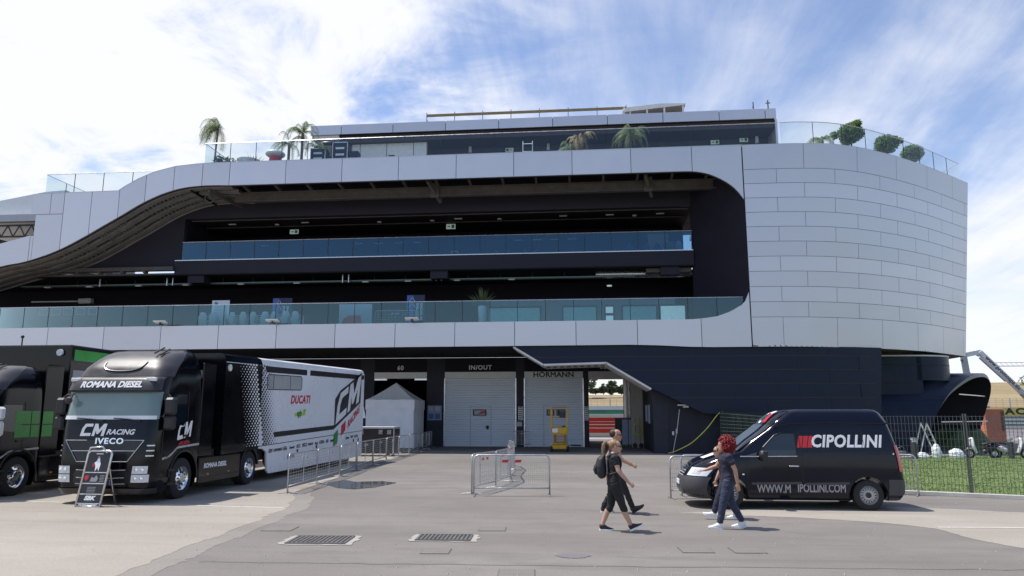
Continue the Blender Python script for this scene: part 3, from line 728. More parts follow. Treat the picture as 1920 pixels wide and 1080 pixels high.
# ---- balustrades
def balustrade(path, z0, z1, w, gl='rail_glass', rail=True, post=False):
    P = [V((*p, 0)) for p in path]; S_ = arc(P); n = max(1, round(S_[-1] / w)); pr = None
    par = bp(MB().tube([(p.x, p.y, z1 + .012) for p in P], .022, 6), 'balustrade', M['alu'])
    for i in range(n):
        a = along(P, S_, i / n); b = along(P, S_, (i + 1) / n); d = (b - a).normalized() * .016; nn = V((-d.y, d.x, 0)).normalized() * .009
        a2, b2 = a + d, b - d
        vs = [(q + s * nn) for q in (a2, b2) for s in (-1, 1)]
        vv = [(p.x, p.y, z) for z in (z0, z1) for p in vs]
        m = MB().add(vv, [(0, 2, 3, 1), (4, 5, 7, 6), (0, 4, 6, 2), (1, 3, 7, 5), (0, 1, 5, 4), (2, 6, 7, 3)])
        bp(m, 'glass_panel', M[gl], par)
        if i: bp(MB().box(a.x - .012, a.x + .012, a.y - .02, a.y + .02, z0, z1), 'joint_seal', M['joint_dark'], par)
    return par
balustrade([(-47, 41.95), (-24, 41.95), (9.05, 41.95)], 7.15, 8.6, 1.62)
balustrade([(-26.05, 44.97), (6.7, 44.97)], 12.04, 13.24, 1.62, 'blue_glass')
ro = [(-23.3, 41.95), (11.4, 41.95)]
rc = [tow(t, 17.36, -.38)[:2] for t in [.12 + .87 * i / 24 for i in range(25)]]
balustrade(ro, 16.95, 18.78, 1.65, 'roof_glass')
balustrade([(11.5, 41.95)] + [p for p in rc if p[0] > 11.7], 16.95, 18.78, 1.9, 'roof_glass')
balustrade([(-23.3, 42.0), (-23.3, 49)], 16.95, 18.78, 1.65, 'roof_glass')
balustrade([rc[-1], (24.3, 58)], 16.95, 18.78, 1.9, 'roof_glass')
balustrade([(-33.7, 41.95), (-26.0, 41.95)], 15.75, 17.1, 1.9, 'roof_glass')
balustrade([(-33.7, 42.0), (-33.7, 49)], 15.75, 17.1, 1.9, 'roof_glass')
balustrade([(-31.5, 46), (-26, 46)], 15.75, 17.1, 1.9, 'roof_glass')
bp(MB().box(-33.7, -26.5, 45.5, 55, 15.3, 15.7).box(-33.7, -28.3, 41.9, 45.5, 15.3, 15.7).box(-26.5, -24.0, 45.5, 55, 16.0, 16.15), 'lower_terrace_slab', M['concrete'])
bp(MB().box(-24.05, -23.95, 41.9, 60, 15.7, 16.6), 'terrace_step', M['charcoal'])
# ---- penthouse on the roof
for a, b in zip([-18.35, -16.2, -12.6, -9.0, -5.4, -1.8, 1.8, 5.4, 9.0, 11.9], [-16.24, -12.64, -9.04, -5.44, -1.84, 1.76, 5.36, 8.96, 11.86, 12.56]):
    bp(MB().box(a, b, 46.5, 46.6, 20.93, 21.6), 'roof_fascia_panel', M['white_panel'])
bp(MB().box(-18.3, 12.5, 46.6, 58, 20.98, 21.55), 'penthouse_roof', M['joint_dark'])
bp(MB().box(-16.4, 12.5, 46.75, 48.6, 20.4, 20.98), 'penthouse_soffit', M['wood_dark'])
bp(MB().box(-18.3, -16.4, 46.65, 58, 20.7, 20.98), 'penthouse_soffit', M['cream'])
bp(MB().box(-10.4, 12.5, 48.6, 48.9, 16.9, 20.98), 'penthouse_wall', M['slate'])
bp(MB().box(-15.6, -10.42, 47.1, 47.4, 16.9, 20.38), 'penthouse_wall', M['cream'])
bp(MB().box(12.5, 12.62, 46.62, 58, 16.9, 20.92), 'penthouse_end_wall', M['white_panel'])
bp(MB().bar((-16.2, 47.0, 20.7), (-14.6, 47.0, 18.0), .14, .3, (0, 1, 0)).bar((-14.6, 47.0, 18.0), (-14.0, 47.0, 16.9), .14, .3, (0, 1, 0)), 'raking_column', M['dark_metal'])
bp(MB().box(-13.0, -12.6, 46.95, 47.1, 18.3, 19.5), 'wall_unit', M['grey_plastic'])
for x0, x1, m in ((-5.5, -4.6, 'charcoal_light'), (8.6, 9.8, 'charcoal_light'), (10.1, 12.0, 'charcoal')): bp(MB().box(x0, x1, 48.52, 48.6, 16.9, 19.4), 'penthouse_door', M[m])
bp(MB().box(-6.0, -3.8, 48.4, 48.6, 17, 18.9), 'fitted_cabinet', M['beige']); bp(MB().box(.2, 3.1, 48.4, 48.6, 17, 19.2), 'fitted_cabinet', M['beige'])
for x in (-9.6, -8, -2.6, 8.0): bp(MB().box(x - .8, x + .8, 48.5, 48.6, 17, 19.6), 'penthouse_window', M['car_glass'])
for x in (-7.6, -2.2, 11.7): bp(MB().lathe([(.03, .5), (.1, .45), (.13, 0), (.02, 0)], (x, 48.3, 19.95), n=12), 'spot_lamp', M['plastic_white'])
exit_sign(-4.9, 48.55, 20.0, .55, .28, -1); exit_sign(9.0, 48.55, 20.05, .55, .28); exit_sign(10.9, 48.55, 20.15, .55, .28)
bp(MB().box(7.9, 9.9, 48.45, 48.52, 19.35, 19.5), 'door_lamp', M['plastic_white'])
# ---- ground floor: door wall
Yd = 50.1
def wall(x0, x1, z0=0, z1=5.95, m='charcoal', y=Yd): bp(MB().box(x0, x1, y, y + .35, z0, z1), 'ground_floor_wall', M[m])
D('navy_wall', (.009, .012, .025), .6, var=.15)
holes = [(-46, -15.4), (-14.4, -10.73), (-9.47, -4.62), (-4.03, -.1), (.26, 3.04)]
for i, (a, b) in enumerate(holes):
    wall(a, b, 5.0, 5.95, 'charcoal')
for a, b in zip([h_[1] for h_ in holes[:-1]], [h_[0] for h_ in holes[1:]]): wall(a, b, 0, 5.95, 'navy_wall')
wall(3.04, 4.2, 0, 5.95, 'beige')
bp(MB().box(-50, 9.2, 41.9, Yd, 5.96, 6.04), 'overhang_soffit', M['black_ceiling'])
D('slat_white', (.72, .78, .85), .45, var=.03, scale=.6)
def roller(x0, x1, wx0, wx1, wz=2.2, wicket=None):
    rows_ = []; n = 28
    for i in range(n):
        z0 = 4.54 * i / n; z1 = 4.54 * (i + 1) / n
        for z, y in ((z0, .06), (z0 + .03, .0), (z1 - .012, .0), (z1, .06)): rows_.append([(x0 + .02, Yd + .06 + y, z), (x1 - .02, Yd + .06 + y, z)])
    d = bp(MB().grid(rows_), 'roller_door', M['slat_white'])
    bp(MB().box(x0, x1, Yd - .04, Yd + .2, 4.55, 4.98), 'door_header', M['plastic_white'], d)
    for xx in (x0, x1): bp(MB().box(xx - .04, xx + .04, Yd - .05, Yd + .1, 0, 4.55), 'guide_rail', M['alu'], d)
    for a, b in (wx0, wx1):
        w_ = bp(MB().box(a, b, Yd + .0, Yd + .055, wz - .2, wz + .22), 'door_window', M['black_print'], d)
        bp(MB().box(a + .07, b - .07, Yd - .006, Yd - .001, wz - .13, wz + .15), 'pane', M['steel_pale'] if b - a > .6 else M['car_glass'], w_)
    if wicket:
        a, b = wicket; k = MB()
        for x in (a, b): k.box(x - .015, x + .015, Yd + .03, Yd + .055, .1, 2.7)
        k.box(a + .015, b - .015, Yd + .03, Yd + .055, 2.68, 2.7)
        bp(k, 'wicket_outline', M['steel_pale'], d)
        bp(MB().box(b - .3, b - .15, Yd - .03, Yd + .055, 1.15, 1.4).box(b - .4, b - .15, Yd - .06, Yd - .03, 1.28, 1.34), 'handle', M['dark_metal'], d)
    return d
d1 = roller(-9.47, -4.62, (-7.52, -6.62), (-7.5, -7.45), 2.25, (-7.7, -6.3))
bp(MB().add([(-7.2, Yd - .01, 2.15), (-6.7, Yd - .01, 2.2), (-6.68, Yd - .01, 2.36), (-6.95, Yd - .01, 2.36)], [(0, 1, 2, 3)]), 'painted_red_reflection', M['red_print'], d1)  # reflection in the pane, drawn as a flat red patch
d2 = roller(-4.03, -.1, (-2.55, -2.05), (-1.9, -1.3), 2.25, (-2.75, -1.2))
bp(MB().box(-1.0, -.3, Yd + .0, Yd + .05, .08, .16), 'vent_slot', M['black_print'], d2)
lt = MB().text('HÖRMANN', lambda x, y: (-2.07 + x, Yd - .05, 4.76 + y), .47, bold=.016, sx=1.1, space=1.05); bp(lt, 'lettering', M['black_print'])
for s_, x in (('IN/OUT', -7.05), ('60', -12.58), ('61', -2.35), ('62', 1.25)):
    bp(MB().text(s_, lambda a, b: (x + a, Yd - .012, 5.27 + b), .42, bold=.012, space=1.12), 'lettering', M['plastic_white'])
# open bays: header boxes with white lamp strips
for x0, x1 in ((-14.4, -10.73), (-19, -15.4), (-24, -20)):
    bp(MB().box(x0, x1, Yd - .03, Yd + .3, 4.56, 4.98), 'door_header', M['plastic_white'])
    for a in (x0 + .02, x1 - .85): bp(MB().box(a, a + .82, Yd - .02, Yd + .2, 4.45, 4.54), 'strip_lamp', M['lamp_pane_glow'])
bp(MB().box(.26, 3.04, Yd - .03, Yd + .3, 4.45, 4.98), 'door_header', M['soffit_white'])
# garage interiors
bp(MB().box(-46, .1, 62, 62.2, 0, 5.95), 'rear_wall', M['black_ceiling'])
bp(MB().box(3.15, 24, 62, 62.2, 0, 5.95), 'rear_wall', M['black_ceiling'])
bp(MB().box(-.09, .24, Yd + .35, 62, 0, 5.0), 'garage_partition', M['charcoal'])
bp(MB().box(3.2, 3.35, Yd + .35, 62, 0, 5.0), 'garage_partition', M['cream'])
bp(MB().box(-46, 3.3, Yd + .35, 62.2, 5.0, 5.3), 'garage_ceiling', M['charcoal'])
bp(MB().box(-15.4, -15.2, Yd + .35, 62, 0, 5.0), 'garage_partition', M['charcoal'])
bp(MB().box(2.72, 2.8, 52, 52.1, 0, 4.45).box(3.0, 3.06, 52, 52.1, 0, 4.45), 'door_track', M['alu'])
for (a, b, u) in ((-10.62, -9.66, 1.75),):
    p = bp(MB().box(a, b, Yd - .06, Yd, u, u + .98), 'socket_board', M['panel_blue'])
    for x in (a + .25, b - .25):
        bp(MB().box(x - .14, x + .14, Yd - .2, Yd - .061, u + .1, u + .45), 'socket', M['mid_blue'], p)
        bp(MB().box(x - .17, x + .17, Yd - .16, Yd - .061, u + .62, u + .88), 'breaker', M['steel_pale'], p)
def chequer(x0, x1, z0, z1):
    p = bp(MB().box(x0, x1, Yd - .05, Yd, z0, z1), 'hazard_plate', M['plastic_white']); k = MB(); n = 7
    for i in range(n):
        z = lerp(z0, z1, i / n); d = (z1 - z0) / n
        k.add([(x0 + .03, Yd - .053, z + d * .1), (x1 - .03, Yd - .053, z + d * .5), (x1 - .03, Yd - .053, z + d * .95), (x0 + .03, Yd - .053, z + d * .55)], [(0, 1, 2, 3)])
    bp(k, 'hazard_stripe', M['black_print'], p)
chequer(-4.45, -4.15, 1.75, 2.65); chequer(-.02, .22, 1.75, 2.65)
bp(MB().box(-4.6, -4.2, Yd - .08, Yd, 1.35, 1.65), 'socket_box', M['steel_pale'])
# ---- dark clad front on the right with raked opening
CP = [(-3.95, 5.94), (-2.28, 4.93), (1.24, 5.02), (3.68, 3.55), (6.45, 2.19), (9.2, 2.05), (9.2, 5.94)]
Yc = 41.72
RT = [(9.2, 0), (10.95, .04), (12.8, .3), (14.9, .85), (16.5, 1.35)]
CLB = bp(MB().prism(CP, 'y', Yc, Yc + .3), 'dark_cladding', M['navy_clad'], fix=True)
def cy(x): return Yc + .02 + pl([(9.2, 0), (11, .0), (13, .25), (15, .8), (16.6, 1.4)], x)
gg = []
for z in (0, 5.8): gg.append([(lerp(9.2, lerp(16.0, 16.55, z / 5.8), i / 16), cy(lerp(9.2, lerp(16.0, 16.55, z / 5.8), i / 16)), z) for i in range(17)])
bp(MB().grid(gg), 'dark_cladding', M['navy_clad'], smooth=True)
bp(MB().add([gg[0][-1], (16.1, 47, 0), (16.7, 47, 5.8), gg[1][-1]], [(0, 1, 2, 3)]), 'dark_return_wall', M['navy_clad'])
jl = MB()
def edge_x(z):  # left limit of the cladding at height z
    if z > 4.95: return lerp(-2.28, -3.95, (z - 4.93) / 1.01)
    return lerp(1.24, 3.68, (5.02 - z) / 1.47) if z > 3.55 else lerp(3.68, 6.45, (3.55 - z) / 1.36)
rowz = [5.94, 5.3, 4.55, 3.8, 3.04, 2.2, 1.4, .6]
for i, z in enumerate(rowz[1:], 1):
    x0 = edge_x(z) if z > 2.2 else 7.0
    xs = [x0 + .02] + [x for x in (9.2, 11, 12, 13, 14, 15, 16)]
    for a, b in zip(xs, xs[1:]):
        if b > a: jl.bar((a, (Yc if b <= 9.2 else cy(a)) - .004, z), (b, (Yc if b <= 9.2 else cy(b)) - .004, z), .012, .035)
for i in range(len(rowz) - 1):
    z1, z0 = rowz[i], rowz[i + 1]; x = (-.4, 1.9, 5.0)[i % 3]
    k = -3.9 + (0, 1.75)[i % 2]
    while k < 16:
        if k > edge_x((z0 + z1) / 2) + .5 and (z1 > 2.3 or k > 7): jl.bar((k, (Yc if k < 9.2 else cy(k)) - .004, z0), (k, (Yc if k < 9.2 else cy(k)) - .004, z1), .035, .012, (1, 0, 0))
        k += 3.45
bp(jl, 'cladding_joints', M['joint_dark'], CLB)
# pale underside of the raked opening
E_ = CP[:5]
so = MB()
for (a, b) in zip(E_, E_[1:]):
    if b[1] < 2.5: continue
    d = V((b[0] - a[0], b[1] - a[1])).normalized(); nx, nz = d.y, -d.x
    if nz > 0: nx, nz = -nx, -nz
    vs = [(p[0] + nx * o_, y, p[1] + nz * o_) for y in (Yc - .06, 44.6) for p in (a, b) for o_ in (.005, .11)]
    so.add(vs, [(0, 1, 3, 2), (4, 6, 7, 5), (1, 5, 7, 3), (0, 2, 6, 4), (0, 4, 5, 1), (2, 3, 7, 6)])
bp(so, 'canopy_underside', M['soffit_white'], fix=True)
sl = MB()
for i in range(9):
    t = i / 9; 
    for (a, b) in ((E_[1], E_[2]), (E_[2], E_[3])):
        x, z = lerp(a[0], b[0], t + .03), lerp(a[1], b[1], t + .03); x2, z2 = lerp(a[0], b[0], t + .09), lerp(a[1], b[1], t + .09)
        sl.add([(x, 42.6, z - .12), (x2, 42.6, z2 - .12), (x2, 43.6, z2 - .12), (x, 43.6, z - .12)], [(0, 1, 2, 3)])
bp(sl, 'canopy_slots', M['steel_brown'])
# recessed wall below the rake, with door
RW = [(3.8, 0), (3.8, 3.62), (6.45, 2.3), (9.3, 2.15), (9.3, 0)]
bp(MB().prism(RW, 'y', 42.6, 42.85), 'recessed_wall', M['navy_wall'], fix=True)
bp(MB().box(3.8, 4.0, 42.85, Yd, 0, 5.9), 'recessed_wall', M['navy_wall'])
d3 = bp(MB().box(4.65, 6.3, 42.55, 42.6, .02, 2.5), 'service_door', M['charcoal_light'])
bp(MB().box(4.8, 4.9, 42.5, 42.549, 1.0, 1.2), 'handle', M['alu'], d3)
bp(MB().box(5.15, 5.75, 42.45, 42.6, 2.6, 2.68).box(5.45, 5.75, 42.4, 42.6, 2.5, 2.6), 'wall_lamp', M['plastic_white'])
bp(MB().box(3.72, 3.8, 44.5, 45.4, 1.6, 2.7), 'socket_board', M['panel_blue'], bevel=.02)
bp(MB().box(3.72, 3.8, 46.5, 47.2, 1.7, 2.7), 'socket_board', M['steel_pale'], bevel=.02)
# drum and scoop on the far right
DP = catmull([(16.4, 45.6, 0), (18.5, 45.6, 0), (20.2, 45.75, 0), (21.4, 46.4, 0), (22.1, 47.6, 0), (22.5, 50, 0), (22.5, 56, 0)], 6)
bp(MB().grid([[(p.x, p.y, z) for p in DP if p.x < 19.7] for z in (0, 5.5)]).grid([[(p.x, p.y, z) for p in DP if p.x > 19.2] for z in (4.1, 5.5)]), 'drum_wall', M['navy_clad'], smooth=True)
bp(MB().grid([[(p.x + .02, p.y - .03, z) for p in DP] for z in (5.5, 5.58)]), 'drum_trim', M['soffit_white'], smooth=True)
dj = MB()
for z in (5.0, 3.95, 2.9, 1.85): dj.tube([(p.x + .004, p.y - .006, z) for p in DP if p.x < 19.3 or z > 4.2], .018, 4)
for x, z0, z1 in ((18.2, 3.95, 5.0), (20.6, 4.2, 5), (18.0, 1.85, 2.9), (17.4, 2.9, 3.95)):
    yy = min(DP, key=lambda p: abs(p.x - x)).y - .008; dj.bar((x, yy, z0), (x, yy, z1), .03, .01)
bp(dj, 'cladding_joints', M['joint_dark'])
HS = [(46.0, 0.0), (46.0, 1.0), (46.1, 2.04), (46.5, 3.0), (47.2, 3.68), (48.5, 4.47), (50.5, 4.74), (52.0, 4.45), (52.9, 3.8), (53.3, 3.09), (53.4, 1.68), (53.4, .8), (53.3, 0)]
HX = [19.6, 19.95, 20.43, 21.2, 22.1, 23.75, 25.5, 26.6, 27.0, 26.97, 26.5, 26.2, 26.0]
HS = catmull([(a * .975, max(0, 2.1 + (b - 2.1) * .975) if b > 0 else 0, x * .975) for (a, b), x in zip(HS, HX)], 5)
SC_ = bp(MB().grid([[(lerp(16.72, p.z, t), p.x, p.y) for p in HS] for t in (0, .25, .5, .75, 1)]), 'scoop_hood', M['navy_clad'], smooth=True)
inn = [((p.x - 48.5) * .95 + 48.5, p.y * .95, p.z) for p in HS]
bp(MB().grid([[(p.z, p.x, p.y) for p in HS], [(x, y, z) for y, z, x in inn]]), 'scoop_rim', M['rim_grey'], SC_, smooth=True)
bp(MB().grid([[(x, y, z) for y, z, x in inn], [(17.0, y, z) for y, z, x in inn]]), 'scoop_lining', M['black_ceiling'], SC_, smooth=True)
jb = MB()
for idx in (10, 15, 5):
    p = HS[idx]; jb.tube([(16.8, p.x - .01, p.y + .012), (p.z - .04, p.x - .01, p.y + .012)], .02, 4)
bp(jb, 'cladding_joints', M['joint_dark'], SC_)
for z, x0 in ((3.3, 21.6), (1.7, 20.4)): bp(MB().bar((x0 + .3, 46.2, z), (25.9, 51.4, z), .06, .06), 'scoop_rail', M['alu'], SC_)
# floodlights clipped on the white band
fl0 = None
for i, (x, lab) in enumerate(((-24.86, 'white floodlight on the white band below the far left glass, left of the white chairs'), (-18.0, 'white floodlight on the white band in front of the stacked white chairs'), (-9.75, 'white floodlight on the white band below the blue banner'))):
    if fl0 is None:
        fl0 = thing('floodlight', lab, 'floodlight', (x, 41.3, 7.34), 0, 'floodlights on the white band')
        MB().prism([(-.0, .1), (.28, .18), (.3, .24), (.02, .16)], 'x', -.38, .38).build('lamp_head', M['plastic_white'], fl0, rotz=R(180), fix=True)
        MB().box(-.06, .06, -.2, .12, 0, .06).box(-.03, .03, -.2, -.14, .05, .16).build('bracket', M['dark_metal'], fl0)
    else: dup(fl0, (x, 41.3, 7.34), 0, lab)
# neighbouring canopy on the far left
gc = thing('grandstand_canopy', 'white roofed steel truss canopy behind the left end of the building', 'canopy', (-46, 54, 13))
def gp(mb, n_, m, **k): return mb.build(n_, M[m], gc, loc=(46, -54, -13), **k)
gp(MB().prism([(-52, 17.6), (-42.2, 17.6), (-40.5, 19.6), (-42.3, 19.5), (-52, 17.9)], 'y', 52.6, 64, ), 'roof', 'plastic_white', fix=True)
gp(MB().box(-52, -41.8, 52, 52.5, 17.0, 17.55), 'eaves_beam', 'steel_pale')
gp(MB().box(-52, -41, 63, 63.2, 10, 17.5), 'rear_panel', 'beige')
tz = MB()
for y, z in ((52.5, 16.8), (57, 16.4), (60, 15.6)):
    tz.bar((-52, y, z), (-41, y, z), .12, .12); tz.bar((-52, y, z - .9), (-41, y, z - .9), .12, .12)
    for i in range(11): tz.bar((-52 + i, y, z), (-51.5 + i, y, z - .9), .07, .07); tz.bar((-51.5 + i, y, z - .9), (-51 + i, y, z), .07, .07)
gp(tz, 'roof_truss', 'dark_metal')
gp(MB().bar((-50, 52.6, 16.6), (-41, 60, 14.4), .4, .5).bar((-50, 54.6, 15.4), (-41, 62, 13.8), .25, .4), 'rafter', 'steel_brown')
for x in (-43, -50): gp(MB().box(x - .2, x + .2, 62.4, 62.8, 0, 17), 'post', 'steel_pale')
# ------------------------------------------------------------ bodies built from horizontal slices
class Slices:
    """levels: (z, x_front, x_rear, half_width, front corner rx, ry, rear corner rx, ry); front is -x, near side -y"""
    def __init__(s, lv): s.lv = lv
    def at(s, z):
        lv = s.lv
        if z <= lv[0][0]: return lv[0]
        for a, b in zip(lv, lv[1:]):
            if z <= b[0]:
                t = (z - a[0]) / (b[0] - a[0]); return tuple(lerp(p, q, t) for p, q in zip(a, b))
        return lv[-1]
    def P(s, z, t, sg=-1):
        _, xf, xr, w, fx, fy, rx, ry = s.at(z)
        if t <= 1: x, y = xf, (w - fy) * t
        elif t <= 2:
            a = (t - 1) * PI / 2; x, y = xf + fx * (1 - math.cos(a)), w - fy + fy * math.sin(a)
        elif t <= 3: x, y = lerp(xf + fx, xr - rx, t - 2), w
        elif t <= 4:
            a = (t - 3) * PI / 2; x, y = xr - rx + rx * math.sin(a), w - ry + ry * math.cos(a)
        else: x, y = xr, (w - ry) * (5 - t)
        return V((x, sg * y, z))
    def shell(s, zs=None, cap=True):
        ts = [0, .5, 1, 1.17, 1.33, 1.5, 1.67, 1.83, 2, 2.25, 2.5, 2.75, 3, 3.25, 3.5, 3.75, 4, 4.5, 5]
        zs = zs or [l[0] for l in s.lv]; mb = MB(); rows = []
        for z in zs:
            rows.append([s.P(z, t) for t in ts] + [s.P(z, t, 1) for t in reversed(ts[1:-1])])
        mb.grid(rows, closed=True)
        if cap:
            n = len(rows[0]); mb.f.append(tuple(range(n))[::-1]); mb.m.append(0)
            o = (len(rows) - 1) * n; mb.f.append(tuple(o + i for i in range(n))); mb.m.append(0)
        return mb
    def patch(s, z0, z1, t0, t1, sg=-1, eps=.006, nz=6, nt=8):
        rows = []
        for i in range(nz + 1):
            z = lerp(z0, z1, i / nz); r = []
            for j in range(nt + 1):
                t = lerp(t0, t1, j / nt); sgn = sg; tt = t
                if t < 0: sgn, tt = -sg, -t
                p = s.P(z, tt, sgn); d = s.nrm(z, tt, sgn); r.append(p + d * eps)
            rows.append(r)
        return MB().grid(rows)
    def nrm(s, z, t, sg):
        a = s.P(z, t + .03, sg) - s.P(z, max(t - .03, 0), sg); b = s.P(z + .03, t, sg) - s.P(z - .03, t, sg)
        n = a.cross(b)
        if n.length < 1e-9: return V((-1, 0, 0))
        n.normalize()
        c = s.P(z, t, sg) - V(((s.at(z)[1] + s.at(z)[2]) / 2, 0, z))
        return n if n.dot(c) > 0 else -n
    def side(s, x, z, eps=.006, sg=-1): return V((x, sg * (s.at(z)[3] + eps), z))
    def front(s, y, z, eps=.008):
        l = s.at(z); t = abs(y) / (l[3] - l[5])
        if t > 1:
            q = min(1, (abs(y) - (l[3] - l[5])) / l[5]); t = 1 + math.asin(q) / (PI / 2)
        p = s.P(z, t, -1 if y < 0 else 1); return V((p.x - eps, y, z))
def decal(poly, fn, cut=.12):
    """flat polygon (u,v) triangulated on a fine grid and mapped through fn"""
    bm = bmesh.new(); f = bm.faces.new([bm.verts.new((u, v, 0)) for u, v in poly])
    us = [p[0] for p in poly]; vs = [p[1] for p in poly]
    for ax, lo, hi in ((0, min(us), max(us)), (1, min(vs), max(vs))):
        k = lo + cut
        while k < hi - 1e-4:
            co = [0, 0, 0]; no = [0, 0, 0]; co[ax] = k; no[ax] = 1
            bmesh.ops.bisect_plane(bm, geom=bm.verts[:] + bm.edges[:] + bm.faces[:], plane_co=co, plane_no=no); k += cut
    bm.verts.index_update()
    mb = MB().add([fn(v.co.x, v.co.y) for v in bm.verts], [tuple(v.index for v in f.verts) for f in bm.faces]); bm.free(); return mb
def rrect(x0, x1, z0, z1, r, n=4):
    out = []
    for cx, cz, a0 in ((x1 - r, z1 - r, 0), (x0 + r, z1 - r, 90), (x0 + r, z0 + r, 180), (x1 - r, z0 + r, 270)):
        for i in range(n + 1):
            a = R(a0 + 90 * i / n); out.append((cx + r * math.cos(a), cz + r * math.sin(a)))
    return out
def strip(pts, w, fn):
    """ribbon of width w along (u,v) points mapped through fn"""
    rows = [[], []]
    for i, p in enumerate(pts):
        a = V(pts[max(i - 1, 0)]); b = V(pts[min(i + 1, len(pts) - 1)]); d = (b - a).normalized(); n = V((-d.y, d.x)) * w / 2
        rows[0].append(fn(p[0] + n.x, p[1] + n.y)); rows[1].append(fn(p[0] - n.x, p[1] - n.y))
    return MB().grid(rows)
def wheel(par, x, y, r, w, rim_r, style='truck', sg=-1, name='wheel'):
    """axle along y; outer face towards sg"""
    wl = bpy.data.objects.new(name, None); COL.objects.link(wl); wl.parent = par; wl.location = (x, y, r)
    h = w / 2; o = sg * h
    prof = [(rim_r, -h), (r * .9, -h), (r * .985, -h * .82), (r, -h * .5), (r, h * .5), (r * .985, h * .82), (r * .9, h), (rim_r * 1.08, h * 1.0), (rim_r, h * .9)]
    MB().lathe([(a, b) for a, b in prof], (0, 0, 0), 'y', 32).build('tyre', M['rubber'], wl, smooth=35)
    rm = MB()
    if style == 'truck':
        rm.lathe([(rim_r, o), (rim_r * .97, o * .96), (rim_r * .9, o * .7), (rim_r * .82, o * .62), (rim_r * .6, o * .8), (rim_r * .4, o * 1.0), (rim_r * .36, o * 1.12), (.01, o * 1.12)], (0, 0, 0), 'y', 32)
    else:
        rm.lathe([(rim_r, o * .98), (rim_r * .97, o * .8), (rim_r * .86, o * .55), (rim_r * .8, o * .75), (rim_r * .62, o * .82), (rim_r * .5, o * .62), (rim_r * .3, o * .6), (rim_r * .28, o * .85), (.01, o * .88)], (0, 0, 0), 'y', 32)
    if style == 'truck':
        for i in range(10):
            a = 2 * PI * i / 10; rm.tube([(rim_r * .52 * math.cos(a), o * .84, rim_r * .52 * math.sin(a)), (rim_r * .52 * math.cos(a), o * 1.08, rim_r * .52 * math.sin(a))], .018, 6, mi=1)
            a += PI / 10; rm.ell((rim_r * .73 * math.cos(a), o * .70, rim_r * .73 * math.sin(a)), (.03, .012, .03), 8, 5, mi=2)
    else:
        for i in range(16):
            a = 2 * PI * i / 16; rm.ell((rim_r * .71 * math.cos(a), o * .80, rim_r * .71 * math.sin(a)), (.018, .012, .018), 7, 5, mi=2)
    rim = rm.build('rim', [M['chrome'] if style == 'truck' else M['wheel_grey'], M['dark_metal'], M['black_print']], wl, smooth=30)
    if style != 'truck': MB().lathe([(rim_r * .3, o * .9), (rim_r * .22, o * .96), (.005, o * .97)], (0, 0, 0), 'y', 16).build('hub_cap', M['black_plastic'], rim)
    return wl
def cut_arches(o, arches, hw):
    for x, z, r in arches:
        c = MB().lathe([(.001, -hw), (r, -hw), (r, hw), (.001, hw)], (x, 0, z), 'y', 36).build('cut', M['black_print'], o.parent, fix=True)
        md = o.modifiers.new('b', 'BOOLEAN'); md.object = c; md.operation = 'DIFFERENCE'; md.solver = 'EXACT'
        bake(o); bpy.data.objects.remove(c)
    o.data.set_sharp_from_angle(angle=R(32))

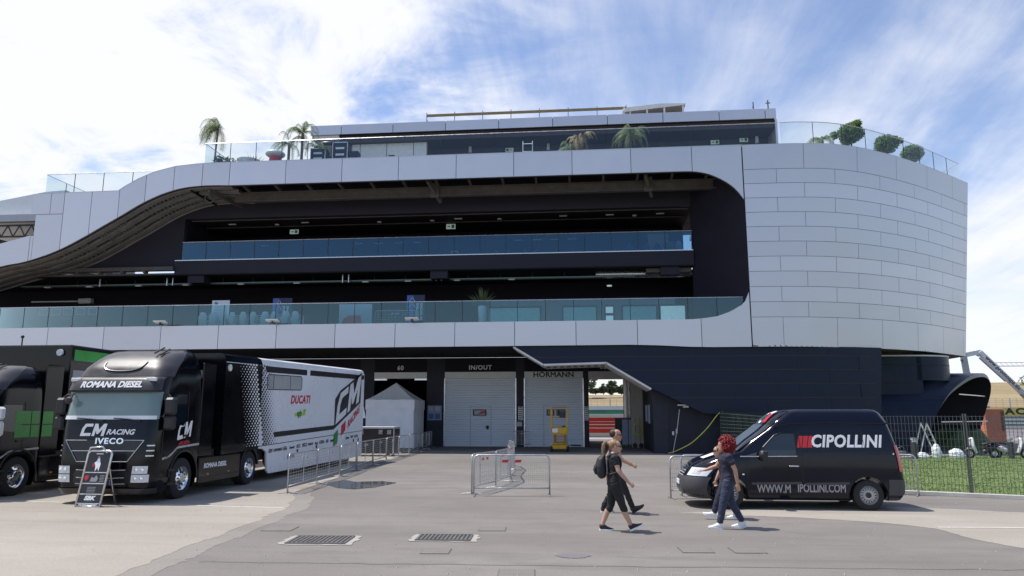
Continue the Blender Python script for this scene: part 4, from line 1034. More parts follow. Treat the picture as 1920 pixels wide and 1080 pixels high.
# ------------------------------------------------------------ articulated trucks
CABLV = [(.24, .10, 2.2, 1.16, .4, .34, .1, .1), (.36, .02, 2.2, 1.22, .4, .34, .1, .1), (.62, 0, 2.2, 1.24, .4, .34, .1, .1), (.95, .0, 2.2, 1.25, .38, .32, .1, .1), (1.3, .03, 2.2, 1.25, .36, .3, .1, .1), (1.95, .10, 2.2, 1.25, .34, .28, .1, .1),
         (2.72, .27, 2.2, 1.23, .34, .3, .1, .1), (3.03, .38, 2.2, 1.21, .4, .34, .1, .1), (3.27, .52, 2.2, 1.18, .46, .4, .1, .1), (3.5, .78, 2.2, 1.1, .55, .45, .1, .12), (3.67, 1.08, 2.2, 1.02, .5, .5, .1, .15), (3.78, 1.42, 2.18, .92, .4, .5, .1, .2), (3.82, 1.75, 2.14, .78, .2, .4, .1, .2)]
CB = Slices(CABLV)
def truck(name, label, loc, main=True):
    T = thing(name, label, 'truck', loc, R(90))
    S_ = lambda x, z: CB.side(x, z)
    cab = CB.shell().build('cab', M['truck_black'], T, smooth=40)
    cut_arches(cab, [(1.45, .52, .66)], 2)
    CB.patch(3.05, 3.8, -2.0, 2.0, eps=.008, nz=10, nt=20).build('roof_fairing', M['roof_black'], cab, smooth=True)
    # windscreen, visor, wipers
    ws = CB.patch(2.0, 2.66, -1.62, 1.62, eps=.012, nz=6, nt=24).build('windscreen', M['screen_teal'], cab, smooth=True)
    CB.patch(1.99, 2.08, -1.5, 1.5, eps=.018, nz=2, nt=24).build('dashboard_strip', M['plastic_white'], ws, smooth=True)
    wp = MB()
    for y0, y1 in ((-.85, -.15), (.1, .8)):
        wp.tube([CB.front(y0, 1.96, .03), CB.front((y0 + y1) / 2, 2.0, .035), CB.front(y1, 2.02, .03)], .014, 6)
    wp.build('wiper', M['black_plastic'], ws)
    vis = MB(); rows = []
    for z, e in ((2.66, .1), (2.7, .19), (2.95, .2), (3.03, .12), (3.04, .02)):
        rows.append([CB.P(z, abs(t), -1 if t < 0 else 1) + V((-e, 0, 0)) for t in [-1.75 + 3.5 * i / 20 for i in range(21)]])
    vis.grid(rows); v = vis.build('sun_visor', M['roof_black'], cab, smooth=40)
    vf = lambda y, z: CB.front(-y, z, .215)
    for sy in (-1, 1): MB().box(-.02, .05, -.13, .13, -.045, .045).build('marker_lamp', M['lamp_lens'], v, loc=CB.front(sy * .98, 2.96, .2), bevel=.015)
    if main:
        MB().text('ROMANA DIESEL', lambda x, y: vf(x, 2.83 + y), .2, bold=.009, shear=.25, sx=1.05).build('lettering', M['white_paint'], v)
        MB().text('RACING', lambda x, y: CB.front(-.36 - x, 1.69 + y, .012), .17, bold=.005, shear=.3, sx=1.12).build('lettering', M['white_paint'], cab)
        MB().text('IVECO', lambda x, y: CB.front(-.12 - x, 1.475 + y, .016), .19, bold=.007, sx=1.2, space=1.15).build('lettering', M['chrome'], cab)
    else:
        pass
    def cm(fn, s, mats, par):
        """the slanted CM mark, about 2.2 wide by 1 high in units of s"""
        C_ = [(0, 0), (.12, .62), (.38, 1.0), (1.08, 1.0), (1.03, .76), (.52, .76), (.36, .56), (.3, .24), (.95, .24), (.9, 0)]
        M_ = [(1.02, 0), (1.22, 1.0), (1.5, 1.0), (1.62, .52), (2.0, 1.0), (2.3, 1.0), (2.1, 0), (1.84, 0), (1.94, .56), (1.58, .16), (1.42, .16), (1.36, .5), (1.27, 0)]
        for poly in (C_, M_):
            decal([(x * s, y * s) for x, y in poly], fn, .2).build('emblem', mats, par)
    if main:
        cm(lambda x, y: CB.front(.66 - x * 1.0, 1.6 + y, .012), .29, M['white_paint'], cab)
        cm(lambda x, y: S_(1.05 + x * .95, 1.47 + y * 1.25 + x * .12), .32, M['white_paint'], cab)
        decal([(1.1, 1.33), (1.7, 1.38), (1.6, 1.46), (1.2, 1.43)], S_).build('emblem', M['deep_red'], cab)
    # front: grille, lower grille, lamps, bumper
    gr = decal([(-.98, 1.5), (.98, 1.5), (.62, 1.02), (-.62, 1.02)], lambda y, z: CB.front(y, z, .006)).build('grille', M['black_print'], cab)
    tr_ = MB()
    for pts in ([(-1.0, 1.5), (-.45, 1.5)], [(.45, 1.5), (1.0, 1.5)], [(-1, 1.5), (-.64, 1.0)], [(1, 1.5), (.64, 1.0)], [(-.8, 1.25), (.8, 1.25)], [(-.64, 1.0), (.64, 1.0)]):
        tr_.tube([CB.front(y, z, .016) for y, z in [(lerp(pts[0][0], pts[1][0], i / 6), lerp(pts[0][1], pts[1][1], i / 6)) for i in range(7)]], .008, 6)
    tr_.build('grille_trim', M['alu'], gr)
    lg = decal(rrect(-.68, .68, .42, .82, .1), lambda y, z: CB.front(y, z, .006)).build('lower_grille', M['black_print'], cab)
    l2 = MB()
    for z, w in ((.78, .62), (.6, .6), (.46, .62)): l2.tube([CB.front(lerp(-w, w, i / 8), z + .03 * abs(lerp(-1, 1, i / 8)), .015) for i in range(9)], .012, 6)
    l2.build('grille_bar', M['steel_pale'], lg)
    CB.patch(.25, .38, -1.9, 1.9, eps=.025, nz=2, nt=24).build('bumper_lip', M['roof_black'], cab, smooth=True)
    if main:
        MB().box(-.02, .0, -.26, .26, -.055, .055).build('number_plate', M['white_paint'], cab, loc=CB.front(0, .52, .03))
        MB().box(-.024, -.0205, -.26, -.2, -.055, .055).build('plate_band', M['blue_print'], cab, loc=CB.front(0, .52, .03))
    for sg in (-1, 1):
        for z0, z1, t1 in ((.72, .9, 1.42), (.52, .7, 1.5)):
            hl = CB.patch(z0, z1, .86, t1, sg, .014, 3, 8).build('headlight', M['lamp_lens'], cab, smooth=True)
            for t in (.98, 1.22): MB().ell((0, 0, 0), (.014, .045, .05), 12, 6).build('bulb_ring', M['chrome'], hl, loc=CB.P((z0 + z1) / 2, t, sg) + CB.nrm((z0 + z1) / 2, t, sg) * .018)
        # corner vents
        for k in range(3): CB.patch(1.12 + k * .12, 1.15 + k * .12, 1.25, 1.6, sg, .012, 1, 4).build('corner_vent', M['alu'], cab)
        # mirrors
        mm = 'plastic_white' if not main else 'black_plastic'
        if main or sg == -1:
            mr_ = bpy.data.objects.new('mirror', None); COL.objects.link(mr_); mr_.parent = cab; mr_.location = (.34, sg * 1.42, 2.1)
            if main:
                MB().box(-.08, .14, -.13, .13, 0, .42).box(-.08, .14, -.13, .13, -.36, -.03).build('mirror_housing', M[mm], mr_, bevel=.05)
            else:
                MB().box(-.08, .16, -.15, .15, .1, .46).box(-.08, .16, -.15, .15, -.36, .06).build('mirror_housing', M[mm], mr_, bevel=.06)
            MB().tube([(.06, -sg * .25, .45), (.05, -sg * .1, .5), (.03, 0, .4)], .03, 6).tube([(.06, -sg * .25, -.3), (.05, -sg * .1, -.32), (.03, 0, -.2)], .03, 6).build('mirror_arm', M['black_plastic'], mr_)
    if main:
        MB().tube([CB.front(1.05, 2.62, .02), CB.front(1.0, 2.5, .2)], .014, 6).ell(CB.front(1.0, 2.45, .22), (.05, .1, .09)).build('kerb_mirror', M['black_plastic'], cab)
    # side: window, door lines, handle, reflective tape, deflector, steps
    win = decal([(.50, 1.92), (1.35, 1.82), (1.45, 2.0), (1.42, 2.62), (.78, 2.62)], S_).build('side_window', M['car_glass'], cab)
    ln = MB()
    for pts in ([(.42, 1.9), (.38, 1.2), (.75, 1.05)], [(1.52, 2.7), (1.52, 1.25)], [(.5, 1.02), (1.0, 1.25), (1.52, 1.28)]):
        ln.tube([S_(x, z) for x, z in pts], .008, 4)
    ln.build('door_gap', M['joint_dark'], cab)
    MB().box(1.3, 1.46, -1.285, -1.25, 1.55, 1.6).build('door_handle', M['black_plastic'], cab)
    tp = [(.44, 1.04), (.75, 1.1), (1.05, 1.26), (1.3, 1.3), (2.15, 1.34)]
    strip([(p.x, p.y) for p in catmull([(a, b, 0) for a, b in tp], 5)], .055, lambda x, z: S_(x, z)).build('reflective_tape', M['steel_pale'], cab)
    for sg in (-1, 1): MB().box(2.2, 2.9, sg * 1.21 - .02, sg * 1.21 + .02, 1.0, 3.5).build('side_deflector', M['truck_black'], T, bevel=.015)
    if main: MB().prism([(-1.15, 3.1), (-.95, 3.3), (-.6, 3.4), (.6, 3.4), (.95, 3.3), (1.15, 3.1)], 'x', 2.18, 2.85).build('roof_spoiler', M['black_plastic'], T, fix=True, smooth=35)
    MB().tube([(1.35, -.55, 3.84), (.85, -.6, 3.66)], .022, 6).tube([(1.35, -.7, 3.8), (.9, -.72, 3.62)], .022, 6).build('air_horn', M['black_plastic'], cab)
    MB().tube(catmull([CB.front(y, z, .03) for y, z in ((-.55, 3.42), (-.5, 3.28), (-.3, 3.2), (0, 3.18), (.3, 3.2), (.5, 3.28), (.55, 3.42))], 3), .016, 6).build('hatch_trim', M['roof_black'], cab)
    st = MB()
    for z in (.42, .75): st.box(.75, 1.0, -1.27, -1.2, z - .03, z + .03)
    st.build('cab_step', M['black_plastic'], cab)
    # wheels, chassis, side skirt
    for sg in (-1, 1):
        wheel(T, 1.45, sg * 1.08, .51, .3, .3, sg=sg); wheel(T, 5.3, sg * 1.05, .51, .36, .3, sg=sg)
        CBm = MB(); a = [(1.45 + .7 * math.cos(R(t)), .52 + .7 * math.sin(R(t))) for t in range(-5, 186, 12)]
        CBm.grid([[(x, sg * 1.27, z) for x, z in a], [(x, sg * .8, z) for x, z in a]]).grid([[(x, sg * 1.271, z) for x, z in a], [(1.45 + (x - 1.45) * .93, sg * 1.262, .52 + (z - .52) * .93) for x, z in a]])
        CBm.build('wheel_arch', M['black_plastic'], T, smooth=40)
        a = [(5.3 + .62 * math.cos(R(t)), .52 + .62 * math.sin(R(t))) for t in range(5, 176, 12)]
        MB().grid([[(x, sg * 1.25, z) for x, z in a], [(x, sg * .8, z) for x, z in a]]).grid([[(x, sg * 1.251, z) for x, z in a], [(5.3 + (x - 5.3) * .9, sg * 1.24, .52 + (z - .52) * .9) for x, z in a]]).build('mudguard', M['black_plastic'], T, smooth=40)
        sk = MB().box(2.22, 4.62, sg * 1.23 - .03, sg * 1.23 + .03, .3, .98).build('side_skirt', M['truck_black'], T, bevel=.02)
        if sg < 0:
            if main: MB().text('ROMANA DIESEL', lambda x, y: (3.1 + x, -1.268, .74 + y), .17, bold=.007, shear=.2).build('lettering', M['white_paint'], sk)
            for x in (2.7, 3.9): MB().box(x - .05, x + .05, -1.272, -1.26, .5, .54).build('marker_lamp', M['orange_lens'], sk)
            MB().box(2.3, 4.5, -1.268, -1.26, .44, .46).build('skirt_gap', M['joint_dark'], sk)
    MB().box(.3, 6.4, -.5, .5, .55, .95).box(2.25, 3.3, -1.1, 1.1, .95, 1.15).tube([(5.3, -1, .51), (5.3, 1, .51)], .09, 8).build('chassis', M['dark_metal'], T)
    return T, cab, cm
TK, TKC, cm_mark = truck('race_transporter', 'black cabbed race transporter with a white and black dotted trailer, headlights facing the camera', (-11.52, 17.1, 0))
# trailer of the main truck (local x from 3.5 to 16.8, nose a little low)
tz = lambda x, z: z + .024 * (x - 3.5)
X0, X1 = 3.36, 16.9
def tside(x, z, e=0): return (x, -1.27 - e, tz(x, z))
def boxloft(zs_of, x0, x1, name, m, par, hw=1.27, top=None):
    rows = []
    for x in (x0, lerp(x0, x1, .33), lerp(x0, x1, .66), x1):
        rows.append([(x, y, tz(x, z)) for y, z in zs_of])
    mb = MB().grid(rows, closed=True); n = len(zs_of)
    mb.f += [tuple(range(n)), tuple(range(4 * n - 1, 3 * n - 1, -1))]; mb.m += [0, 0]
    return mb.build(name, m, par, smooth=25, fix=True)
sec = [(-1.27, 1.08), (-1.27, 3.62), (-1.2, 3.8), (-1.05, 3.86), (1.05, 3.86), (1.2, 3.8), (1.27, 3.62), (1.27, 1.08)]
TRL = boxloft(sec, X0, X1, 'trailer', M['trailer_white'], TK)
e = .004
hx = 6.7  # black nose reaches back to here, ragged into dots
nose = MB().grid([[(x, -1.274, tz(x, z)) for x in (X0 - .004, 5.0, hx - .9)] for z in (1.0, 2, 3, 3.6)])
nose.grid([[(x, y, tz(x, z)) for x in (X0 - .004, hx - .9)] for y, z in ((-1.274, 3.62), (-1.203, 3.806), (-1.05, 3.866), (1.05, 3.866), (1.203, 3.806), (1.274, 3.62))])
nose.add([(X0 - .006, y, tz(X0, z)) for y, z in [(-1.274, 1.0), (-1.274, 3.62), (-1.203, 3.806), (-1.05, 3.867), (1.05, 3.867), (1.203, 3.806), (1.274, 3.62), (1.274, 1.0)]], [tuple(range(8))])
nose.build('black_nose', M['truck_black'], TRL)
dots = MB(); wd = MB()
for r in range(34):
    z = 1.12 + r * .075
    for c in range(13):
        x = 4.95 + c * .2 + (.1 if r % 2 else 0) - (.022 * r)
        if z > 3.66: continue
        t = (x + .022 * r - 4.95) / 1.6
        rad = .014 + .062 * max(0, t); hx_ = 6.55 - .022 * r
        if x < hx_ - .42:
            wd.add([(x + rad * 1.25 * math.cos(k * PI / 4), -1.2785, tz(x, z) + min(rad, .043) * .85 * math.sin(k * PI / 4)) for k in range(8)], [tuple(range(8))])
        elif x < hx_ + .8:
            rad = .072 * (1 - (x - (hx_ - .42)) / 1.25) + .004
            dots.add([(x + rad * 1.2 * math.cos(k * PI / 4), -1.2785, tz(x, z) + min(rad, .045) * .85 * math.sin(k * PI / 4)) for k in range(8)], [tuple(range(8))])
wd.build('halftone_print', M['white_paint'], TRL)['kind'] = 'stuff'; dots.build('halftone_print', M['black_print'], TRL)['kind'] = 'stuff'
def tdec(poly, m, name='printed_stripe', ee=.006): return decal(poly, lambda x, z: tside(x, z, ee), 3).build(name, M[m], TRL)
tdec([(6.1, 3.40), (9.64, 3.40), (9.64, 3.6), (6.0, 3.6)], 'black_print'); tdec([(9.97, 3.40), (16.84, 3.40), (16.84, 3.6), (9.97, 3.6)], 'black_print')
tdec([(6.95, 1.29), (12.9, 1.29), (12.9, 1.46), (6.9, 1.46)], 'black_print')
wf = decal(rrect(6.2, 9.18, 2.85, 3.34, .12), lambda x, z: tside(x, z, .003), 3).build('side_window', M['steel_pale'], TRL)
k = MB()
pts = rrect(6.2, 9.18, 2.85, 3.34, .12); k.tube([tside(x, z, .004) for x, z in pts], .014, 4, True)
for x in (6.7, 8.1): k.tube([tside(x, 2.85, .004), tside(x, 3.34, .004)], .012, 4)
k.build('window_seal', M['joint_dark'], wf)
MB().text('DUCATI', lambda x, y: tside(9.13 + x, 2.5 + y, .006), .40, bold=.014, shear=.16, sx=1.2, space=1.06).build('lettering', M['red_print'], TRL)
tdec([(8.6, 1.93), (9.6, 1.93), (9.65, 2.05), (8.65, 2.05)], 'yellow_print', 'sponsor_plate', .004)
MB().text('agip', lambda x, y: tside(9.05 + x, 2.03 + y, .008), .3, bold=.012, shear=.3).build('lettering', M['green_print'], TRL)
tdec([(9.4, 1.96), (9.62, 1.96), (9.7, 2.16), (9.45, 2.16)], 'lime_print', 'sponsor_plate', .006)
# big slanted emblem at the tail
ex = lambda x, y: tside(14.35 + x * 1.12, 1.45 + y * 1.5 + x * .42, .010)
big = [(-.06, -.1), (-.06, .95), (.36, 1.1), (1.1, 1.08), (2.32, 1.08), (2.28, -.1)]
decal([(x, y) for x, y in big], lambda x, y: tside(12.98 + x * 1.5, 1.45 + y * 1.15 + x * .44, .006), 4).build('emblem', M['black_print'], TRL)
cm_mark(lambda x, y: tside(13.02 + x * 1.5, 1.48 + y * 1.15 + x * .44, .010), .98, M['trailer_white'], TRL)
decal([(12.9, .55), (13.4, .8), (13.4, 1.28), (12.9, 1.1)], lambda x, z: tside(x, z, .010), 3).build('flag_patch', M['green_print'], TRL)
decal([(13.8, .98), (14.35, 1.2), (14.35, 1.6), (13.8, 1.4)], lambda x, z: tside(x, z, .010), 3).build('flag_patch', M['red_print'], TRL)
MB().text('RACING', lambda x, y: tside(15.45 + x * 1.0, 1.72 + y + x * .42, .012), .44, bold=.012, shear=.2).build('lettering', M['red_print'], TRL)
# white lower skirt with sponsor marks, cut round the drive wheels
sk = [(5.3, 1.07), (5.3, 1.02), (6.1, .98), (6.45, .85), (6.55, .3), (6.7, .2), (16.85, .12), (16.85, 1.07)]
SK = MB(); SK.prism([(x, tz(x, z) - (.024 * (x - 3.5) * .6 if z < .5 else 0)) for x, z in sk], 'y', -1.26, -1.2); SK.prism([(x, tz(x, z)) for x, z in sk], 'y', 1.2, 1.26)
SK = SK.build('trailer_skirt', M['trailer_white'], TK, fix=True)
MB().grid([[(x, -1.266, tz(x, z)) for x in (5.4, 16.85)] for z in (1.055, 1.08)]).build('skirt_gap', M['joint_dark'], SK)
words_ = ['GIVI', 'CAPANNELLE', 'GEA', 'Demozzi', 'NCS', 'IVECO', 'FASHION', 'fluorin', 'HYDRA', 'DID', 'rizoma', 'Gaerne', 'OMP', 'MOTUL']
for i, wd_ in enumerate(words_[:11]):
    x = 6.75 + i * .6
    MB().text(wd_, lambda a, b: tside(x + a, .86 + b, -.004), .17 if len(wd_) < 7 else .12, bold=.006, shear=.1 * (i % 2)).build('lettering', M['black_print'], SK)
for i, wd_ in enumerate(words_[11:]): MB().text(wd_, lambda a, b: tside(14.7 + i * .62 + a, .86 + b, -.004), .16, bold=.006).build('lettering', M['black_print'], SK)
for x, z in ((9.0, .62), (10.9, .66), (13.2, .68), (15.5, .62), (16.2, .62)): MB().add([tside(x + a, z + b, -.004) for a, b in ((0, 0), (.16, 0), (.16, .14), (0, .14))], [(0, 1, 2, 3)]).build('skirt_fitting', M['black_print'], SK)
MB().text('SILSPEA', lambda a, b: tside(8.5 + a, .55 + b, -.004), .2, bold=.01).build('lettering', M['grey_print'], SK)
MB().lathe([(.01, 0), (.1, .0), (.1, .05), (.01, .06)], (0, 0, 0), 'y', 12).build('marker_lamp', M['plastic_white'], TRL, loc=(X0 + .2, -1.31, 3.45))
for sg in (-1, 1):
    for x in (12.2, 13.5, 14.8): wheel(TK, x, sg * 1.05, .5, .34, .29, sg=sg)
MB().prism([(16.78, 3.45), (17.9, 1.95), (16.78, 1.95)], 'y', -1.1, -1.04).build('tail_awning', M['tent'], TRL, fix=True)
MB().box(3.6, 16.6, -1.1, 1.1, .95, 1.07).build('trailer_floor', M['dark_metal'], TK)
# left truck (black and green)
T2, T2C, _ = truck('truck', 'black truck with green panels and white mirrors cut off by the left edge', (-16.2, 17.25, 0), False)
T2C.scale.z = .9
S2 = lambda x, z: CB.side(x, z, .008)
for z0, z1 in ((1.68, 2.03), (2.07, 2.45)):
    for x0, x1 in ((1.2, 1.75), (1.78, 2.08)): decal([(x0, z0), (x1, z0), (x1, z1), (x0, z1)], S2, 2).build('green_panel', M['green_print'], T2C)
for z0, z1 in ((1.51, 1.83), (1.86, 2.2)): MB().box(2.22, 2.62, -1.236, -1.2305, z0, z1).build('green_panel', M['green_print'], T2)
TR2 = MB().box(3.05, 16.6, -1.27, 1.27, 1.1, 4.13).build('trailer', M['truck_black'], T2, bevel=.03)
MB().box(3.2, 16.5, -1.276, -1.27, 3.68, 4.0).build('printed_stripe', M['green_print'], TR2)
MB().box(3.2, 16.5, -1.276, -1.27, 3.08, 3.4).box(3.2, 16.5, -1.276, -1.27, 2.55, 2.85).build('side_window', M['grey_print'], TR2)
MB().box(3.8, 16.5, -1.276, -1.27, 1.3, 2.35).build('grey_panel', M['charcoal_light'], TR2)
MB().tube([(4.6, -1.32, 2.4), (4.6, -1.34, 3.0), (5.2, -1.34, 3.0)], .02, 6).build('grab_rail', M['black_plastic'], TR2)
MB().lathe([(.01, 0), (.1, .0), (.1, .05), (.01, .06)], (0, 0, 0), 'x', 12).build('marker_lamp', M['plastic_white'], TR2, loc=(2.98, -.95, 3.9))
MB().tube([(3.4, .6, 4.1), (3.4, .6, 4.4)], .02, 6).ell((3.4, .6, 4.42), (.05, .05, .05)).build('aerial', M['dark_metal'], TR2)
MB().box(3.6, 16.5, -1.2, 1.2, .55, 1.09).build('trailer_locker', M['black_plastic'], T2)
for sg in (-1, 1):
    for x in (12.2, 13.5): wheel(T2, x, sg * 1.05, .5, .34, .29, sg=sg)

# ------------------------------------------------------------ van (local x = world x - 4.7, near side -y)
def vx(x): return x - 4.7
VL = [(.22, 2.42, 6.98, .86, .5, .5, .2, .2), (.30, 2.27, 7.04, .92, .5, .55, .18, .18), (.42, 2.22, 7.08, .945, .5, .55, .16, .16), (.6, 2.24, 7.08, .955, .52, .55, .16, .16), (.75, 2.33, 7.07, .955, .55, .55, .16, .18), (.88, 2.42, 7.06, .955, .6, .55, .16, .18), (.95, 2.48, 7.055, .953, .6, .55, .16, .18),
      (1.03, 2.62, 7.05, .95, .55, .5, .16, .2), (1.12, 2.86, 7.04, .945, .4, .42, .16, .2), (1.2, 3.1, 7.03, .94, .3, .36, .16, .2), (1.27, 3.36, 7.02, .935, .28, .34, .16, .2), (1.5, 3.64, 6.97, .90, .3, .34, .16, .22), (1.75, 4.0, 6.91, .868, .32, .36, .17, .24), (1.9, 4.18, 6.87, .845, .34, .38, .18, .26), (1.93, 4.2, 6.86, .838, .34, .38, .18, .26), (2.02, 4.3, 6.82, .80, .34, .38, .2, .26), (2.14, 4.46, 6.76, .74, .34, .36, .2, .26), (2.2, 4.62, 6.70, .68, .3, .34, .2, .26), (2.225, 4.85, 6.6, .58, .2, .3, .2, .2)]
VL = [(z, vx(a), vx(b), w, c, d, e_, f) for z, a, b, w, c, d, e_, f in VL]
VB = Slices(VL)
VAN = thing('delivery_van', 'dark navy high roofed delivery van parked on the right', 'van', (4.7, 18.62, 0))
body = VB.shell().build('body', M['van_navy'], VAN, smooth=35)
FX, RX = vx(3.22), vx(6.26)
cut_arches(body, [(FX, .33, .41), (RX, .33, .41)], 2)
VS = lambda x, z: VB.side(vx(x), z)
for x in (FX, RX):
    for sg in (-1, 1): wheel(VAN, x, sg * .82, .335, .215, .205, 'steel', sg)
for x in (FX, RX):
    for sg in (-1, 1):
        a = [(x + .415 * math.cos(R(t)), .33 + .415 * math.sin(R(t))) for t in range(-15, 196, 10)]
        MB().grid([[(u, sg * .955, w) for u, w in a], [(u, sg * .5, w) for u, w in a]]).build('wheel_housing', M['black_print'], body, smooth=True)
MB().box(FX + .4, RX - .4, -.8, .8, .2, .3).build('underbody', M['black_print'], VAN)
# glass
VB.patch(1.29, 1.87, -1.55, 1.55, eps=.008, nz=5, nt=20).build('windscreen', M['car_glass'], body, smooth=True)
w1 = decal([(3.98, 1.19), (4.74, 1.2), (4.72, 1.68), (4.46, 1.68), (4.3, 1.62), (4.05, 1.38)], VS).build('side_window', M['car_glass'], body)
decal([(3.58, 1.17), (3.92, 1.18), (3.92, 1.28)], VS).build('quarter_window', M['car_glass'], body)
k = MB(); k.tube([VS(x, z) for x, z in [(3.5, 1.17), (3.95, 1.17), (4.76, 1.18)]], .010, 5)
k.build('window_trim', M['alu'], w1)
k = MB().tube([VS(x, z) for x, z in [(4.74, 1.2), (4.74, 1.7), (4.45, 1.71), (4.28, 1.64), (4.02, 1.38), (3.96, 1.2)]], .010, 4); k.build('window_seal', M['black_print'], w1)
k = MB()
for pts in ([(4.82, 1.75), (4.84, 1.3), (4.86, .75), (4.84, .36)], [(3.66, 1.15), (3.64, .8), (3.66, .5), (3.7, .36)], [(3.68, .34), (4.85, .34)], [(4.9, 1.22), (6.9, 1.28)], [(6.2, 1.8), (6.25, 1.3)]):
    k.tube([VS(x, z) for x, z in pts], .006, 4)
k.build('panel_gap', M['black_print'], body)
decal([(4.55, .93), (4.78, .93), (4.78, .965), (4.55, .965)], lambda x, z: VB.side(vx(x), z, .03)).build('door_handle', M['van_navy'], body)
MB().box(vx(4.56), vx(4.78), -.985, -.955, .945, .975).build('door_handle', M['alu'], body, bevel=.008)
MB().ell((vx(3.55), -.957, .77), (.03, .012, .018)).build('side_indicator', M['lamp_lens'], body); MB().ell((vx(6.85), -.935, 1.24), (.02, .01, .02)).build('fuel_cap_lock', M['white_paint'], body)
# lower bumper band, side moulding, rails
def vband(z0, z1, t0, t1, m, eps=.008, n='bumper'):
    for sg in (-1, 1): VB.patch(z0, z1, t0, t1, sg, eps, 3, 10).build(n, M[m], body, smooth=True)
VB.patch(.24, .7, -2.0, 2.0, eps=.012, nz=5, nt=28).build('front_bumper', M['grey_plastic'], body, smooth=True)
tF = lambda x: 2 + (vx(x) - (VL[3][1] + .52)) / ((VL[3][2] - .16) - (VL[3][1] + .52))
vband(.24, .68, tF(6.7), 3.0, 'grey_plastic', .01, 'rear_bumper'); VB.patch(.24, .68, 3.0, 5.0, -1, .012, 3, 10).build('rear_bumper', M['grey_plastic'], body, smooth=True)
for x0, x1 in ((3.72, 4.82), (4.9, 5.85)): decal([(x0, .545), (x1, .565), (x1, .62), (x0, .60)], lambda x, z: VB.side(vx(x), z, .012), 1).build('side_moulding', M['grey_plastic'], body)
k = MB().tube([VB.side(vx(x), z, .01) for x, z in [(4.3, 1.83), (4.6, 1.9), (5.4, 1.93), (6.8, 1.91)]], .02, 6); k.build('roof_rail', M['van_navy'], body)
k = MB().tube([VB.P(z, 1.6) for z in (1.25, 1.5, 1.75, 1.9, 2.05, 2.18)], .016, 6).tube([VB.P(z, 1.6, 1) for z in (1.25, 1.5, 1.75, 1.9, 2.05, 2.18)], .016, 6); k.build('pillar_trim', M['chrome'] if 0 else M['van_navy'], body)
# nose: grille, lamps, plate, emblem
gl = VB.patch(.68, .86, -.95, .95, eps=.014, nz=3, nt=12).build('grille', M['black_print'], body, smooth=True)
k = MB()
for z in (.70, .755, .81): k.tube([VB.P(z, abs(t), 1 if t < 0 else -1) + V((-.02, 0, 0)) for t in (-.9, -.5, 0, .5, .9)], .012, 6)
k.build('grille_bar', M['steel_pale'], gl)
k = MB().tube([(-.03, .105 * math.cos(2 * PI * i / 20), .105 * math.sin(2 * PI * i / 20)) for i in range(20)], .011, 6, True)
for a in (90, 210, 330): k.tube([(-.03, 0, 0), (-.03, .1 * math.cos(R(a)), .1 * math.sin(R(a)))], .01, 5)
k.build('emblem', M['chrome'], gl, loc=VB.front(0, .79, .01))
for sg in (-1, 1):
    hl = VB.patch(.72, .90, 1.22, 1.86, sg, .014, 4, 8).build('headlight', M['lamp_lens'], body, smooth=True)
    VB.patch(.76, .87, 1.4, 1.62, sg, .02, 2, 4).build('bulb_ring', M['steel_pale'], hl, smooth=True)
    VB.patch(.85, 1.42, 3.15, 3.75, sg, .014, 6, 4).build('tail_light', M['lamp_red'], body, smooth=True)
VB.patch(.3, .43, -1.2, 1.2, eps=.02, nz=2, nt=12).build('lower_grille', M['black_print'], body, smooth=True)
MB().box(-.015, 0, -.26, .26, -.055, .055).build('number_plate', M['white_paint'], body, loc=VB.front(0, .54, .02))
MB().box(-.018, -.0155, -.26, -.21, -.055, .055).build('plate_band', M['blue_print'], body, loc=VB.front(0, .54, .02))
for sg in (-1, 1):
    m_ = bpy.data.objects.new('mirror', None); COL.objects.link(m_); m_.parent = body; m_.location = (vx(3.98), sg * 1.05, 1.19)
    MB().ell((0, 0, .02), (.09, .13, .11), 14, 10).box(-.02, .09, -.12, .12, -.1, .11).build('mirror_housing', M['black_plastic'], m_, bevel=.03)
    MB().bar((0, 0, -.06), (.0, -sg * .16, -.08), .08, .05).build('mirror_arm', M['black_plastic'], m_)
# bonnet sticker and windscreen notices
MB().add([(vx(2.74) + a, b, VB_z) for a, b, VB_z in ((0, -.5, 1.10), (.3, -.5, 1.205), (.3, .0, 1.205), (0, .0, 1.10))], [(0, 1, 2, 3)]).build('bonnet_sticker', M['white_paint'], body)
# lettering on the side
for i in range(3):
    x = 4.77 + i * .115
    decal([(x, 1.37), (x + .10, 1.37), (x + .155, 1.63), (x + .055, 1.63)], VS, .5).build('red_bar', M['red_print'], body)
MB().text('CIPOLLINI', lambda x, y: VS(5.08 + x, 1.50 + y), .37, bold=.013, shear=.2, align='LEFT', sx=.86, space=1.07).build('lettering', M['white_paint'], body)
MB().text('WWW.M', lambda x, y: VS(3.84 + x, .455 + y), .25, bold=.006, align='LEFT', sx=.72).build('lettering', M['grey_print'], body)
MB().text('IPOLLINI.COM', lambda x, y: VS(4.72 + x, .475 + y), .25, bold=.006, align='LEFT', sx=.66).build('lettering', M['grey_print'], body)
# emblem on the sloping high roof front
ff = lambda y, z: VB.front(y, z, .012)
decal([(-.5, 1.93), (-.22, 1.93), (-.06, 2.17), (-.3, 2.17)], ff, .08).build('emblem', M['red_print'], body)
strip([(-.2 + .3 * 0, 2.14), (-.1, 2.17), (.1, 2.17), (.17, 2.12)], .05, ff).build('emblem', M['white_paint'], body)
strip([(-.36 + .3, 1.95), (.0, 1.93), (.12, 1.94), (.16, 1.98)], .05, ff).build('emblem', M['white_paint'], body)
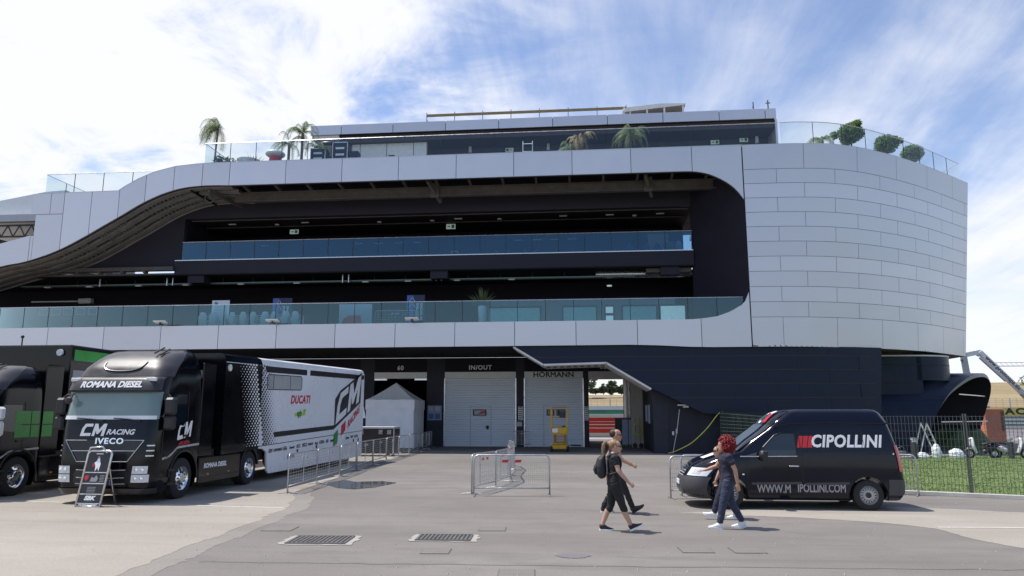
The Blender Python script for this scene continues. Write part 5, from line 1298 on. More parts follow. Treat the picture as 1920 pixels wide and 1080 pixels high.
# ------------------------------------------------------------ people (local frame: facing +x, left side +y)
def finger(mb, p, d, n, L_, r, curl):
    """three bones, bending towards the palm normal n"""
    pts = [V(p)]; a = 0; dd = V(d)
    for k, f in enumerate((.45, .32, .23)):
        a += curl[k]; v = (dd * math.cos(a) + V(n) * math.sin(a)).normalized(); pts.append(pts[-1] + v * (L_ * f))
    mb.loft(pts, [r, r * .95, r * .88, r * .7], 8, side=V(d).cross(V(n)))
def hand(mb, wrist, d, n, thumb, s=1.0, curl=(.5, .7, .5)):
    """wrist point, finger direction, palm normal, thumb side"""
    W = V(wrist); d = V(d).normalized(); th = V(thumb); th = (th - d * th.dot(d)).normalized(); n = V(n); n = (n - d * n.dot(d) - th * n.dot(th)).normalized()
    mb.loft([W - d * .01 * s, W + d * .03 * s, W + d * .07 * s, W + d * .095 * s], [(.017 * s, .024 * s), (.017 * s, .034 * s), (.016 * s, .041 * s), (.013 * s, .040 * s)], 10, side=th)
    for i, (o, L_) in enumerate(((.03, .075), (.010, .083), (-.011, .077), (-.031, .06))):
        finger(mb, W + d * .088 * s + th * o * s, (d + th * o * 1.5).normalized(), n, L_ * s, .0095 * s, tuple(c * (1 + .12 * i) for c in curl))
    finger(mb, W + d * .03 * s + th * .03 * s, (d * .75 + th * .65).normalized(), (n * .8 - th * .4).normalized(), .068 * s, .0108 * s, (.15, .3, .3))
def head_mesh(mb, c, h, s=1.0, tilt=0):
    """c = chin-level neck centre; h = (cos, sin) look pitch"""
    ring = [(.0, .075, -.015, .030), (.012, .090, -.04, .048), (.03, .094, -.062, .058), (.055, .094, -.078, .066), (.085, .092, -.09, .072), (.115, .089, -.098, .0755), (.14, .094, -.102, .077), (.17, .09, -.102, .077), (.195, .075, -.094, .070), (.215, .05, -.072, .054), (.228, .02, -.03, .028)]
    rows = []; M_ = Matrix.Rotation(tilt, 3, 'Y'); C_ = V(c)
    for z, f, b, w in ring:
        r = []
        for j in range(20):
            a = 2 * PI * j / 20; cx = math.cos(a); x = (f if cx > 0 else -b) * abs(cx) ** .9 * (1 if cx > 0 else -1); y = w * math.sin(a) * (1 - .12 * max(0, cx))
            r.append(C_ + M_ @ (V((x, y, z)) * s))
        rows.append(r)
    n = 20; mb.grid(rows, closed=True); o = len(mb.v) - n; mb.f.append(tuple(range(o, o + n))); mb.m.append(0); o = len(mb.v) - n * len(rows); mb.f.append(tuple(range(o + n - 1, o - 1, -1))); mb.m.append(0)
    T = lambda x, y, z: C_ + M_ @ (V((x, y, z)) * s)
    mb.loft([T(.085, 0, .125), T(.100, 0, .10), T(.112, 0, .082), T(.100, 0, .072)], [.008, .011, .015, .009], 8)   # nose
    mb.loft([T(.088, -.02, .045), T(.098, 0, .047), T(.088, .02, .045)], [.006, .009, .006], 8, side=(0, 0, 1))  # mouth
    mb.loft([T(.07, 0, .004), T(.085, 0, .012)], [.018, .018], 8)
    for sy in (-1, 1):
        mb.loft([T(-.005, sy * .074, .075), T(-.008, sy * .082, .10), T(-.012, sy * .084, .125), T(-.0, sy * .076, .135)], [(.012, .007), (.017, .007), (.018, .007), (.01, .006)], 8)
    return T
def leg(mb, hip, knee, ank, g=1.0, rr=((.098, .09), (.086, .078), (.058, .056), (.056, .052), (.038, .036))):
    hip, knee, ank = V(hip), V(knee), V(ank)
    pts = [hip, hip.lerp(knee, .4), knee, knee.lerp(ank, .35), ank]
    pts[3] = pts[3] + V((-.015, 0, 0))
    mb.loft(pts, [(a * g, b * g) for a, b in rr], 14)
def torso(mb, P, g=0, fem=True, hem=None):
    """P: list of spine points pelvis -> neck base"""
    rad = [(.105, .165), (.112, .172), (.098, .145), (.108, .15), (.112, .165), (.085, .165), (.055, .075)] if fem else [(.105, .165), (.11, .17), (.108, .162), (.115, .175), (.118, .195), (.09, .2), (.06, .08)]
    mb.loft(P, [(a + g, b + g) for a, b in rad], 20)
def shoe(par, ank, pitch, sole, upper, s=1.0, yaw=0):
    """ankle point; pitch>0 lifts the toe; local toe +x"""
    rows = []
    prof = [(-.085, .028, .055, .10), (-.07, .036, .0, .115), (-.03, .038, 0, .12), (.02, .040, 0, .105), (.07, .045, 0, .075), (.12, .047, .0, .058), (.155, .040, .008, .05), (.178, .02, .02, .04)]
    def ring(x, w, z0, z1, n=12):
        return [(x, w * math.cos(2 * PI * j / n), (z0 + z1) / 2 + (z1 - z0) / 2 * math.sin(2 * PI * j / n)) for j in range(n)]
    A = V(ank); M_ = Matrix.Rotation(yaw, 3, 'Z') @ Matrix.Rotation(-pitch, 3, 'Y'); T = lambda p: A + M_ @ ((V(p) - V((-.03, 0, .1))) * s)
    up = MB().grid([[T(p) for p in ring(x, w, z0 + .012, z1)] for x, w, z0, z1 in prof], closed=True)
    up.f.append(tuple(range(12))[::-1]); up.m.append(0); o = len(up.v) - 12; up.f.append(tuple(range(o, o + 12))); up.m.append(0)
    sh = up.build('shoe', upper, par, smooth=True)
    so = MB(); k = [(-.088, .026), (-.06, .040), (0, .042), (.07, .049), (.13, .048), (.165, .034), (.182, .012)]
    out = [(x, w) for x, w in k] + [(x, -w) for x, w in reversed(k)]
    vs = [T((x, y, z + (max(0, x - .12) * .35))) for z in (-.002, .026) for x, y in out]; n = len(out)
    so.add(vs, [tuple(range(n))[::-1], tuple(range(n, 2 * n))] + [(i, (i + 1) % n, n + (i + 1) % n, n + i) for i in range(n)])
    so.build('sole', sole, sh, fix=True)
    return sh
def curls(c, r, n, rad, seed, fn=None, ln=.05):
    rg = random.Random(seed); mb = MB()
    for _ in range(n):
        while True:
            d = V((rg.gauss(0, 1), rg.gauss(0, 1), rg.gauss(0, 1))).normalized()
            if fn is None or fn(d): break
        p = V(c) + V((d.x * r[0], d.y * r[1], d.z * r[2])) * rg.uniform(.72, 1.03)
        a = d.cross(V((rg.gauss(0, 1), rg.gauss(0, 1), rg.gauss(0, 1)))).normalized(); b = d.cross(a); L_ = ln * rg.uniform(.7, 1.3); q = []
        for k in range(6):
            t = k / 5; q.append(p + d * (t - .4) * L_ * .7 + a * math.cos(t * 7) * L_ * .28 + b * math.sin(t * 7) * L_ * .28 - V((0, 0, t * t * L_ * .4)))
        mb.tube(q, [rad * .7, rad, rad, rad * .9, rad * .7, rad * .3], 5)
    return mb
VOX = .008
# --- woman with the ponytail, walking right
wm = thing('person', 'woman with a blond ponytail in black T-shirt and black capri leggings walking right', 'person', (.52, 14.2, 0), 0)
SP = [(-.01, 0, .80), (-.012, 0, .90), (-.005, 0, 1.02), (.0, 0, 1.15), (.0, 0, 1.27), (-.01, 0, 1.345), (.0, 0, 1.41)]
b_ = MB(); torso(b_, SP)
b_.loft([(-.01, 0, 1.33), (.0, 0, 1.40), (.02, 0, 1.45)], [.058, .05, .05], 12)
head_mesh(b_, (.03, 0, 1.405), 0, 1.0, .06)
K = {'hr': (.0, -.095, .86), 'kr': (.13, -.10, .47), 'ar': (.275, -.085, .135), 'hl': (-.01, .095, .86), 'kl': (-.07, .1, .46), 'al': (-.235, .10, .10)}
leg(b_, K['hr'], K['kr'], K['ar']); leg(b_, K['hl'], K['kl'], K['al'])
sh_, el, wr = V((0, -.19, 1.335)), V((.07, -.245, 1.09)), V((.255, -.215, .885))
b_.loft([sh_, sh_.lerp(el, .5), el, el.lerp(wr, .4), wr], [.056, .049, .041, .039, .027], 12, side=(0, 1, 0)); hand(b_, wr, (.72, .12, -.55), (-.3, .6, -.5), (.5, .45, .7), .98, (.6, .8, .5))
sh_, el, wr = V((0, .19, 1.335)), V((-.14, .25, 1.12)), V((-.12, .24, .9))
b_.loft([sh_, sh_.lerp(el, .5), el, el.lerp(wr, .4), wr], [.055, .048, .04, .038, .026], 12); hand(b_, wr, (.1, 0, -1), (.6, -.4, 0), (.4, -.4, 0), .95)
BW = b_.build('body', M['skin'], wm, remesh=VOX)
c_ = MB(); torso(c_, [(-.012, 0, .80)] + SP[1:6] + [(-.005, 0, 1.385)], .014)
for sy in (-1, 1):
    e_ = V((.07, -.245, 1.09)) if sy < 0 else V((-.14, .25, 1.12)); s0 = V((0, sy * .16, 1.345)); s1 = V((0, sy * .19, 1.335)).lerp(e_, .52)
    c_.loft([s0, V((0, sy * .195, 1.33)), s1], [.07, .07, .062], 14)
c_.build('shirt', M['shirt_black'], wm, remesh=.011, wrinkle=.009)
c_ = MB(); c_.loft([(-.012, 0, .80), (-.012, 0, .88), (-.008, 0, .97)], [(.12, .176), (.122, .18), (.11, .165)], 18)
for h_, k_, a_ in (('hr', 'kr', 'ar'), ('hl', 'kl', 'al')):
    h0, k0, a0 = V(K[h_]), V(K[k_]), V(K[a_]); c_.loft([h0, h0.lerp(k0, .4), k0, k0.lerp(a0, .28)], [(.112, .1), (.098, .09), (.070, .068), (.066, .064)], 14)
c_.build('leggings', M['trouser_black'], wm, remesh=.011, wrinkle=.004)
shoe(wm, V(K['ar']) + V((.0, 0, 0)), .42, M['shoe_white'], M['shoe_black']); shoe(wm, V(K['al']) + V((0, 0, 0)), -.03, M['shoe_white'], M['shoe_black'])
h_ = MB().ell((.006, 0, 1.556), (.106, .086, .096), 18, 12).ell((-.085, 0, 1.575), (.035, .04, .04), 10, 8)
h_.loft([(-.105, 0, 1.585), (-.15, .0, 1.60), (-.185, 0, 1.55), (-.195, 0, 1.46), (-.2, 0, 1.385), (-.185, 0, 1.34)], [.022, .033, .036, .034, .026, .010], 12)
h_.build('hair', M['hair_blond'], wm, remesh=.009)
MB().tube([(.12, -.07, 1.523), (.138, -.04, 1.525), (.142, 0, 1.525), (.138, .04, 1.525), (.12, .07, 1.523)], [.012, .02, .012, .02, .012], 8).tube([(.12, -.07, 1.53), (.02, -.083, 1.53)], .005, 5).build('sunglasses', M['black_plastic'], wm)
st = MB()
for sy in (-1, 1): st.tube(catmull([(-.13, sy * .1, 1.32), (-.03, sy * .125, 1.395), (.09, sy * .12, 1.33), (.125, sy * .115, 1.2), (.06, sy * .16, 1.08), (-.1, sy * .13, 1.02)], 4), .017, 6)
bag = thing('backpack', 'black backpack with grey strap on the back of the ponytailed woman', 'backpack', (.52 - .20, 14.2, 1.0), 0)
b2 = MB().loft([(-.02, 0, -.02), (-.045, 0, .06), (-.05, 0, .16), (-.03, 0, .28), (.02, 0, .37)], [(.075, .12), (.105, .145), (.105, .15), (.085, .135), (.035, .09)], 16)
b2.build('bag_body', M['bag_black'], bag, remesh=.012)
MB().loft([(-.13, 0, .03), (-.155, 0, .1), (-.14, 0, .18)], [(.03, .09), (.035, .1), (.025, .09)], 12).build('front_pocket', M['bag_black'], bag, smooth=True)
MB().box(.055, .075, -.12, .12, .03, .3).build('back_panel', M['bag_grey'], bag, bevel=.008)
s2 = MB(); s2.v = [(x + .20, y, z - 1.0) for x, y, z in st.v]; s2.f = st.f; s2.m = st.m; s2.build('shoulder_strap', M['bag_black'], bag, smooth=True)
# --- man with sunglasses, walking right behind her
mn = thing('person', 'man with dark sunglasses, black clothes and bracelet walking right behind the ponytailed woman', 'person', (.64, 16.75, 0), 0)
SP = [(-.01, 0, .87), (-.012, 0, .97), (-.005, 0, 1.10), (.0, 0, 1.24), (.005, 0, 1.38), (-.005, 0, 1.47), (.005, 0, 1.53)]
b_ = MB(); torso(b_, SP, 0, False); b_.loft([(-.005, 0, 1.46), (.01, 0, 1.52), (.03, 0, 1.58)], [.066, .06, .058], 12)
head_mesh(b_, (.035, 0, 1.535), 0, 1.1, .03)
K = {'hr': (0, -.1, .93), 'kr': (.19, -.1, .53), 'ar': (.34, -.09, .14), 'hl': (-.01, .1, .93), 'kl': (-.07, .1, .50), 'al': (-.27, .1, .115)}
leg(b_, K['hr'], K['kr'], K['ar'], 1.05); leg(b_, K['hl'], K['kl'], K['al'], 1.05)
sh_, el, wr = V((.01, -.215, 1.44)), V((.10, -.27, 1.17)), V((.34, -.24, 1.045))
b_.loft([sh_, sh_.lerp(el, .5), el, el.lerp(wr, .4), wr], [.062, .056, .047, .046, .031], 12); hand(b_, wr, (.8, .1, -.35), (-.2, .5, -.6), (.4, .5, .8), 1.08, (.7, .9, .6))
sh_, el, wr = V((.0, .215, 1.44)), V((-.15, .27, 1.19)), V((-.12, .26, .95))
b_.loft([sh_, sh_.lerp(el, .5), el, el.lerp(wr, .4), wr], [.062, .056, .047, .046, .031], 12); hand(b_, wr, (.1, 0, -1), (.6, -.4, 0), (.4, -.4, 0), 1.05)
b_.build('body', M['skin_tan'], mn, remesh=VOX)
c_ = MB(); torso(c_, [(-.012, 0, .86)] + SP[1:6] + [(-.0, 0, 1.50)], .015, False)
for sy in (-1, 1):
    e_ = V((.10, -.27, 1.17)) if sy < 0 else V((-.15, .27, 1.19)); s1 = V((0, sy * .215, 1.44)).lerp(e_, .55)
    c_.loft([V((0, sy * .18, 1.45)), V((0, sy * .22, 1.43)), s1], [.078, .08, .07], 14)
c_.build('shirt', M['shirt_navy'], mn, remesh=.012, wrinkle=.009)
c_ = MB(); c_.loft([(-.012, 0, .87), (-.012, 0, .95), (-.008, 0, 1.02)], [(.118, .178), (.12, .182), (.115, .175)], 18)
for h_, k_, a_ in (('hr', 'kr', 'ar'), ('hl', 'kl', 'al')):
    h0, k0, a0 = V(K[h_]), V(K[k_]), V(K[a_]); c_.loft([h0, h0.lerp(k0, .4), k0, k0.lerp(a0, .5), a0 + V((0, 0, .02))], [(.115, .105), (.1, .094), (.076, .074), (.066, .066), (.062, .06)], 14)
c_.build('trousers', M['trouser_black'], mn, remesh=.012, wrinkle=.009)
shoe(mn, V(K['ar']), .55, M['shoe_black'], M['shoe_black'], 1.15); shoe(mn, V(K['al']), -.05, M['plastic_white'], M['shoe_black'], 1.12)
MB().ell((-.012, 0, 1.695), (.108, .088, .098), 18, 12).build('hair', M['hair_dark'], mn, remesh=.009)
MB().tube([(.127, -.075, 1.663), (.147, -.04, 1.665), (.15, 0, 1.667), (.147, .04, 1.665), (.127, .075, 1.663)], [.014, .022, .012, .022, .014], 8).tube([(.127, -.075, 1.672), (.01, -.09, 1.672)], .006, 5).build('sunglasses', M['black_plastic'], mn)
MB().loft([(.105, 0, 1.542), (.118, 0, 1.565), (.128, 0, 1.59)], [(.018, .028), (.016, .032), (.008, .026)], 10).build('beard', M['hair_dark'], mn, smooth=True)
MB().tube([V((.32, -.242, 1.055)) + V((.4 * .035 * math.cos(a), .038 * math.sin(a), .036 * math.cos(a))) for a in [2 * PI * i / 14 for i in range(14)]], .008, 6, True).build('bracelet', M['leaf_dry'], mn)
# --- woman with the big red curls, walking left
rw = thing('person', 'woman with big red curly hair, navy polo shirt, jeans and white shoes walking left', 'person', (2.68, 14.8, 0), R(180))
SP = [(-.01, 0, .82), (-.012, 0, .91), (-.0, 0, 1.03), (.01, 0, 1.15), (.02, 0, 1.27), (.005, 0, 1.35), (.01, 0, 1.41)]
# facing +x locally the near side (camera) is +y after the half turn
K = {'hn': (0, .095, .87), 'kn': (.12, .1, .48), 'an': (.20, .09, .10), 'hf': (0, -.095, .87), 'kf': (-.06, -.1, .47), 'af': (-.25, -.09, .11)}
b_ = MB(); torso(b_, SP); b_.loft([(.005, 0, 1.33), (.02, 0, 1.40), (.04, 0, 1.45)], [.058, .05, .05], 12); head_mesh(b_, (.05, 0, 1.40), 0, .98, .08)
leg(b_, K['hn'], K['kn'], K['an']); leg(b_, K['hf'], K['kf'], K['af'])
sh_, el, wr = V((0, .19, 1.325)), V((-.10, .245, 1.08)), V((-.13, .235, .845))
b_.loft([sh_, sh_.lerp(el, .5), el, el.lerp(wr, .4), wr], [.056, .049, .041, .038, .026], 12); hand(b_, wr, (-.12, .0, -1), (.5, -.6, .1), (.7, -.2, .0), .98, (.15, .25, .2))
sh2, el2, wr2 = V((.02, -.19, 1.325)), V((.16, -.24, 1.12)), V((.39, -.20, 1.045))
b_.loft([sh2, sh2.lerp(el2, .5), el2, el2.lerp(wr2, .4), wr2], [.056, .049, .041, .038, .026], 12); hand(b_, wr2, (.95, .1, -.1), (0, -.1, -1), (.1, 1, .1), .98, (.12, .2, .2))
b_.build('body', M['skin_tan'], rw, remesh=VOX)
c_ = MB(); torso(c_, [(-.012, 0, .83)] + SP[1:6] + [(.01, 0, 1.395)], .016)
for sy, e_ in ((1, el), (-1, el2)):
    s1 = V((0, sy * .19, 1.325)).lerp(e_, .55); c_.loft([V((0, sy * .16, 1.335)), V((0, sy * .195, 1.32)), s1], [.072, .072, .066], 14)
c_.build('polo_shirt', M['shirt_navy'], rw, remesh=.011, wrinkle=.009)
MB().tube([(.075, -.05, 1.375), (.09, .0, 1.36), (.075, .05, 1.375), (.0, .07, 1.40)], .014, 6).build('collar', M['shirt_navy'], rw)
c_ = MB(); c_.loft([(-.012, 0, .80), (-.012, 0, .88), (-.008, 0, .98)], [(.118, .172), (.122, .178), (.11, .165)], 18)
for h_, k_, a_ in (('hn', 'kn', 'an'), ('hf', 'kf', 'af')):
    h0, k0, a0 = V(K[h_]), V(K[k_]), V(K[a_]); c_.loft([h0, h0.lerp(k0, .4), k0, k0.lerp(a0, .5), k0.lerp(a0, .92)], [(.11, .1), (.098, .092), (.078, .074), (.068, .066), (.06, .06)], 14)
c_.build('jeans', M['jeans'], rw, remesh=.011, wrinkle=.009)
MB().tube([(.03, .165, .93), (.0, .17, .89), (-.04, .165, .90)], .008, 5).build('pocket_seam', M['grey_print'], rw)
shoe(rw, V(K['an']), .02, M['shoe_white'], M['shoe_white'], 1.02); shoe(rw, V(K['af']), -.06, M['shoe_white'], M['shoe_white'], 1.02)
hc = (.0, 0, 1.56)
hr = MB().ell((-.02, 0, 1.545), (.105, .115, .125), 14, 10)
q = curls((-.018, 0, 1.555), (.165, .178, .175), 700, .009, 5, lambda d: not (d.x > .55 and abs(d.y) < .55 and -.75 < d.z < .45)); hr.add(q.v, q.f)
hr.build('hair', M['hair_red'], rw, smooth=True)
# --- second woman half hidden behind her
bw = thing('person', 'brown haired woman in dark navy clothes, half hidden behind the red haired woman', 'person', (2.86, 16.1, 0), R(180))
SP = [(-.01, 0, .72), (-.01, 0, .81), (0, 0, .92), (.01, 0, 1.03), (.02, 0, 1.13), (.01, 0, 1.2), (.02, 0, 1.26)]
b_ = MB(); torso(b_, SP); b_.loft([(.01, 0, 1.18), (.04, 0, 1.25), (.07, 0, 1.29)], [.056, .048, .048], 12); head_mesh(b_, (.09, 0, 1.245), 0, .96, .2)
K = {'hn': (0, .09, .77), 'kn': (.16, .1, .43), 'an': (.27, .09, .13), 'hf': (0, -.09, .77), 'kf': (-.05, -.1, .42), 'af': (-.22, -.09, .10)}
leg(b_, K['hn'], K['kn'], K['an'], .95); leg(b_, K['hf'], K['kf'], K['af'], .95)
for sy in (1, -1):
    sh_, el, wr = V((0, sy * .18, 1.18)), V((-.05 * sy, sy * .23, .95)), V((.05 - .1 * sy, sy * .22, .75)); b_.loft([sh_, sh_.lerp(el, .5), el, el.lerp(wr, .4), wr], [.054, .048, .04, .037, .026], 12); hand(b_, wr, (.1, 0, -1), (.4, -.6 * sy, 0), (.7, 0, 0), .95)
b_.build('body', M['skin'], bw, remesh=VOX)
c_ = MB(); torso(c_, [(-.012, 0, .78)] + SP[1:6] + [(.015, 0, 1.24)], .014)
for sy in (1, -1): c_.loft([V((0, sy * .15, 1.19)), V((0, sy * .185, 1.175)), V((-.03 * sy, sy * .21, 1.05))], [.07, .07, .062], 14)
c_.build('polo_shirt', M['shirt_navy'], bw, remesh=.012, wrinkle=.009)
c_ = MB(); c_.loft([(-.012, 0, .7), (-.012, 0, .78), (-.008, 0, .87)], [(.116, .17), (.12, .175), (.11, .165)], 18)
for h_, k_, a_ in (('hn', 'kn', 'an'), ('hf', 'kf', 'af')):
    h0, k0, a0 = V(K[h_]), V(K[k_]), V(K[a_]); c_.loft([h0, h0.lerp(k0, .4), k0, k0.lerp(a0, .5), k0.lerp(a0, .92)], [(.11, .1), (.095, .09), (.076, .072), (.066, .064), (.06, .06)], 14)
c_.build('jeans', M['shirt_navy'], bw, remesh=.012, wrinkle=.009)
shoe(bw, V(K['an']), .3, M['shoe_white'], M['shoe_white']); shoe(bw, V(K['af']), -.05, M['shoe_white'], M['shoe_white'])
hr = MB().ell((.078, 0, 1.39), (.112, .092, .098), 18, 12).loft([(.0, 0, 1.36), (-.02, 0, 1.27), (-.01, 0, 1.14)], [(.05, .09), (.05, .095), (.025, .07)], 14)
hr.loft([(.06, .085, 1.42), (.07, .095, 1.33), (.07, .1, 1.22), (.06, .1, 1.13)], [.025, .03, .028, .012], 10)
hr.build('hair', M['hair_brown'], bw, remesh=.009)
MB().tube([(.185, -.065, 1.365), (.203, 0, 1.365), (.185, .065, 1.365)], [.014, .018, .014], 8).build('sunglasses', M['black_plastic'], bw)
# ------------------------------------------------------------ crowd barriers
def barrier(L_=2.5, label='', loc=(0, 0, 0), rz=0, group=None, style=0):
    t = thing('crowd_barrier', label, 'barrier', loc, rz, group)
    r = .12
    fr = [(0, 0, .02), (0, 0, 1.05 - r)] + [(r - r * math.cos(a), 0, 1.05 - r + r * math.sin(a)) for a in (.5, 1.05, PI / 2)] + [(L_ - r + r * math.sin(a), 0, 1.05 - r + r * math.cos(a)) for a in (0, .5, 1.05, PI / 2)] + [(L_, 0, .02)]
    MB().tube(fr, .022, 8).tube([(0, 0, .2), (L_, 0, .2)], .017, 6).build('frame', M['galv'], t, smooth=True)
    m = MB()
    if style == 0:
        for x in (L_ * .5,): m.tube([(x, 0, .2), (x, 0, 1.04)], .014, 6)
        for i in range(9): m.bar((0, 0, .28 + i * .083), (L_, 0, .28 + i * .083), .007, .009)
        for i in range(1, 12): m.bar((L_ * i / 12, 0, .2), (L_ * i / 12, 0, 1.04), .005, .005)
    else:
        for x in (L_ * .33,) if style == 2 else (): m.tube([(x, 0, .2), (x, 0, 1.04)], .014, 6)
        n = int(L_ / .055)
        for i in range(1, n): m.bar((L_ * i / n, 0, .2), (L_ * i / n, 0, 1.04), .005, .006)
        for i in range(7): m.bar((0, 0, .3 + i * .11), (L_, 0, .3 + i * .11), .005, .005)
    m.build('mesh_infill', M['galv'], t)
    for x in (.02, L_ - .02): MB().tube([(x, -.28, .015), (x, 0, .05), (x, .28, .015)], .016, 6).build('foot', M['galv'], t)
    c1, c2 = ('red_print', 'plastic_white')
    for k, x in enumerate((L_ * .5 - .17, L_ * .5 + .17)):
        p = MB().prism([(x - .1, .86), (x + .07, .86), (x + .1, .93), (x - .07, .93)], 'y', -.03, -.022).build('reflector', M[c1 if style else 'plastic_white'], t, fix=True)
        if not style: MB().prism([(x - .03, .86), (x + .04, .86), (x + .07, .93), (x, .93)], 'y', -.0335, -.0305).build('red_stripe', M['deep_red'], p, fix=True)
    return t
BR = [(-8.02, 19.9), (-8.24, 22.7), (-8.46, 25.6), (-8.8, 28.6), (-9.0, 31.5), (-9.2, 34.4), (-9.35, 37.3), (-9.5, 40.2), (-9.65, 43.1), (-9.8, 46), (-10.05, 48.9)]
b0 = None; GB = 'barriers in the row beside the white trailer'
for i, (a, b) in enumerate(zip(BR, BR[1:])):
    d = V(b) - V(a); ang = math.atan2(d.y, d.x); s_ = (d.length - .06) / 2.8
    lab = ['nearest galvanised barrier of the row beside the white trailer, closest to the camera', 'second galvanised barrier in the row beside the white trailer, beside the puddle'][i] if i < 2 else '%s galvanised barrier from the camera in the row beside the white trailer' % ORD[i] if i < 9 else 'last galvanised barrier of the left row, touching the dark garage wall'
    if b0 is None: b0 = barrier(2.8, lab, (a[0], a[1], 0), ang, GB)
    else: dup(b0, (a[0], a[1], 0), ang, lab, GB)
barrier(2.0, 'fine mesh barrier with two red reflectors, standing alone in front of the central run', (-2.95, 19.89, 0), math.atan2(.2, 1.98), 'barriers in the centre', 1)
c0 = None; CR = [(-3.05, 20.2), (-2.62, 22.0), (-2.4, 24.1), (-2.72, 26.5), (-2.75, 29.1), (-3.2, 31.6)]
CL = ['first barrier of the central run, hinged to the lone red marked barrier', 'second barrier of the central run going towards the closed doors', 'third barrier of the central run going towards the closed doors', 'fourth barrier of the central run going towards the closed doors', 'farthest barrier of the central zigzag run on open asphalt']
for i, (a, b) in enumerate(zip(CR, CR[1:])):
    d = V(b) - V(a); ang = math.atan2(d.y, d.x)
    if c0 is None: c0 = barrier(d.length, CL[i], (a[0], a[1], 0), ang, 'barriers in the centre', 2)
    else: dup(c0, (a[0], a[1], 0), ang, CL[i], 'barriers in the centre', (d.length / 1.85, 1, 1))
dup(b0, (-4.75, 49.4, 0), R(-12), 'shaded barrier leaning by the pillar between the two closed roller doors', 'barriers in the centre', (.42, 1, 1))
barrier(2.3, 'mesh barrier standing in front of the dark van nose', (2.14, 19.76, 0), R(14), 'barriers by the van', 1)
barrier(2.3, 'mesh barrier just behind the one at the van nose', (2.5, 20.35, 0), R(10), 'barriers by the van', 1)
barrier(2.0, 'mesh barrier between the van tail and the tall wire fence', (6.95, 22.0, 0), math.atan2(-.95, 1.75), 'barriers by the van', 1)
# ------------------------------------------------------------ tall wire fence
fa, fb = V((9.96, 20.89, 0)), V((7.35, 22.12, 0)); fd = (fa - fb).normalized()
FL = ['wire fence panel right behind the van tail', 'wire fence panel at the right edge of the picture', 'wire fence panel beyond the right edge corner']
fp0 = None
for i, p in enumerate((fb, fa)):
    L_ = (fa - fb).length
    if fp0 is None:
        fp0 = thing('wire_fence_panel', FL[0], 'fence', p, math.atan2(fd.y, fd.x), 'tall wire fence panels')
        m = MB(); n = int(L_ / .085)
        for k in range(n + 1): m.bar((L_ * k / n, 0, .06), (L_ * k / n, 0, 2.08), .011, .011)
        for k in range(11): m.bar((0, .006, .1 + k * .196), (L_, .006, .1 + k * .196), .008, .009)
        m.build('wire_mesh', M['fence_grey'], fp0)
        for x in (.03, L_ - .03): MB().tube([(x, 0, 0), (x, 0, 2.13)], .02, 8).build('post', M['fence_grey'], fp0)
    else: dup(fp0, p, math.atan2(fd.y, fd.x), FL[i])
np_ = thing('netted_fence', 'dark green netted fence left of the van below the black wall', 'fence', (7.2, 41.1, 0), R(-22))
k = MB()
for i in range(9): k.bar((i * .36, 0, 0), (i * .36, 0, 2.3 - i * .035), .03, .03)
k.build('post', M['dark_metal'], np_)
k = MB()
for j in range(12): k.bar((0, -.02, .15 + j * .185), (2.9, -.02, .15 + j * .165), .014, .02)
k.build('wire', M['tray_green'], np_)
MB().add([(0, .03, .05), (2.95, .03, .05), (2.95, .03, 2.0), (0, .03, 2.28)], [(0, 1, 2, 3)]).build('net', M['net_green'], np_)
# ------------------------------------------------------------ pavement sign in front of the truck
sg = thing('pavement_sign', 'grey framed folding pavement sign with black posters in front of the black cab', 'sign', (-11.45, 16.62, 0), R(-4))
lean = .16
sp = lambda x, z, e=0: (x + z * .05, z * lean - e, z * .985)
pts = [(-.31, .0), (-.31, 1.2)] + [(-.31 + .08 - .08 * math.cos(a), 1.2 + .08 * math.sin(a)) for a in (.6, 1.2, PI / 2)] + [(.23 + .08 * math.sin(a), 1.2 + .08 * math.cos(a)) for a in (0, .6, 1.2, PI / 2)] + [(.31, .0)]
MB().tube([sp(x, z) for x, z in pts], .026, 8).tube([sp(-.3, .02), sp(.3, .02)], .024, 8).build('frame', M['alu'], sg, smooth=True)
pts2 = [(-.36, .02), (-.36, 1.15), (-.26, 1.34), (.06, 1.36), (.16, 1.24), (.3, .02)]
MB().tube([(x + z * .05, .55 - z * .28, z) for x, z in pts2], .02, 8).build('rear_frame', M['alu'], sg, smooth=True)
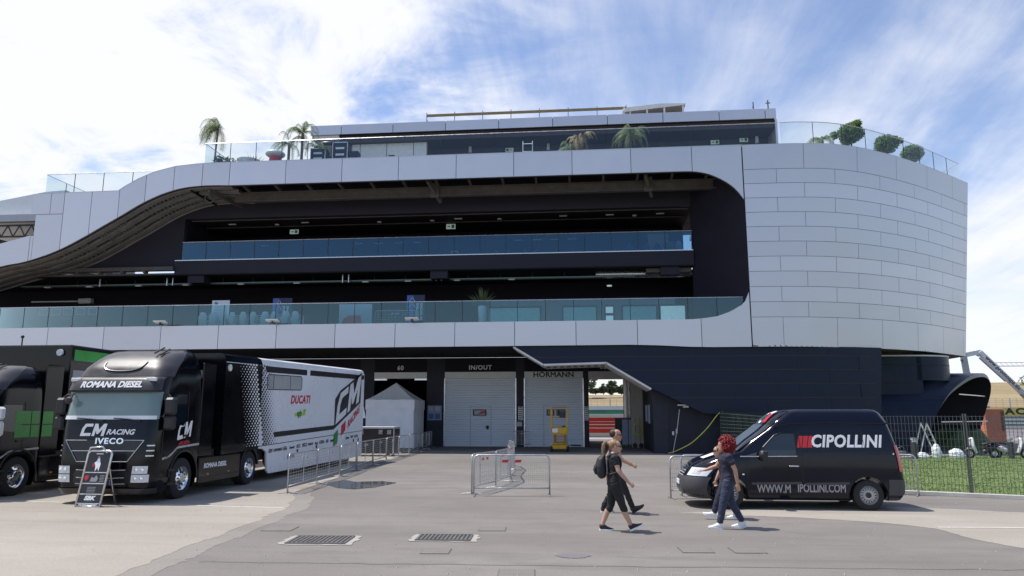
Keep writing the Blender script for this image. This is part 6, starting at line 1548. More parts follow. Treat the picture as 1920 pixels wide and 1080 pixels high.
for i, (z0, z1) in enumerate(((.80, 1.25), (.55, .77), (.31, .52), (.1, .28), (.03, .085))):
    p = MB().add([sp(-.29, z0, .006), sp(.29, z0, .006), sp(.29, z1, .006), sp(-.29, z1, .006)], [(0, 1, 2, 3)]).build('poster', M['black_print'], sg)
    if i < 4: MB().tube([sp(-.3, z0 - .015), sp(.3, z0 - .015)], .013, 6).build('rail', M['alu'], p)
    f = lambda x, y, z0=z0, z1=z1: sp(x, (z0 + z1) / 2 + y, .011)
    if i == 0:
        MB().add([sp(-.09, 1.205, .011), sp(.09, 1.205, .011), sp(.09, 1.225, .011), sp(-.09, 1.225, .011)], [(0, 1, 2, 3)]).build('title', M['white_paint'], p)
        decal([(-.03, .81), (-.05, .95), (-.1, .93), (-.11, .99), (-.04, 1.05), (-.02, 1.12), (.03, 1.12), (.05, 1.05), (.08, .98), (.06, .81), (.02, .9)], lambda x, z: sp(x, z, .011), 1).build('rider_print', M['tent'], p)
        MB().add([sp(.0 + .026 * math.cos(a), 1.135 + .03 * math.sin(a), .012) for a in [PI * q / 5 for q in range(10)]], [tuple(range(10))]).build('rider_print', M['skin'], p)
        MB().add([sp(-.1 + .04 * math.cos(a), .96 + .045 * math.sin(a), .013) for a in [PI * q / 5 for q in range(10)]], [tuple(range(10))]).build('rider_print', M['deep_red'], p)
    if i == 1:
        decal([(-.25, .72), (-.15, .72), (-.15, .65), (-.2, .59), (-.25, .65)], lambda x, z: sp(x, z, .011), 1).build('shield_print', M['red_print'], p)
        decal([(-.1, .58), (.08, .58), (.1, .66), (.04, .73), (-.0, .66), (-.07, .69)], lambda x, z: sp(x, z, .011), 1).build('bike_print', M['grey_print'], p)
        for q in range(5): MB().add([sp(.14, .58 + q * .033, .011), sp(.26, .58 + q * .033, .011), sp(.26, .592 + q * .033, .011), sp(.14, .592 + q * .033, .011)], [(0, 1, 2, 3)]).build('text_line', M['grey_print'], p)
    if i == 2:
        for q in range(4): MB().add([sp(-.12, .34 + q * .035, .011), sp(.1, .34 + q * .035, .011), sp(.1, .352 + q * .035, .011), sp(-.12, .352 + q * .035, .011)], [(0, 1, 2, 3)]).build('text_line', M['grey_print'], p)
    if i == 3: MB().text('SBK', lambda x, y: f(x, y + .015), .13, bold=.008, shear=.25, sx=1.2).build('lettering', M['white_paint'], p); MB().add([f(-.1, -.06), f(.1, -.06), f(.1, -.05), f(-.1, -.05)], [(0, 1, 2, 3)]).build('text_line', M['banner_green'], p)
    if i == 4: MB().text('WE MAKE EXCITEMENT', f, .045, bold=.002).build('lettering', M['white_paint'], p)
# ------------------------------------------------------------ yellow scissor lift
sl = thing('scissor_lift', 'small yellow scissor lift parked at the closed roller door', 'lift', (-1.5, 44.1, 0), 0)
MB().box(-.5, .5, -.55, .55, .16, .42).box(-.38, .38, -.6, .6, .42, .5).build('chassis', M['lift_yellow'], sl, bevel=.03)
for x in (-.46, .46):
    for y in (-.42, .42): MB().lathe([(.03, -.07), (.15, -.07), (.19, -.05), (.19, .05), (.15, .07), (.03, .07)], (x, y, .19), 'x', 18).build('wheel', M['rubber'], sl, smooth=35)
k = MB()
for j in range(4):
    z = .52 + j * .11
    for x in (-.3, .3): k.bar((x, -.5, z), (x, .5, z + .1), .05, .07).bar((x + .06, .5, z), (x + .06, -.5, z + .1), .05, .07)
    k.tube([(-.36, -.5, z + .05), (.42, -.5, z + .05)], .025, 6)
k.build('scissor_stack', M['lift_orange'], sl)
MB().box(-.46, .46, -.62, .62, .98, 1.06).box(-.46, .46, -.63, -.6, 1.06, 1.38).build('platform', M['lift_yellow'], sl, bevel=.01)
MB().box(-.40, -.08, -.645, -.631, 1.1, 1.32).build('data_sticker', M['plastic_white'], sl)
for z in (1.38, 1.95, 2.52):
    MB().tube([(-.46, -.6, z), (.46, -.6, z), (.46, .6, z), (-.46, .6, z)], .024, 6, True).build('guard_rail', M['lift_orange'], sl)
for x in (-.46, .46):
    for y in (-.6, .6): MB().bar((x, y, 1.06), (x, y, 2.52), .06, .06).build('upright', M['lift_yellow'], sl)
MB().box(.02, .36, -.74, -.62, 1.95, 2.3).build('control_box', M['black_plastic'], sl, bevel=.02)
MB().tube([(-.46, -.62, 1.06), (.1, -.6, 1.4), (.46, -.6, 1.06)], .02, 6).build('brace', M['lift_orange'], sl)
# ------------------------------------------------------------ white gazebo tent, flight case
tn = thing('gazebo_tent', 'white pop up gazebo with closed side walls by the open garage bay', 'tent', (-12.35, 48.2, 0))
w = 1.55; dd = 1.5; rows = []
rg = random.Random(3)
def wallg(p, q, z0, z1):
    rr = []
    for i in range(9):
        z = lerp(z0, z1, i / 8); r_ = []
        for j in range(13):
            t = j / 12; x, y = lerp(p[0], q[0], t), lerp(p[1], q[1], t); nx, ny = q[1] - p[1], p[0] - q[0]; l = math.hypot(nx, ny)
            b = .05 * math.sin(j * 1.9 + i * .8) * math.sin(PI * t) * (.5 + .5 * math.sin(i * 1.3 + j)) + rg.gauss(0, .012) * math.sin(PI * t)
            r_.append((x + nx / l * b, y + ny / l * b, z))
        rr.append(r_)
    return rr
cs = [(-w, -dd), (w, -dd), (w, dd), (-w, dd)]
for i in range(4): MB().grid(wallg(cs[i], cs[(i + 1) % 4], .05, 2.5)).build('side_wall', M['tent'], tn, smooth=True)
top = MB(); vl = MB()
for i in range(4):
    p, q = cs[i], cs[(i + 1) % 4]; rr = []
    for k_ in range(7):
        t = k_ / 6; z = 3.05 + 1.15 * (t ** 1.15); rr.append([(lerp(lerp(p[0], q[0], j / 6), 0, t) * 1.02, lerp(lerp(p[1], q[1], j / 6), 0, t) * 1.02, z - .06 * math.sin(PI * t) * math.sin(PI * j / 6)) for j in range(7)])
    top.grid(rr); vl.grid([[(lerp(p[0], q[0], j / 8) * 1.025, lerp(p[1], q[1], j / 8) * 1.025, z + .02 * math.sin(j * 2.3)) for j in range(9)] for z in (2.45, 3.06)])
top.build('roof', M['tent'], tn, smooth=40); vl.build('valance', M['tent'], tn)
k = MB()
for x, y in cs: MB().tube([(x * .98, y * .98, 0), (x * .98, y * .98, 3.05)], .03, 6).build('tent_leg', M['alu'], tn)
fc = thing('flight_case', 'large black flight case with white edges in front of the white tent', 'case', (-11.4, 38.6, 0))
MB().box(-1.7, 1.6, -.6, .6, .15, 1.4).build('case_body', M['black_plastic'], fc)
MB().box(-1.72, 1.62, -.62, .62, 1.4, 1.5).build('lid', M['steel_pale'], fc, bevel=.01)
k = MB()
for x in (-1.72, 1.57):
    for y in (-.62, .57): k.box(x, x + .05, y, y + .05, .15, 1.4)
k.build('edge_trim', M['alu'], fc)
for x in (-.9, -.1, .9, 1.35): MB().box(x - .1, x + .1, -.64, -.6, 1.12, 1.34).build('latch', M['alu'], fc)
for x in (-1.4, 1.3):
    for y in (-.45, .45): MB().lathe([(.01, -.03), (.08, -.03), (.08, .03), (.01, .03)], (x, y, .08), 'y', 12).build('castor', M['rubber'], fc)
# ------------------------------------------------------------ things in and by the open garage
cb = thing('tool_cabinet', 'black tool cabinet with pale blue doors in the open garage', 'cabinet', (2.55, 51.0, 0))
MB().box(-.55, 1.1, -.25, .4, .1, 1.85).build('cabinet_body', M['black_plastic'], cb)
for x in (-.1, .32): MB().box(x, x + .38, -.29, -.25, .15, 1.8).build('door', M['panel_blue'], cb, bevel=.01)
MB().box(-.6, 1.15, -.28, .42, 1.86, 1.92).build('worktop', M['black_plastic'], cb)
hr_ = thing('hose_reel', 'yellow hose coiled on a small trolley beside the open garage', 'hose reel', (3.38, 49.3, 0))
k = MB()
for j in range(9): k.tube([((.30 - .012 * abs(j - 4)) * math.cos(2 * PI * i / 20) + .02 * math.sin(j * 3), -.08 + j * .02, 1.2 + (.42 - .02 * abs(j - 4)) * math.sin(2 * PI * i / 20)) for i in range(20)], .016, 5, True)
k.build('coiled_hose', M['hose_yellow'], hr_)
MB().tube([(-.15, .05, .1), (-.15, .05, 1.9), (.15, .05, 1.9), (.15, .05, .1)], .025, 6).build('trolley_frame', M['lift_orange'], hr_)
for x in (-.2, .2): MB().lathe([(.02, -.04), (.15, -.04), (.15, .04), (.02, .04)], (x, 0, .16), 'y', 14).build('wheel', M['rubber'], hr_)
sb = thing('stand_pole', 'thin grey pole on a flat base leaning by the dark service door', 'pole', (4.75, 41.9, 0))
MB().box(-.45, .35, -.2, .2, 0, .03).build('base_plate', M['steel_brown'], sb); MB().tube([(-.02, 0, .03), (.25, 0, 1.3), (.42, 0, 2.4)], .022, 6).box(.18, .26, -.05, .05, 1.1, 1.35).build('pole', M['steel_pale'], sb)
hs = tag(MB().tube(catmull([(4.45, 41.6, .05), (4.9, 41.55, .2), (5.7, 41.5, .62), (6.5, 41.45, 1.35), (7.05, 41.3, 2.05), (7.3, 41.15, 2.26), (7.6, 41.0, 2.1)], 6), .022, 8).build('strap', M['hose_yellow'], smooth=True), 'yellow strap sagging from the netted fence to the ground', 'strap')
# ------------------------------------------------------------ drains, manholes
dg0 = None
for (x, y, rz, lab) in ((-4.5, 12.72, R(4), 'left iron drain grate in a wide pale mortar frame'), (-2.45, 13.15, R(3), 'right iron drain grate in a neat pale mortar frame')):
    if dg0 is None:
        dg0 = thing('drain_grate', lab, 'drain', (x, y, 0), rz, 'drain grates in the asphalt')
        out = [];
        for i in range(40):
            t = i / 40 * 4; s_ = int(t); u = t - s_; p = [(-.62, -.47), (.6, -.47), (.62, .47), (-.6, .47)]; a, b = p[s_], p[(s_ + 1) % 4]; out.append((lerp(a[0], b[0], u) + rnd.gauss(0, .02), lerp(a[1], b[1], u) + rnd.gauss(0, .02), .008))
        MB().add(out, [tuple(range(40))]).build('mortar_frame', M['mortar'], dg0)
        MB().add([(-.5, -.36, .012), (.5, -.36, .012), (.5, .36, .012), (-.5, .36, .012)], [(0, 1, 2, 3)]).build('pit', M['grey_plastic'], dg0)
        k = MB()
        for i in range(14): k.box(-.5 + i * .0735, -.452 + i * .0735, -.36, .36, .013, .024)
        k.box(-.5, .5, -.38, -.34, .013, .026).box(-.5, .5, .34, .38, .013, .026)
        k.build('grate_bars', M['iron'], dg0)
    else: dup(dg0, (x, y, 0), rz, lab, scale=(.94, .8, 1))
mh0 = None
MHL = ['square iron manhole cover left of the left drain grate', 'small manhole cover beyond the right drain grate', 'small manhole cover just in front of the right drain grate', 'manhole cover in front of the red haired woman, left of a pair', 'manhole cover right of the pair in front of the red haired woman', 'manhole cover cut by the bottom edge of the photo at its centre']
for (x, y, s_), lab in zip(((-5.7, 13.9, .55), (-1.75, 14.25, .5), (-2.35, 11.9, .45), (1.7, 12.4, .5), (2.5, 12.45, .5), (-.95, 10.4, .5)), MHL):
    if mh0 is None:
        mh0 = thing('manhole_cover', lab, 'manhole', (x, y, 0), R(4), 'manhole covers in the asphalt')
        k = MB().box(-.5, .5, -.5, .5, 0, .007); k.build('frame', M['iron'], mh0)
        MB().box(-.475, .475, -.475, .475, .007, .010).build('cover', M['asphalt'], mh0)
        mh0.scale = (s_, s_, 1)
    else: dup(mh0, (x, y, 0), R(4), lab, scale=(s_, s_, 1))
# ------------------------------------------------------------ beyond the fence: bollards, ladder, bags, scooters
b1 = thing('bollard_light', 'grey bollard light on the lawn edge near the stepladder', 'bollard', (15.6, 37.75, 0), 0, 'bollard lights on the lawn edge')
MB().tube([(0, 0, 0), (0, 0, .82)], .13, 14).build('post', M['grey_plastic'], b1, smooth=40); MB().tube([(0, 0, .82), (0, 0, .92)], .1, 14).build('lens', M['lamp_lens'], b1); MB().tube([(0, 0, .92), (0, 0, 1.02)], .135, 14).build('cap', M['steel_pale'], b1)
dup(b1, (20.4, 38.6, 0), 0, 'grey bollard light in front of the white scooter')
ld = thing('stepladder', 'open aluminium stepladder standing by the dark drum wall', 'ladder', (17.0, 39.6, 0), R(8))
k = MB()
for y in (-.25, .25): k.bar((.55, y, 0), (-.1, y, 1.7), .04, .07)
k.build('front_rails', M['alu'], ld)
k = MB()
for y in (-.25, .25): k.bar((-.6, y, 0), (-.1, y, 1.65), .03, .05)
k.build('rear_rails', M['alu'], ld)
for i in range(5): z = .28 + i * .28; x = .55 - .65 * z / 1.7; MB().box(x - .06, x + .06, -.24, .24, z - .015, z + .015).build('step', M['alu'], ld)
def bagm(name, lab, loc, s, m, group=None):
    o = MB().loft([(0, 0, .02), (.02, 0, .2), (-.01, .02, .42), (.03, 0, .55)], [(.2, .24), (.25, .28), (.22, .25), (.12, .15)], 10).build(name, M[m], loc=loc, remesh=.022, wrinkle=.022); o.scale = s
    return tag(o, lab, 'bag', group)
bagm('rubbish_bag', 'tall white bag at the foot of the stepladder', (17.1, 38.9, 0), (.9, .9, 1.15), 'plastic_white', 'white bags by the stepladder')
bagm('rubbish_bag', 'squat white bag right of the stepladder', (17.95, 38.75, 0), (1.5, 1.1, .8), 'plastic_white', 'white bags by the stepladder')
bagm('rubbish_bag', 'low white bag left of the stepladder', (16.35, 38.75, 0), (1.3, 1, .5), 'plastic_white', 'white bags by the stepladder')
tag(MB().lathe([(.02, 0), (.16, 0), (.2, .36), (.19, .37), (.15, .03)], (15.35, 38.6, 0), 'z', 16).tube([(15.17, 38.6, .36), (15.2, 38.6, .5), (15.35, 38.6, .58), (15.5, 38.6, .5), (15.53, 38.6, .36)], .01, 5).build('bucket', M['tray_green']), 'pale green bucket left of the bollard light', 'bucket')
tag(MB().tube([(18.5 + .3 * math.cos(2 * PI * i / 24), 45.5, 1.75 + .34 * math.sin(2 * PI * i / 24)) for i in range(24)], .03, 6, True).build('coiled_cable', M['tray_green']), 'green cable coil hanging on the dark drum wall', 'cable')
def scooter(lab, loc, rz, m1, m2):
    t = thing('motor_scooter', lab, 'scooter', loc, rz, 'scooters parked behind the lawn')
    for x, r in ((-.62, .25), (.62, .25)):
        wl = MB().lathe([(.14, -.05), (.22, -.06), (.25, -.03), (.25, .03), (.22, .06), (.14, .05)], (x, 0, r), 'y', 20).build('wheel', M['rubber'], t, smooth=40)
        MB().lathe([(.14, -.045), (.1, -.02), (.03, -.05), (.005, -.05)], (x, 0, r), 'y', 16).lathe([(.14, .045), (.1, .02), (.03, .05), (.005, .05)], (x, 0, r), 'y', 16).build('rim', M['alu'], wl)
    MB().loft([(.05, 0, .3), (.35, 0, .45), (.65, 0, .6), (.88, 0, .68)], [(.1, .14), (.16, .17), (.15, .15), (.05, .06)], 12).build('rear_body', M[m1], t, smooth=True)
    MB().loft([(-.3, 0, .24), (.0, 0, .24), (.2, 0, .3)], [(.05, .15), (.05, .16), (.08, .14)], 10).build('footboard', M['grey_plastic'], t, smooth=True)
    MB().loft([(-.32, 0, .28), (-.42, 0, .55), (-.48, 0, .82), (-.46, 0, .98)], [(.06, .15), (.06, .2), (.06, .18), (.08, .12)], 12).build('front_shield', M[m2], t, smooth=True)
    MB().loft([(.05, 0, .68), (.35, 0, .74), (.72, 0, .78)], [(.06, .13), (.06, .14), (.04, .1)], 10).build('seat', M['black_plastic'], t, smooth=True)
    MB().tube([(-.42, -.32, 1.06), (-.46, 0, 1.02), (-.42, .32, 1.06)], .018, 6).tube([(-.46, -.22, 1.05), (-.5, -.3, 1.25)], .01, 5).tube([(-.46, .22, 1.05), (-.5, .3, 1.25)], .01, 5).build('handlebar', M['black_plastic'], t)
    MB().ell((-.55, 0, .93), (.05, .09, .07)).build('headlight', M['lamp_lens'], t, smooth=True)
    MB().loft([(-.55, 0, .48), (-.66, 0, .52), (-.8, 0, .42)], [(.03, .08), (.03, .09), (.02, .06)], 8).build('front_mudguard', M[m2], t, smooth=True)
    MB().box(.86, .93, -.07, .07, .6, .66).build('tail_light', M['lamp_red'], t)
    MB().tube([(-.6, .0, .25), (-.45, 0, .95)], .03, 6).build('fork', M['dark_metal'], t)
    return t
scooter('black scooter with pale front shield behind the wire fence', (19.2, 38.9, 0), R(8), 'black_plastic', 'plastic_white')
scooter('white scooter behind the right bollard light', (20.75, 39.3, 0), R(170), 'plastic_white', 'plastic_white')
tag(MB().add([(19.9 + 2.2 * math.cos(2 * PI * i / 16), 48 + 1.4 * math.sin(2 * PI * i / 16), 0) for i in range(16)] + [(20.2 + 1.1 * math.cos(2 * PI * i / 16) + rnd.gauss(0, .1), 48 + .6 * math.sin(2 * PI * i / 16), 1.15 + rnd.gauss(0, .1)) for i in range(16)], [(i, (i + 1) % 16, 16 + (i + 1) % 16, 16 + i) for i in range(16)] + [tuple(range(16, 32))]).build('hedge_mound', M['leaf'], loc=(3.4, 2, 0)), 'dark green mound behind the scooters', 'hedge')
# ------------------------------------------------------------ boom lift and tower crane
bl = thing('boom_lift', 'white articulated boom lift with lettering on its long arm', 'boom lift', (35.2, 60, 0))
def lp(mb, n_, m, **k): return mb.build(n_, M[m], bl, loc=(-35.2, -60, 0), **k)
lp(MB().box(33.8, 36.8, 58.8, 61.2, .5, 1.5), 'chassis', 'steel_pale', bevel=.08)
for x in (34.1, 36.4):
    for y in (58.9, 61.1): lp(MB().lathe([(.05, -.2), (.45, -.2), (.5, -.12), (.5, .12), (.45, .2), (.05, .2)], (x, y, .5), 'y', 20), 'wheel', 'rubber', smooth=35)
BA, BB = V((35.3, 59.6, .9)), V((30.2, 60, 6.85))
lp(MB().bar(BA.lerp(BB, .0), BA.lerp(BB, .48), .34, .5, (0, 1, 0)), 'lower_arm', 'steel_pale')
ua = lp(MB().bar(BA.lerp(BB, .44), BB, .3, .42, (0, 1, 0)), 'upper_arm', 'plastic_white')
lp(MB().bar((30.2, 60, 6.85), (28.95, 60, 6.6), .34, .34, (0, 1, 0)).ell((30.15, 60, 6.8), (.3, .2, .3)), 'elbow', 'plastic_white')
lp(MB().bar((29.0, 60, 6.75), (29.15, 60, 4.8), .32, .42, (0, 1, 0)).bar((28.8, 60, 6.3), (29.5, 60, 4.9), .1, .14, (0, 1, 0)), 'jib', 'steel_pale')
lp(MB().tube([(30.0, 59.7, 6.4), (31.7, 59.7, 4.6)], .07, 6), 'hydraulic_ram', 'alu')
lp(MB().box(28.4, 30.2, 59.3, 60.7, 2.6, 2.75).tube([(28.4, 59.3, 3.7), (30.2, 59.3, 3.7), (30.2, 60.7, 3.7), (28.4, 60.7, 3.7)], .04, 6, True).bar((29.2, 60, 2.7), (29.15, 60, 4.9), .15, .2), 'basket', 'steel_pale')
u = (BB - BA).normalized(); side_ = V((0, -1, 0)); nn = side_.cross(u) * 1
if nn.z < 0: nn = -nn
def armtext(s_, t, size): return MB().text(s_, lambda x, y: BA.lerp(BB, t) - u * x + nn * y + V((0, -.24, 0)), size, bold=.008)
lp(armtext('www.promospa.eu', .73, .42), 'lettering', 'black_print'); lp(armtext('fiorino', .50, .38), 'lettering', 'grey_print')
cr_ = thing('tower_crane', 'pale tower crane with a lattice jib far behind the field', 'crane', (160, 250, 0))
k = MB()
for dy, dz in ((-.6, 0), (.6, 0), (0, 1.1)): k.bar((-32, dy, 17.4 + dz), (10, dy, 17.4 + dz), .16, .16)
for i in range(28):
    x = -32 + i * 1.5; k.bar((x, -.6, 17.4), (x + .75, 0, 18.5), .1, .1).bar((x + .75, 0, 18.5), (x + 1.5, -.6, 17.4), .1, .1)
k.build('jib', M['steel_pale'], cr_)
k = MB()
for dx in (-.8, .8):
    for dy in (-.8, .8): k.bar((dx, dy, 0), (dx, dy, 22), .2, .2)
for i in range(13): k.bar((-.8, -.8, i * 1.6), (.8, -.8, i * 1.6 + 1.6), .12, .12)
k.build('mast', M['steel_pale'], cr_); MB().box(-21, -20, -.4, .4, 16.4, 17.3).build('trolley', M['steel_pale'], cr_)
# ------------------------------------------------------------ track side
def wallthing(name, lab, cat, x0, x1, y, z0, z1, m, n=1, th=.3):
    t = thing(name, lab, cat, ((x0 + x1) / 2, y, 0)); w_ = (x1 - x0) / n
    for i in range(n): MB().box(-(x1 - x0) / 2 + i * w_ + .02, -(x1 - x0) / 2 + (i + 1) * w_ - .02, 0, th, z0, z1).build('wall_panel', M[m], t)
    return t
pw = wallthing('pit_wall', 'red and white pit wall across the pit lane', 'wall', -40, 34, 72, .42, 1.85, 'track_red', 10)
for z0, z1 in ((1.86, 2.1), (1.16, 1.24), (.84, .92)): MB().box(-37, 37, -.03, .33, z0, z1).build('white_band', M['track_white'], pw)
MB().box(-37, 37, -.01, .4, 0, .42).build('wall_base', M['track_white'], pw)
MB().box(-37, 37, -.035, -.0305, 1.45, 1.5).build('white_band', M['track_white'], pw)
wallthing('track_wall', 'long white wall on the far side of the track', 'wall', -60, 150, 118, 0, 2.2, 'track_white', 6)
wallthing('green_banner', 'green banner strip above the far track wall', 'banner', -60, 57, 118.2, 2.21, 2.9, 'banner_green', 6, .1)
wallthing('track_banner', 'pale banner strip above the green one on the far wall', 'banner', -60, 57, 118.25, 2.91, 3.5, 'track_white', 6, .05)
tb = thing('advertising_board', 'yellow advertising board with black lettering beyond the track', 'billboard', (66, 117.6, 0))
MB().box(-9, 9, 0, .1, 2.0, 3.2).build('board', M['banner_yellow'], tb)
MB().text('ACERBIS', lambda x, y: (x, -.02, 2.58 + y), 1.25, bold=.06, space=1.2, sx=1.5).build('lettering', M['black_print'], tb)
k = MB()
for i in range(6): MB().box(-12, 12, -.2, -.1, .3 + i * .27, .43 + i * .27).build('guard_rail', M['banner_green' if i % 2 else 'plastic_white'], tb)
df = thing('debris_fence', 'tall debris fence along the far side of the track', 'fence', (20, 120, 0))
k = MB()
for i in range(46): k.bar((-80 + i * 4, 0, 0), (-80 + i * 4, 0, 4.6), .14, .14)
k.build('fence_posts', M['steel_pale'], df); k = MB()
for j in range(6): k.bar((-80, 0, 3.1 + j * .3), (100, 0, 3.1 + j * .3), .03, .03)
for i in range(180): k.bar((-80 + i, 0, 3), (-80 + i, 0, 4.6), .03, .03)
k.build('fence_mesh', M['steel_pale'], df)
on = thing('orange_cabin', 'orange sheeted box standing beyond the scoop', 'cabin', (32.1, 62.5, 0))
MB().box(-.75, .75, 0, 1.2, .0, 2.6).build('cabin_body', M['orange_net'], on, bevel=.05); MB().box(.45, .7, -.03, -.001, .9, 2.4).build('door', M['trunk'], on)
# ------------------------------------------------------------ trees and plants
def leafcloud(mb, c, r, n, s, seed, shape=1.0, shell=.55):
    rg = random.Random(seed)
    cl = [V((rg.gauss(0, .5) * r[0], rg.gauss(0, .5) * r[1], rg.gauss(0, .45) * r[2])) * shape for _ in range(14)]
    for _ in range(n):
        d = V((rg.gauss(0, 1), rg.gauss(0, 1), rg.gauss(0, 1))).normalized()
        if rg.random() < .6: q = rg.choice(cl); p = V(c) + q + V((d.x * r[0], d.y * r[1], d.z * r[2])) * .38 * rg.uniform(.5, 1)
        else: p = V(c) + V((d.x * r[0], d.y * r[1], d.z * r[2])) * rg.uniform(shell, 1) ** .6
        a = V((rg.gauss(0, 1), rg.gauss(0, 1), rg.gauss(0, .6))).normalized(); b = a.cross(V((rg.gauss(0, 1), rg.gauss(0, 1), rg.gauss(0, 1)))).normalized(); L_ = s * rg.uniform(.6, 1.3)
        mb.add([p - a * L_, p + b * L_ * .35, p + a * L_, p - b * L_ * .35], [(0, 1, 2, 3)])
    return mb
tseed = 50
for x, y, h, r, lab in ((1.2, 285, 7.0, 3.4, 'tall dark tree at the left of the garage opening, on the hill top'), (4.2, 290, 1.8, 2.6, 'low bush on the hill top beside the tall dark tree'), (7.2, 288, 2.6, 1.5, 'slim pale tree on the hill top seen through the garage'), (10.6, 290, 3.6, 2.4, 'round bushy tree in the middle of the hill top'), (14.2, 292, 1.9, 2.2, 'low round tree at the right of the garage opening')):
    t = thing('hill_tree', lab, 'tree', (x, y, 10.3), 0, 'trees on the hill top'); tseed += 1
    MB().tube([(0, 0, -.5), (.1, 0, h * .4), (-.1, 0, h * .75)], [.22, .15, .06], 7).build('trunk', M['trunk'], t)
    leafcloud(MB(), (0, 0, h * .55), (r, r, h * .5), 1500, .55, tseed).build('crown', M['leaf_far'], t)
for i, (x, y, r, h) in enumerate(((-60, 300, 9, 9), (-95, 310, 12, 11), (70, 300, 8, 7), (175, 300, 10, 8))):
    t = thing('hill_tree', ['broad tree on the hill beyond the left end', 'wide tree far left on the hill', 'tree on the hill hidden by the round tower', 'tree on the hill right of the crane'][i], 'tree', (x, y, 10), 0, 'trees on the hill top'); MB().tube([(0, 0, -.5), (0, 0, h * .5)], [.4, .2], 7).build('trunk', M['trunk'], t); leafcloud(MB(), (0, 0, h * .6), (r, r, h * .5), 900, 1.0, 70 + i).build('crown', M['leaf_far'], t)
def fronds(mb, c, n, L_, droop, seed, wind=(0, 0), up=.9, leaf=.32, w=.022, spread=1.0):
    rg = random.Random(seed)
    for i in range(n):
        a = 2 * PI * i / n + rg.gauss(0, .25); el = rg.uniform(.1, up); l = L_ * rg.uniform(.75, 1.15); d = V((math.cos(a) * math.cos(el) * spread + wind[0], math.sin(a) * math.cos(el) * spread + wind[1], math.sin(el))).normalized()
        P = [V(c)]; v = d.copy(); m = 10
        for k in range(m): v = (v + V((wind[0] * .12, wind[1] * .12, -droop * (k + 1) / m * .55))).normalized(); P.append(P[-1] + v * l / m)
        mb.tube(P, [.014 * (1 - k / 13) for k in range(m + 1)], 4)
        for k in range(2, m + 1):
            for s_ in (-1, 1):
                for sub_ in (0, .5):
                    p = P[k - 1].lerp(P[k], sub_); t = (P[k] - P[k - 1]).normalized(); sd_ = t.cross(V((0, 0, 1))).normalized() * s_
                    ll = leaf * (1 - .5 * abs(k / m - .45)) * rg.uniform(.8, 1.2); q = p + (sd_ * .75 + t * .5 + V((0, 0, -.45 * droop - .1))).normalized() * ll; o_ = t * w
                    mb.add([p - o_, p + o_, q], [(0, 1, 2)])
    return mb
PG = 'palms on the roof terrace'
def palm(lab, loc, hgt, n, L_, droop, seed, wind=(0, 0), leafm='leaf_pale', pot=.32, tr=.06, lean=(0, 0), leaf=.32, up=.9):
    t = thing('potted_palm', lab, 'palm', loc, 0, PG)
    if pot: MB().lathe([(.01, 0), (pot * .75, 0), (pot, .5), (pot * 1.06, .52), (pot * .95, .52), (.01, .46)], (0, 0, 0), 'z', 18).build('pot', M['pot_black'], t, smooth=35)
    top = (lean[0], lean[1], hgt)
    MB().tube(catmull([(0, 0, .3), (lean[0] * .2, lean[1] * .2, hgt * .4), (lean[0] * .6, lean[1] * .6, hgt * .75), top], 4), tr, 7).build('trunk', M['trunk'], t, smooth=True)
    fronds(MB(), top, n, L_, droop, seed, wind, leaf=leaf, up=up).build('crown', M[leafm], t)
    return t
palm('slim single palm in a black pot at the left end of the terrace', (-23.45, 43.4, 16.95), 3.4, 24, 1.75, 1.5, 1, (-.5, .1), lean=(.12, 0), leaf=.5, up=1.25)
palm('low wide palm, leftmost of the dark palm trio by the penthouse', (-18.6, 43.6, 16.95), 2.3, 16, 1.5, 1.0, 2, (-.35, 0), 'leaf', tr=.09)
palm('tall palm in the middle of the dark palm trio by the penthouse', (-17.7, 43.5, 16.95), 2.9, 18, 1.7, 1.2, 3, (-.1, 0), 'leaf', tr=.09, up=1.3)
palm('short dark palm, rightmost of the trio beside the flight cases', (-16.9, 43.9, 16.95), 2.1, 12, 1.3, 1.3, 4, (.3, 0), 'leaf', tr=.07)
palm('half dried palm with orange fronds behind the terrace glass', (.0, 44.2, 16.95), 1.9, 22, 1.6, 1.4, 5, (-.1, 0), 'leaf_dry', up=1.3)
palm('full green palm behind the terrace glass', (3.1, 44.2, 16.95), 2.2, 30, 1.8, 1.3, 6, (-.15, 0), 'leaf_pale', up=1.35)
palm('low bushy palm right of the full green palm', (4.7, 44.2, 16.95), .9, 18, 1.0, 1.1, 7, (0, 0), 'leaf_pale', up=1.2)
palm('small palm left of the three round shrubs', (14.5, 44.0, 16.95), 1.5, 16, 1.2, 1.2, 8, (-.3, 0), 'leaf_pale')
palm('green palm with dry fronds mixed in, beside the half dried palm', (-.7, 44.5, 16.95), 1.7, 14, 1.5, 1.3, 9, (-.3, 0), 'leaf_pale', up=1.2)
def spiky(name, lab, cat, loc, n, L_, seed, m='leaf', pot='pot_black', base=.5, group=None):
    t = thing(name, lab, cat, loc, 0, group); rg = random.Random(seed); k = MB()
    for i in range(n):
        a = rg.uniform(0, 2 * PI); el = rg.uniform(.25, 1.45); l = L_ * rg.uniform(.7, 1.1); d = V((math.cos(a) * math.cos(el), math.sin(a) * math.cos(el), math.sin(el))); s_ = d.cross(V((0, 0, 1))).normalized() * .035 * L_
        c_ = V((0, 0, base)); mid = c_ + d * l * .5; tip = c_ + d * l - V((0, 0, .12 * l * (1.4 - el))); k.add([c_ - s_, c_ + s_, mid + s_ * .9, tip, mid - s_ * .9], [(0, 1, 2, 3, 4)])
    k.build('leaves', M[m], t); MB().lathe([(.01, 0), (.2, 0), (.26, base), (.2, base + .01), (.01, base - .04)], (0, 0, 0), 'z', 14).build('pot', M[pot], t, smooth=35)
    return t
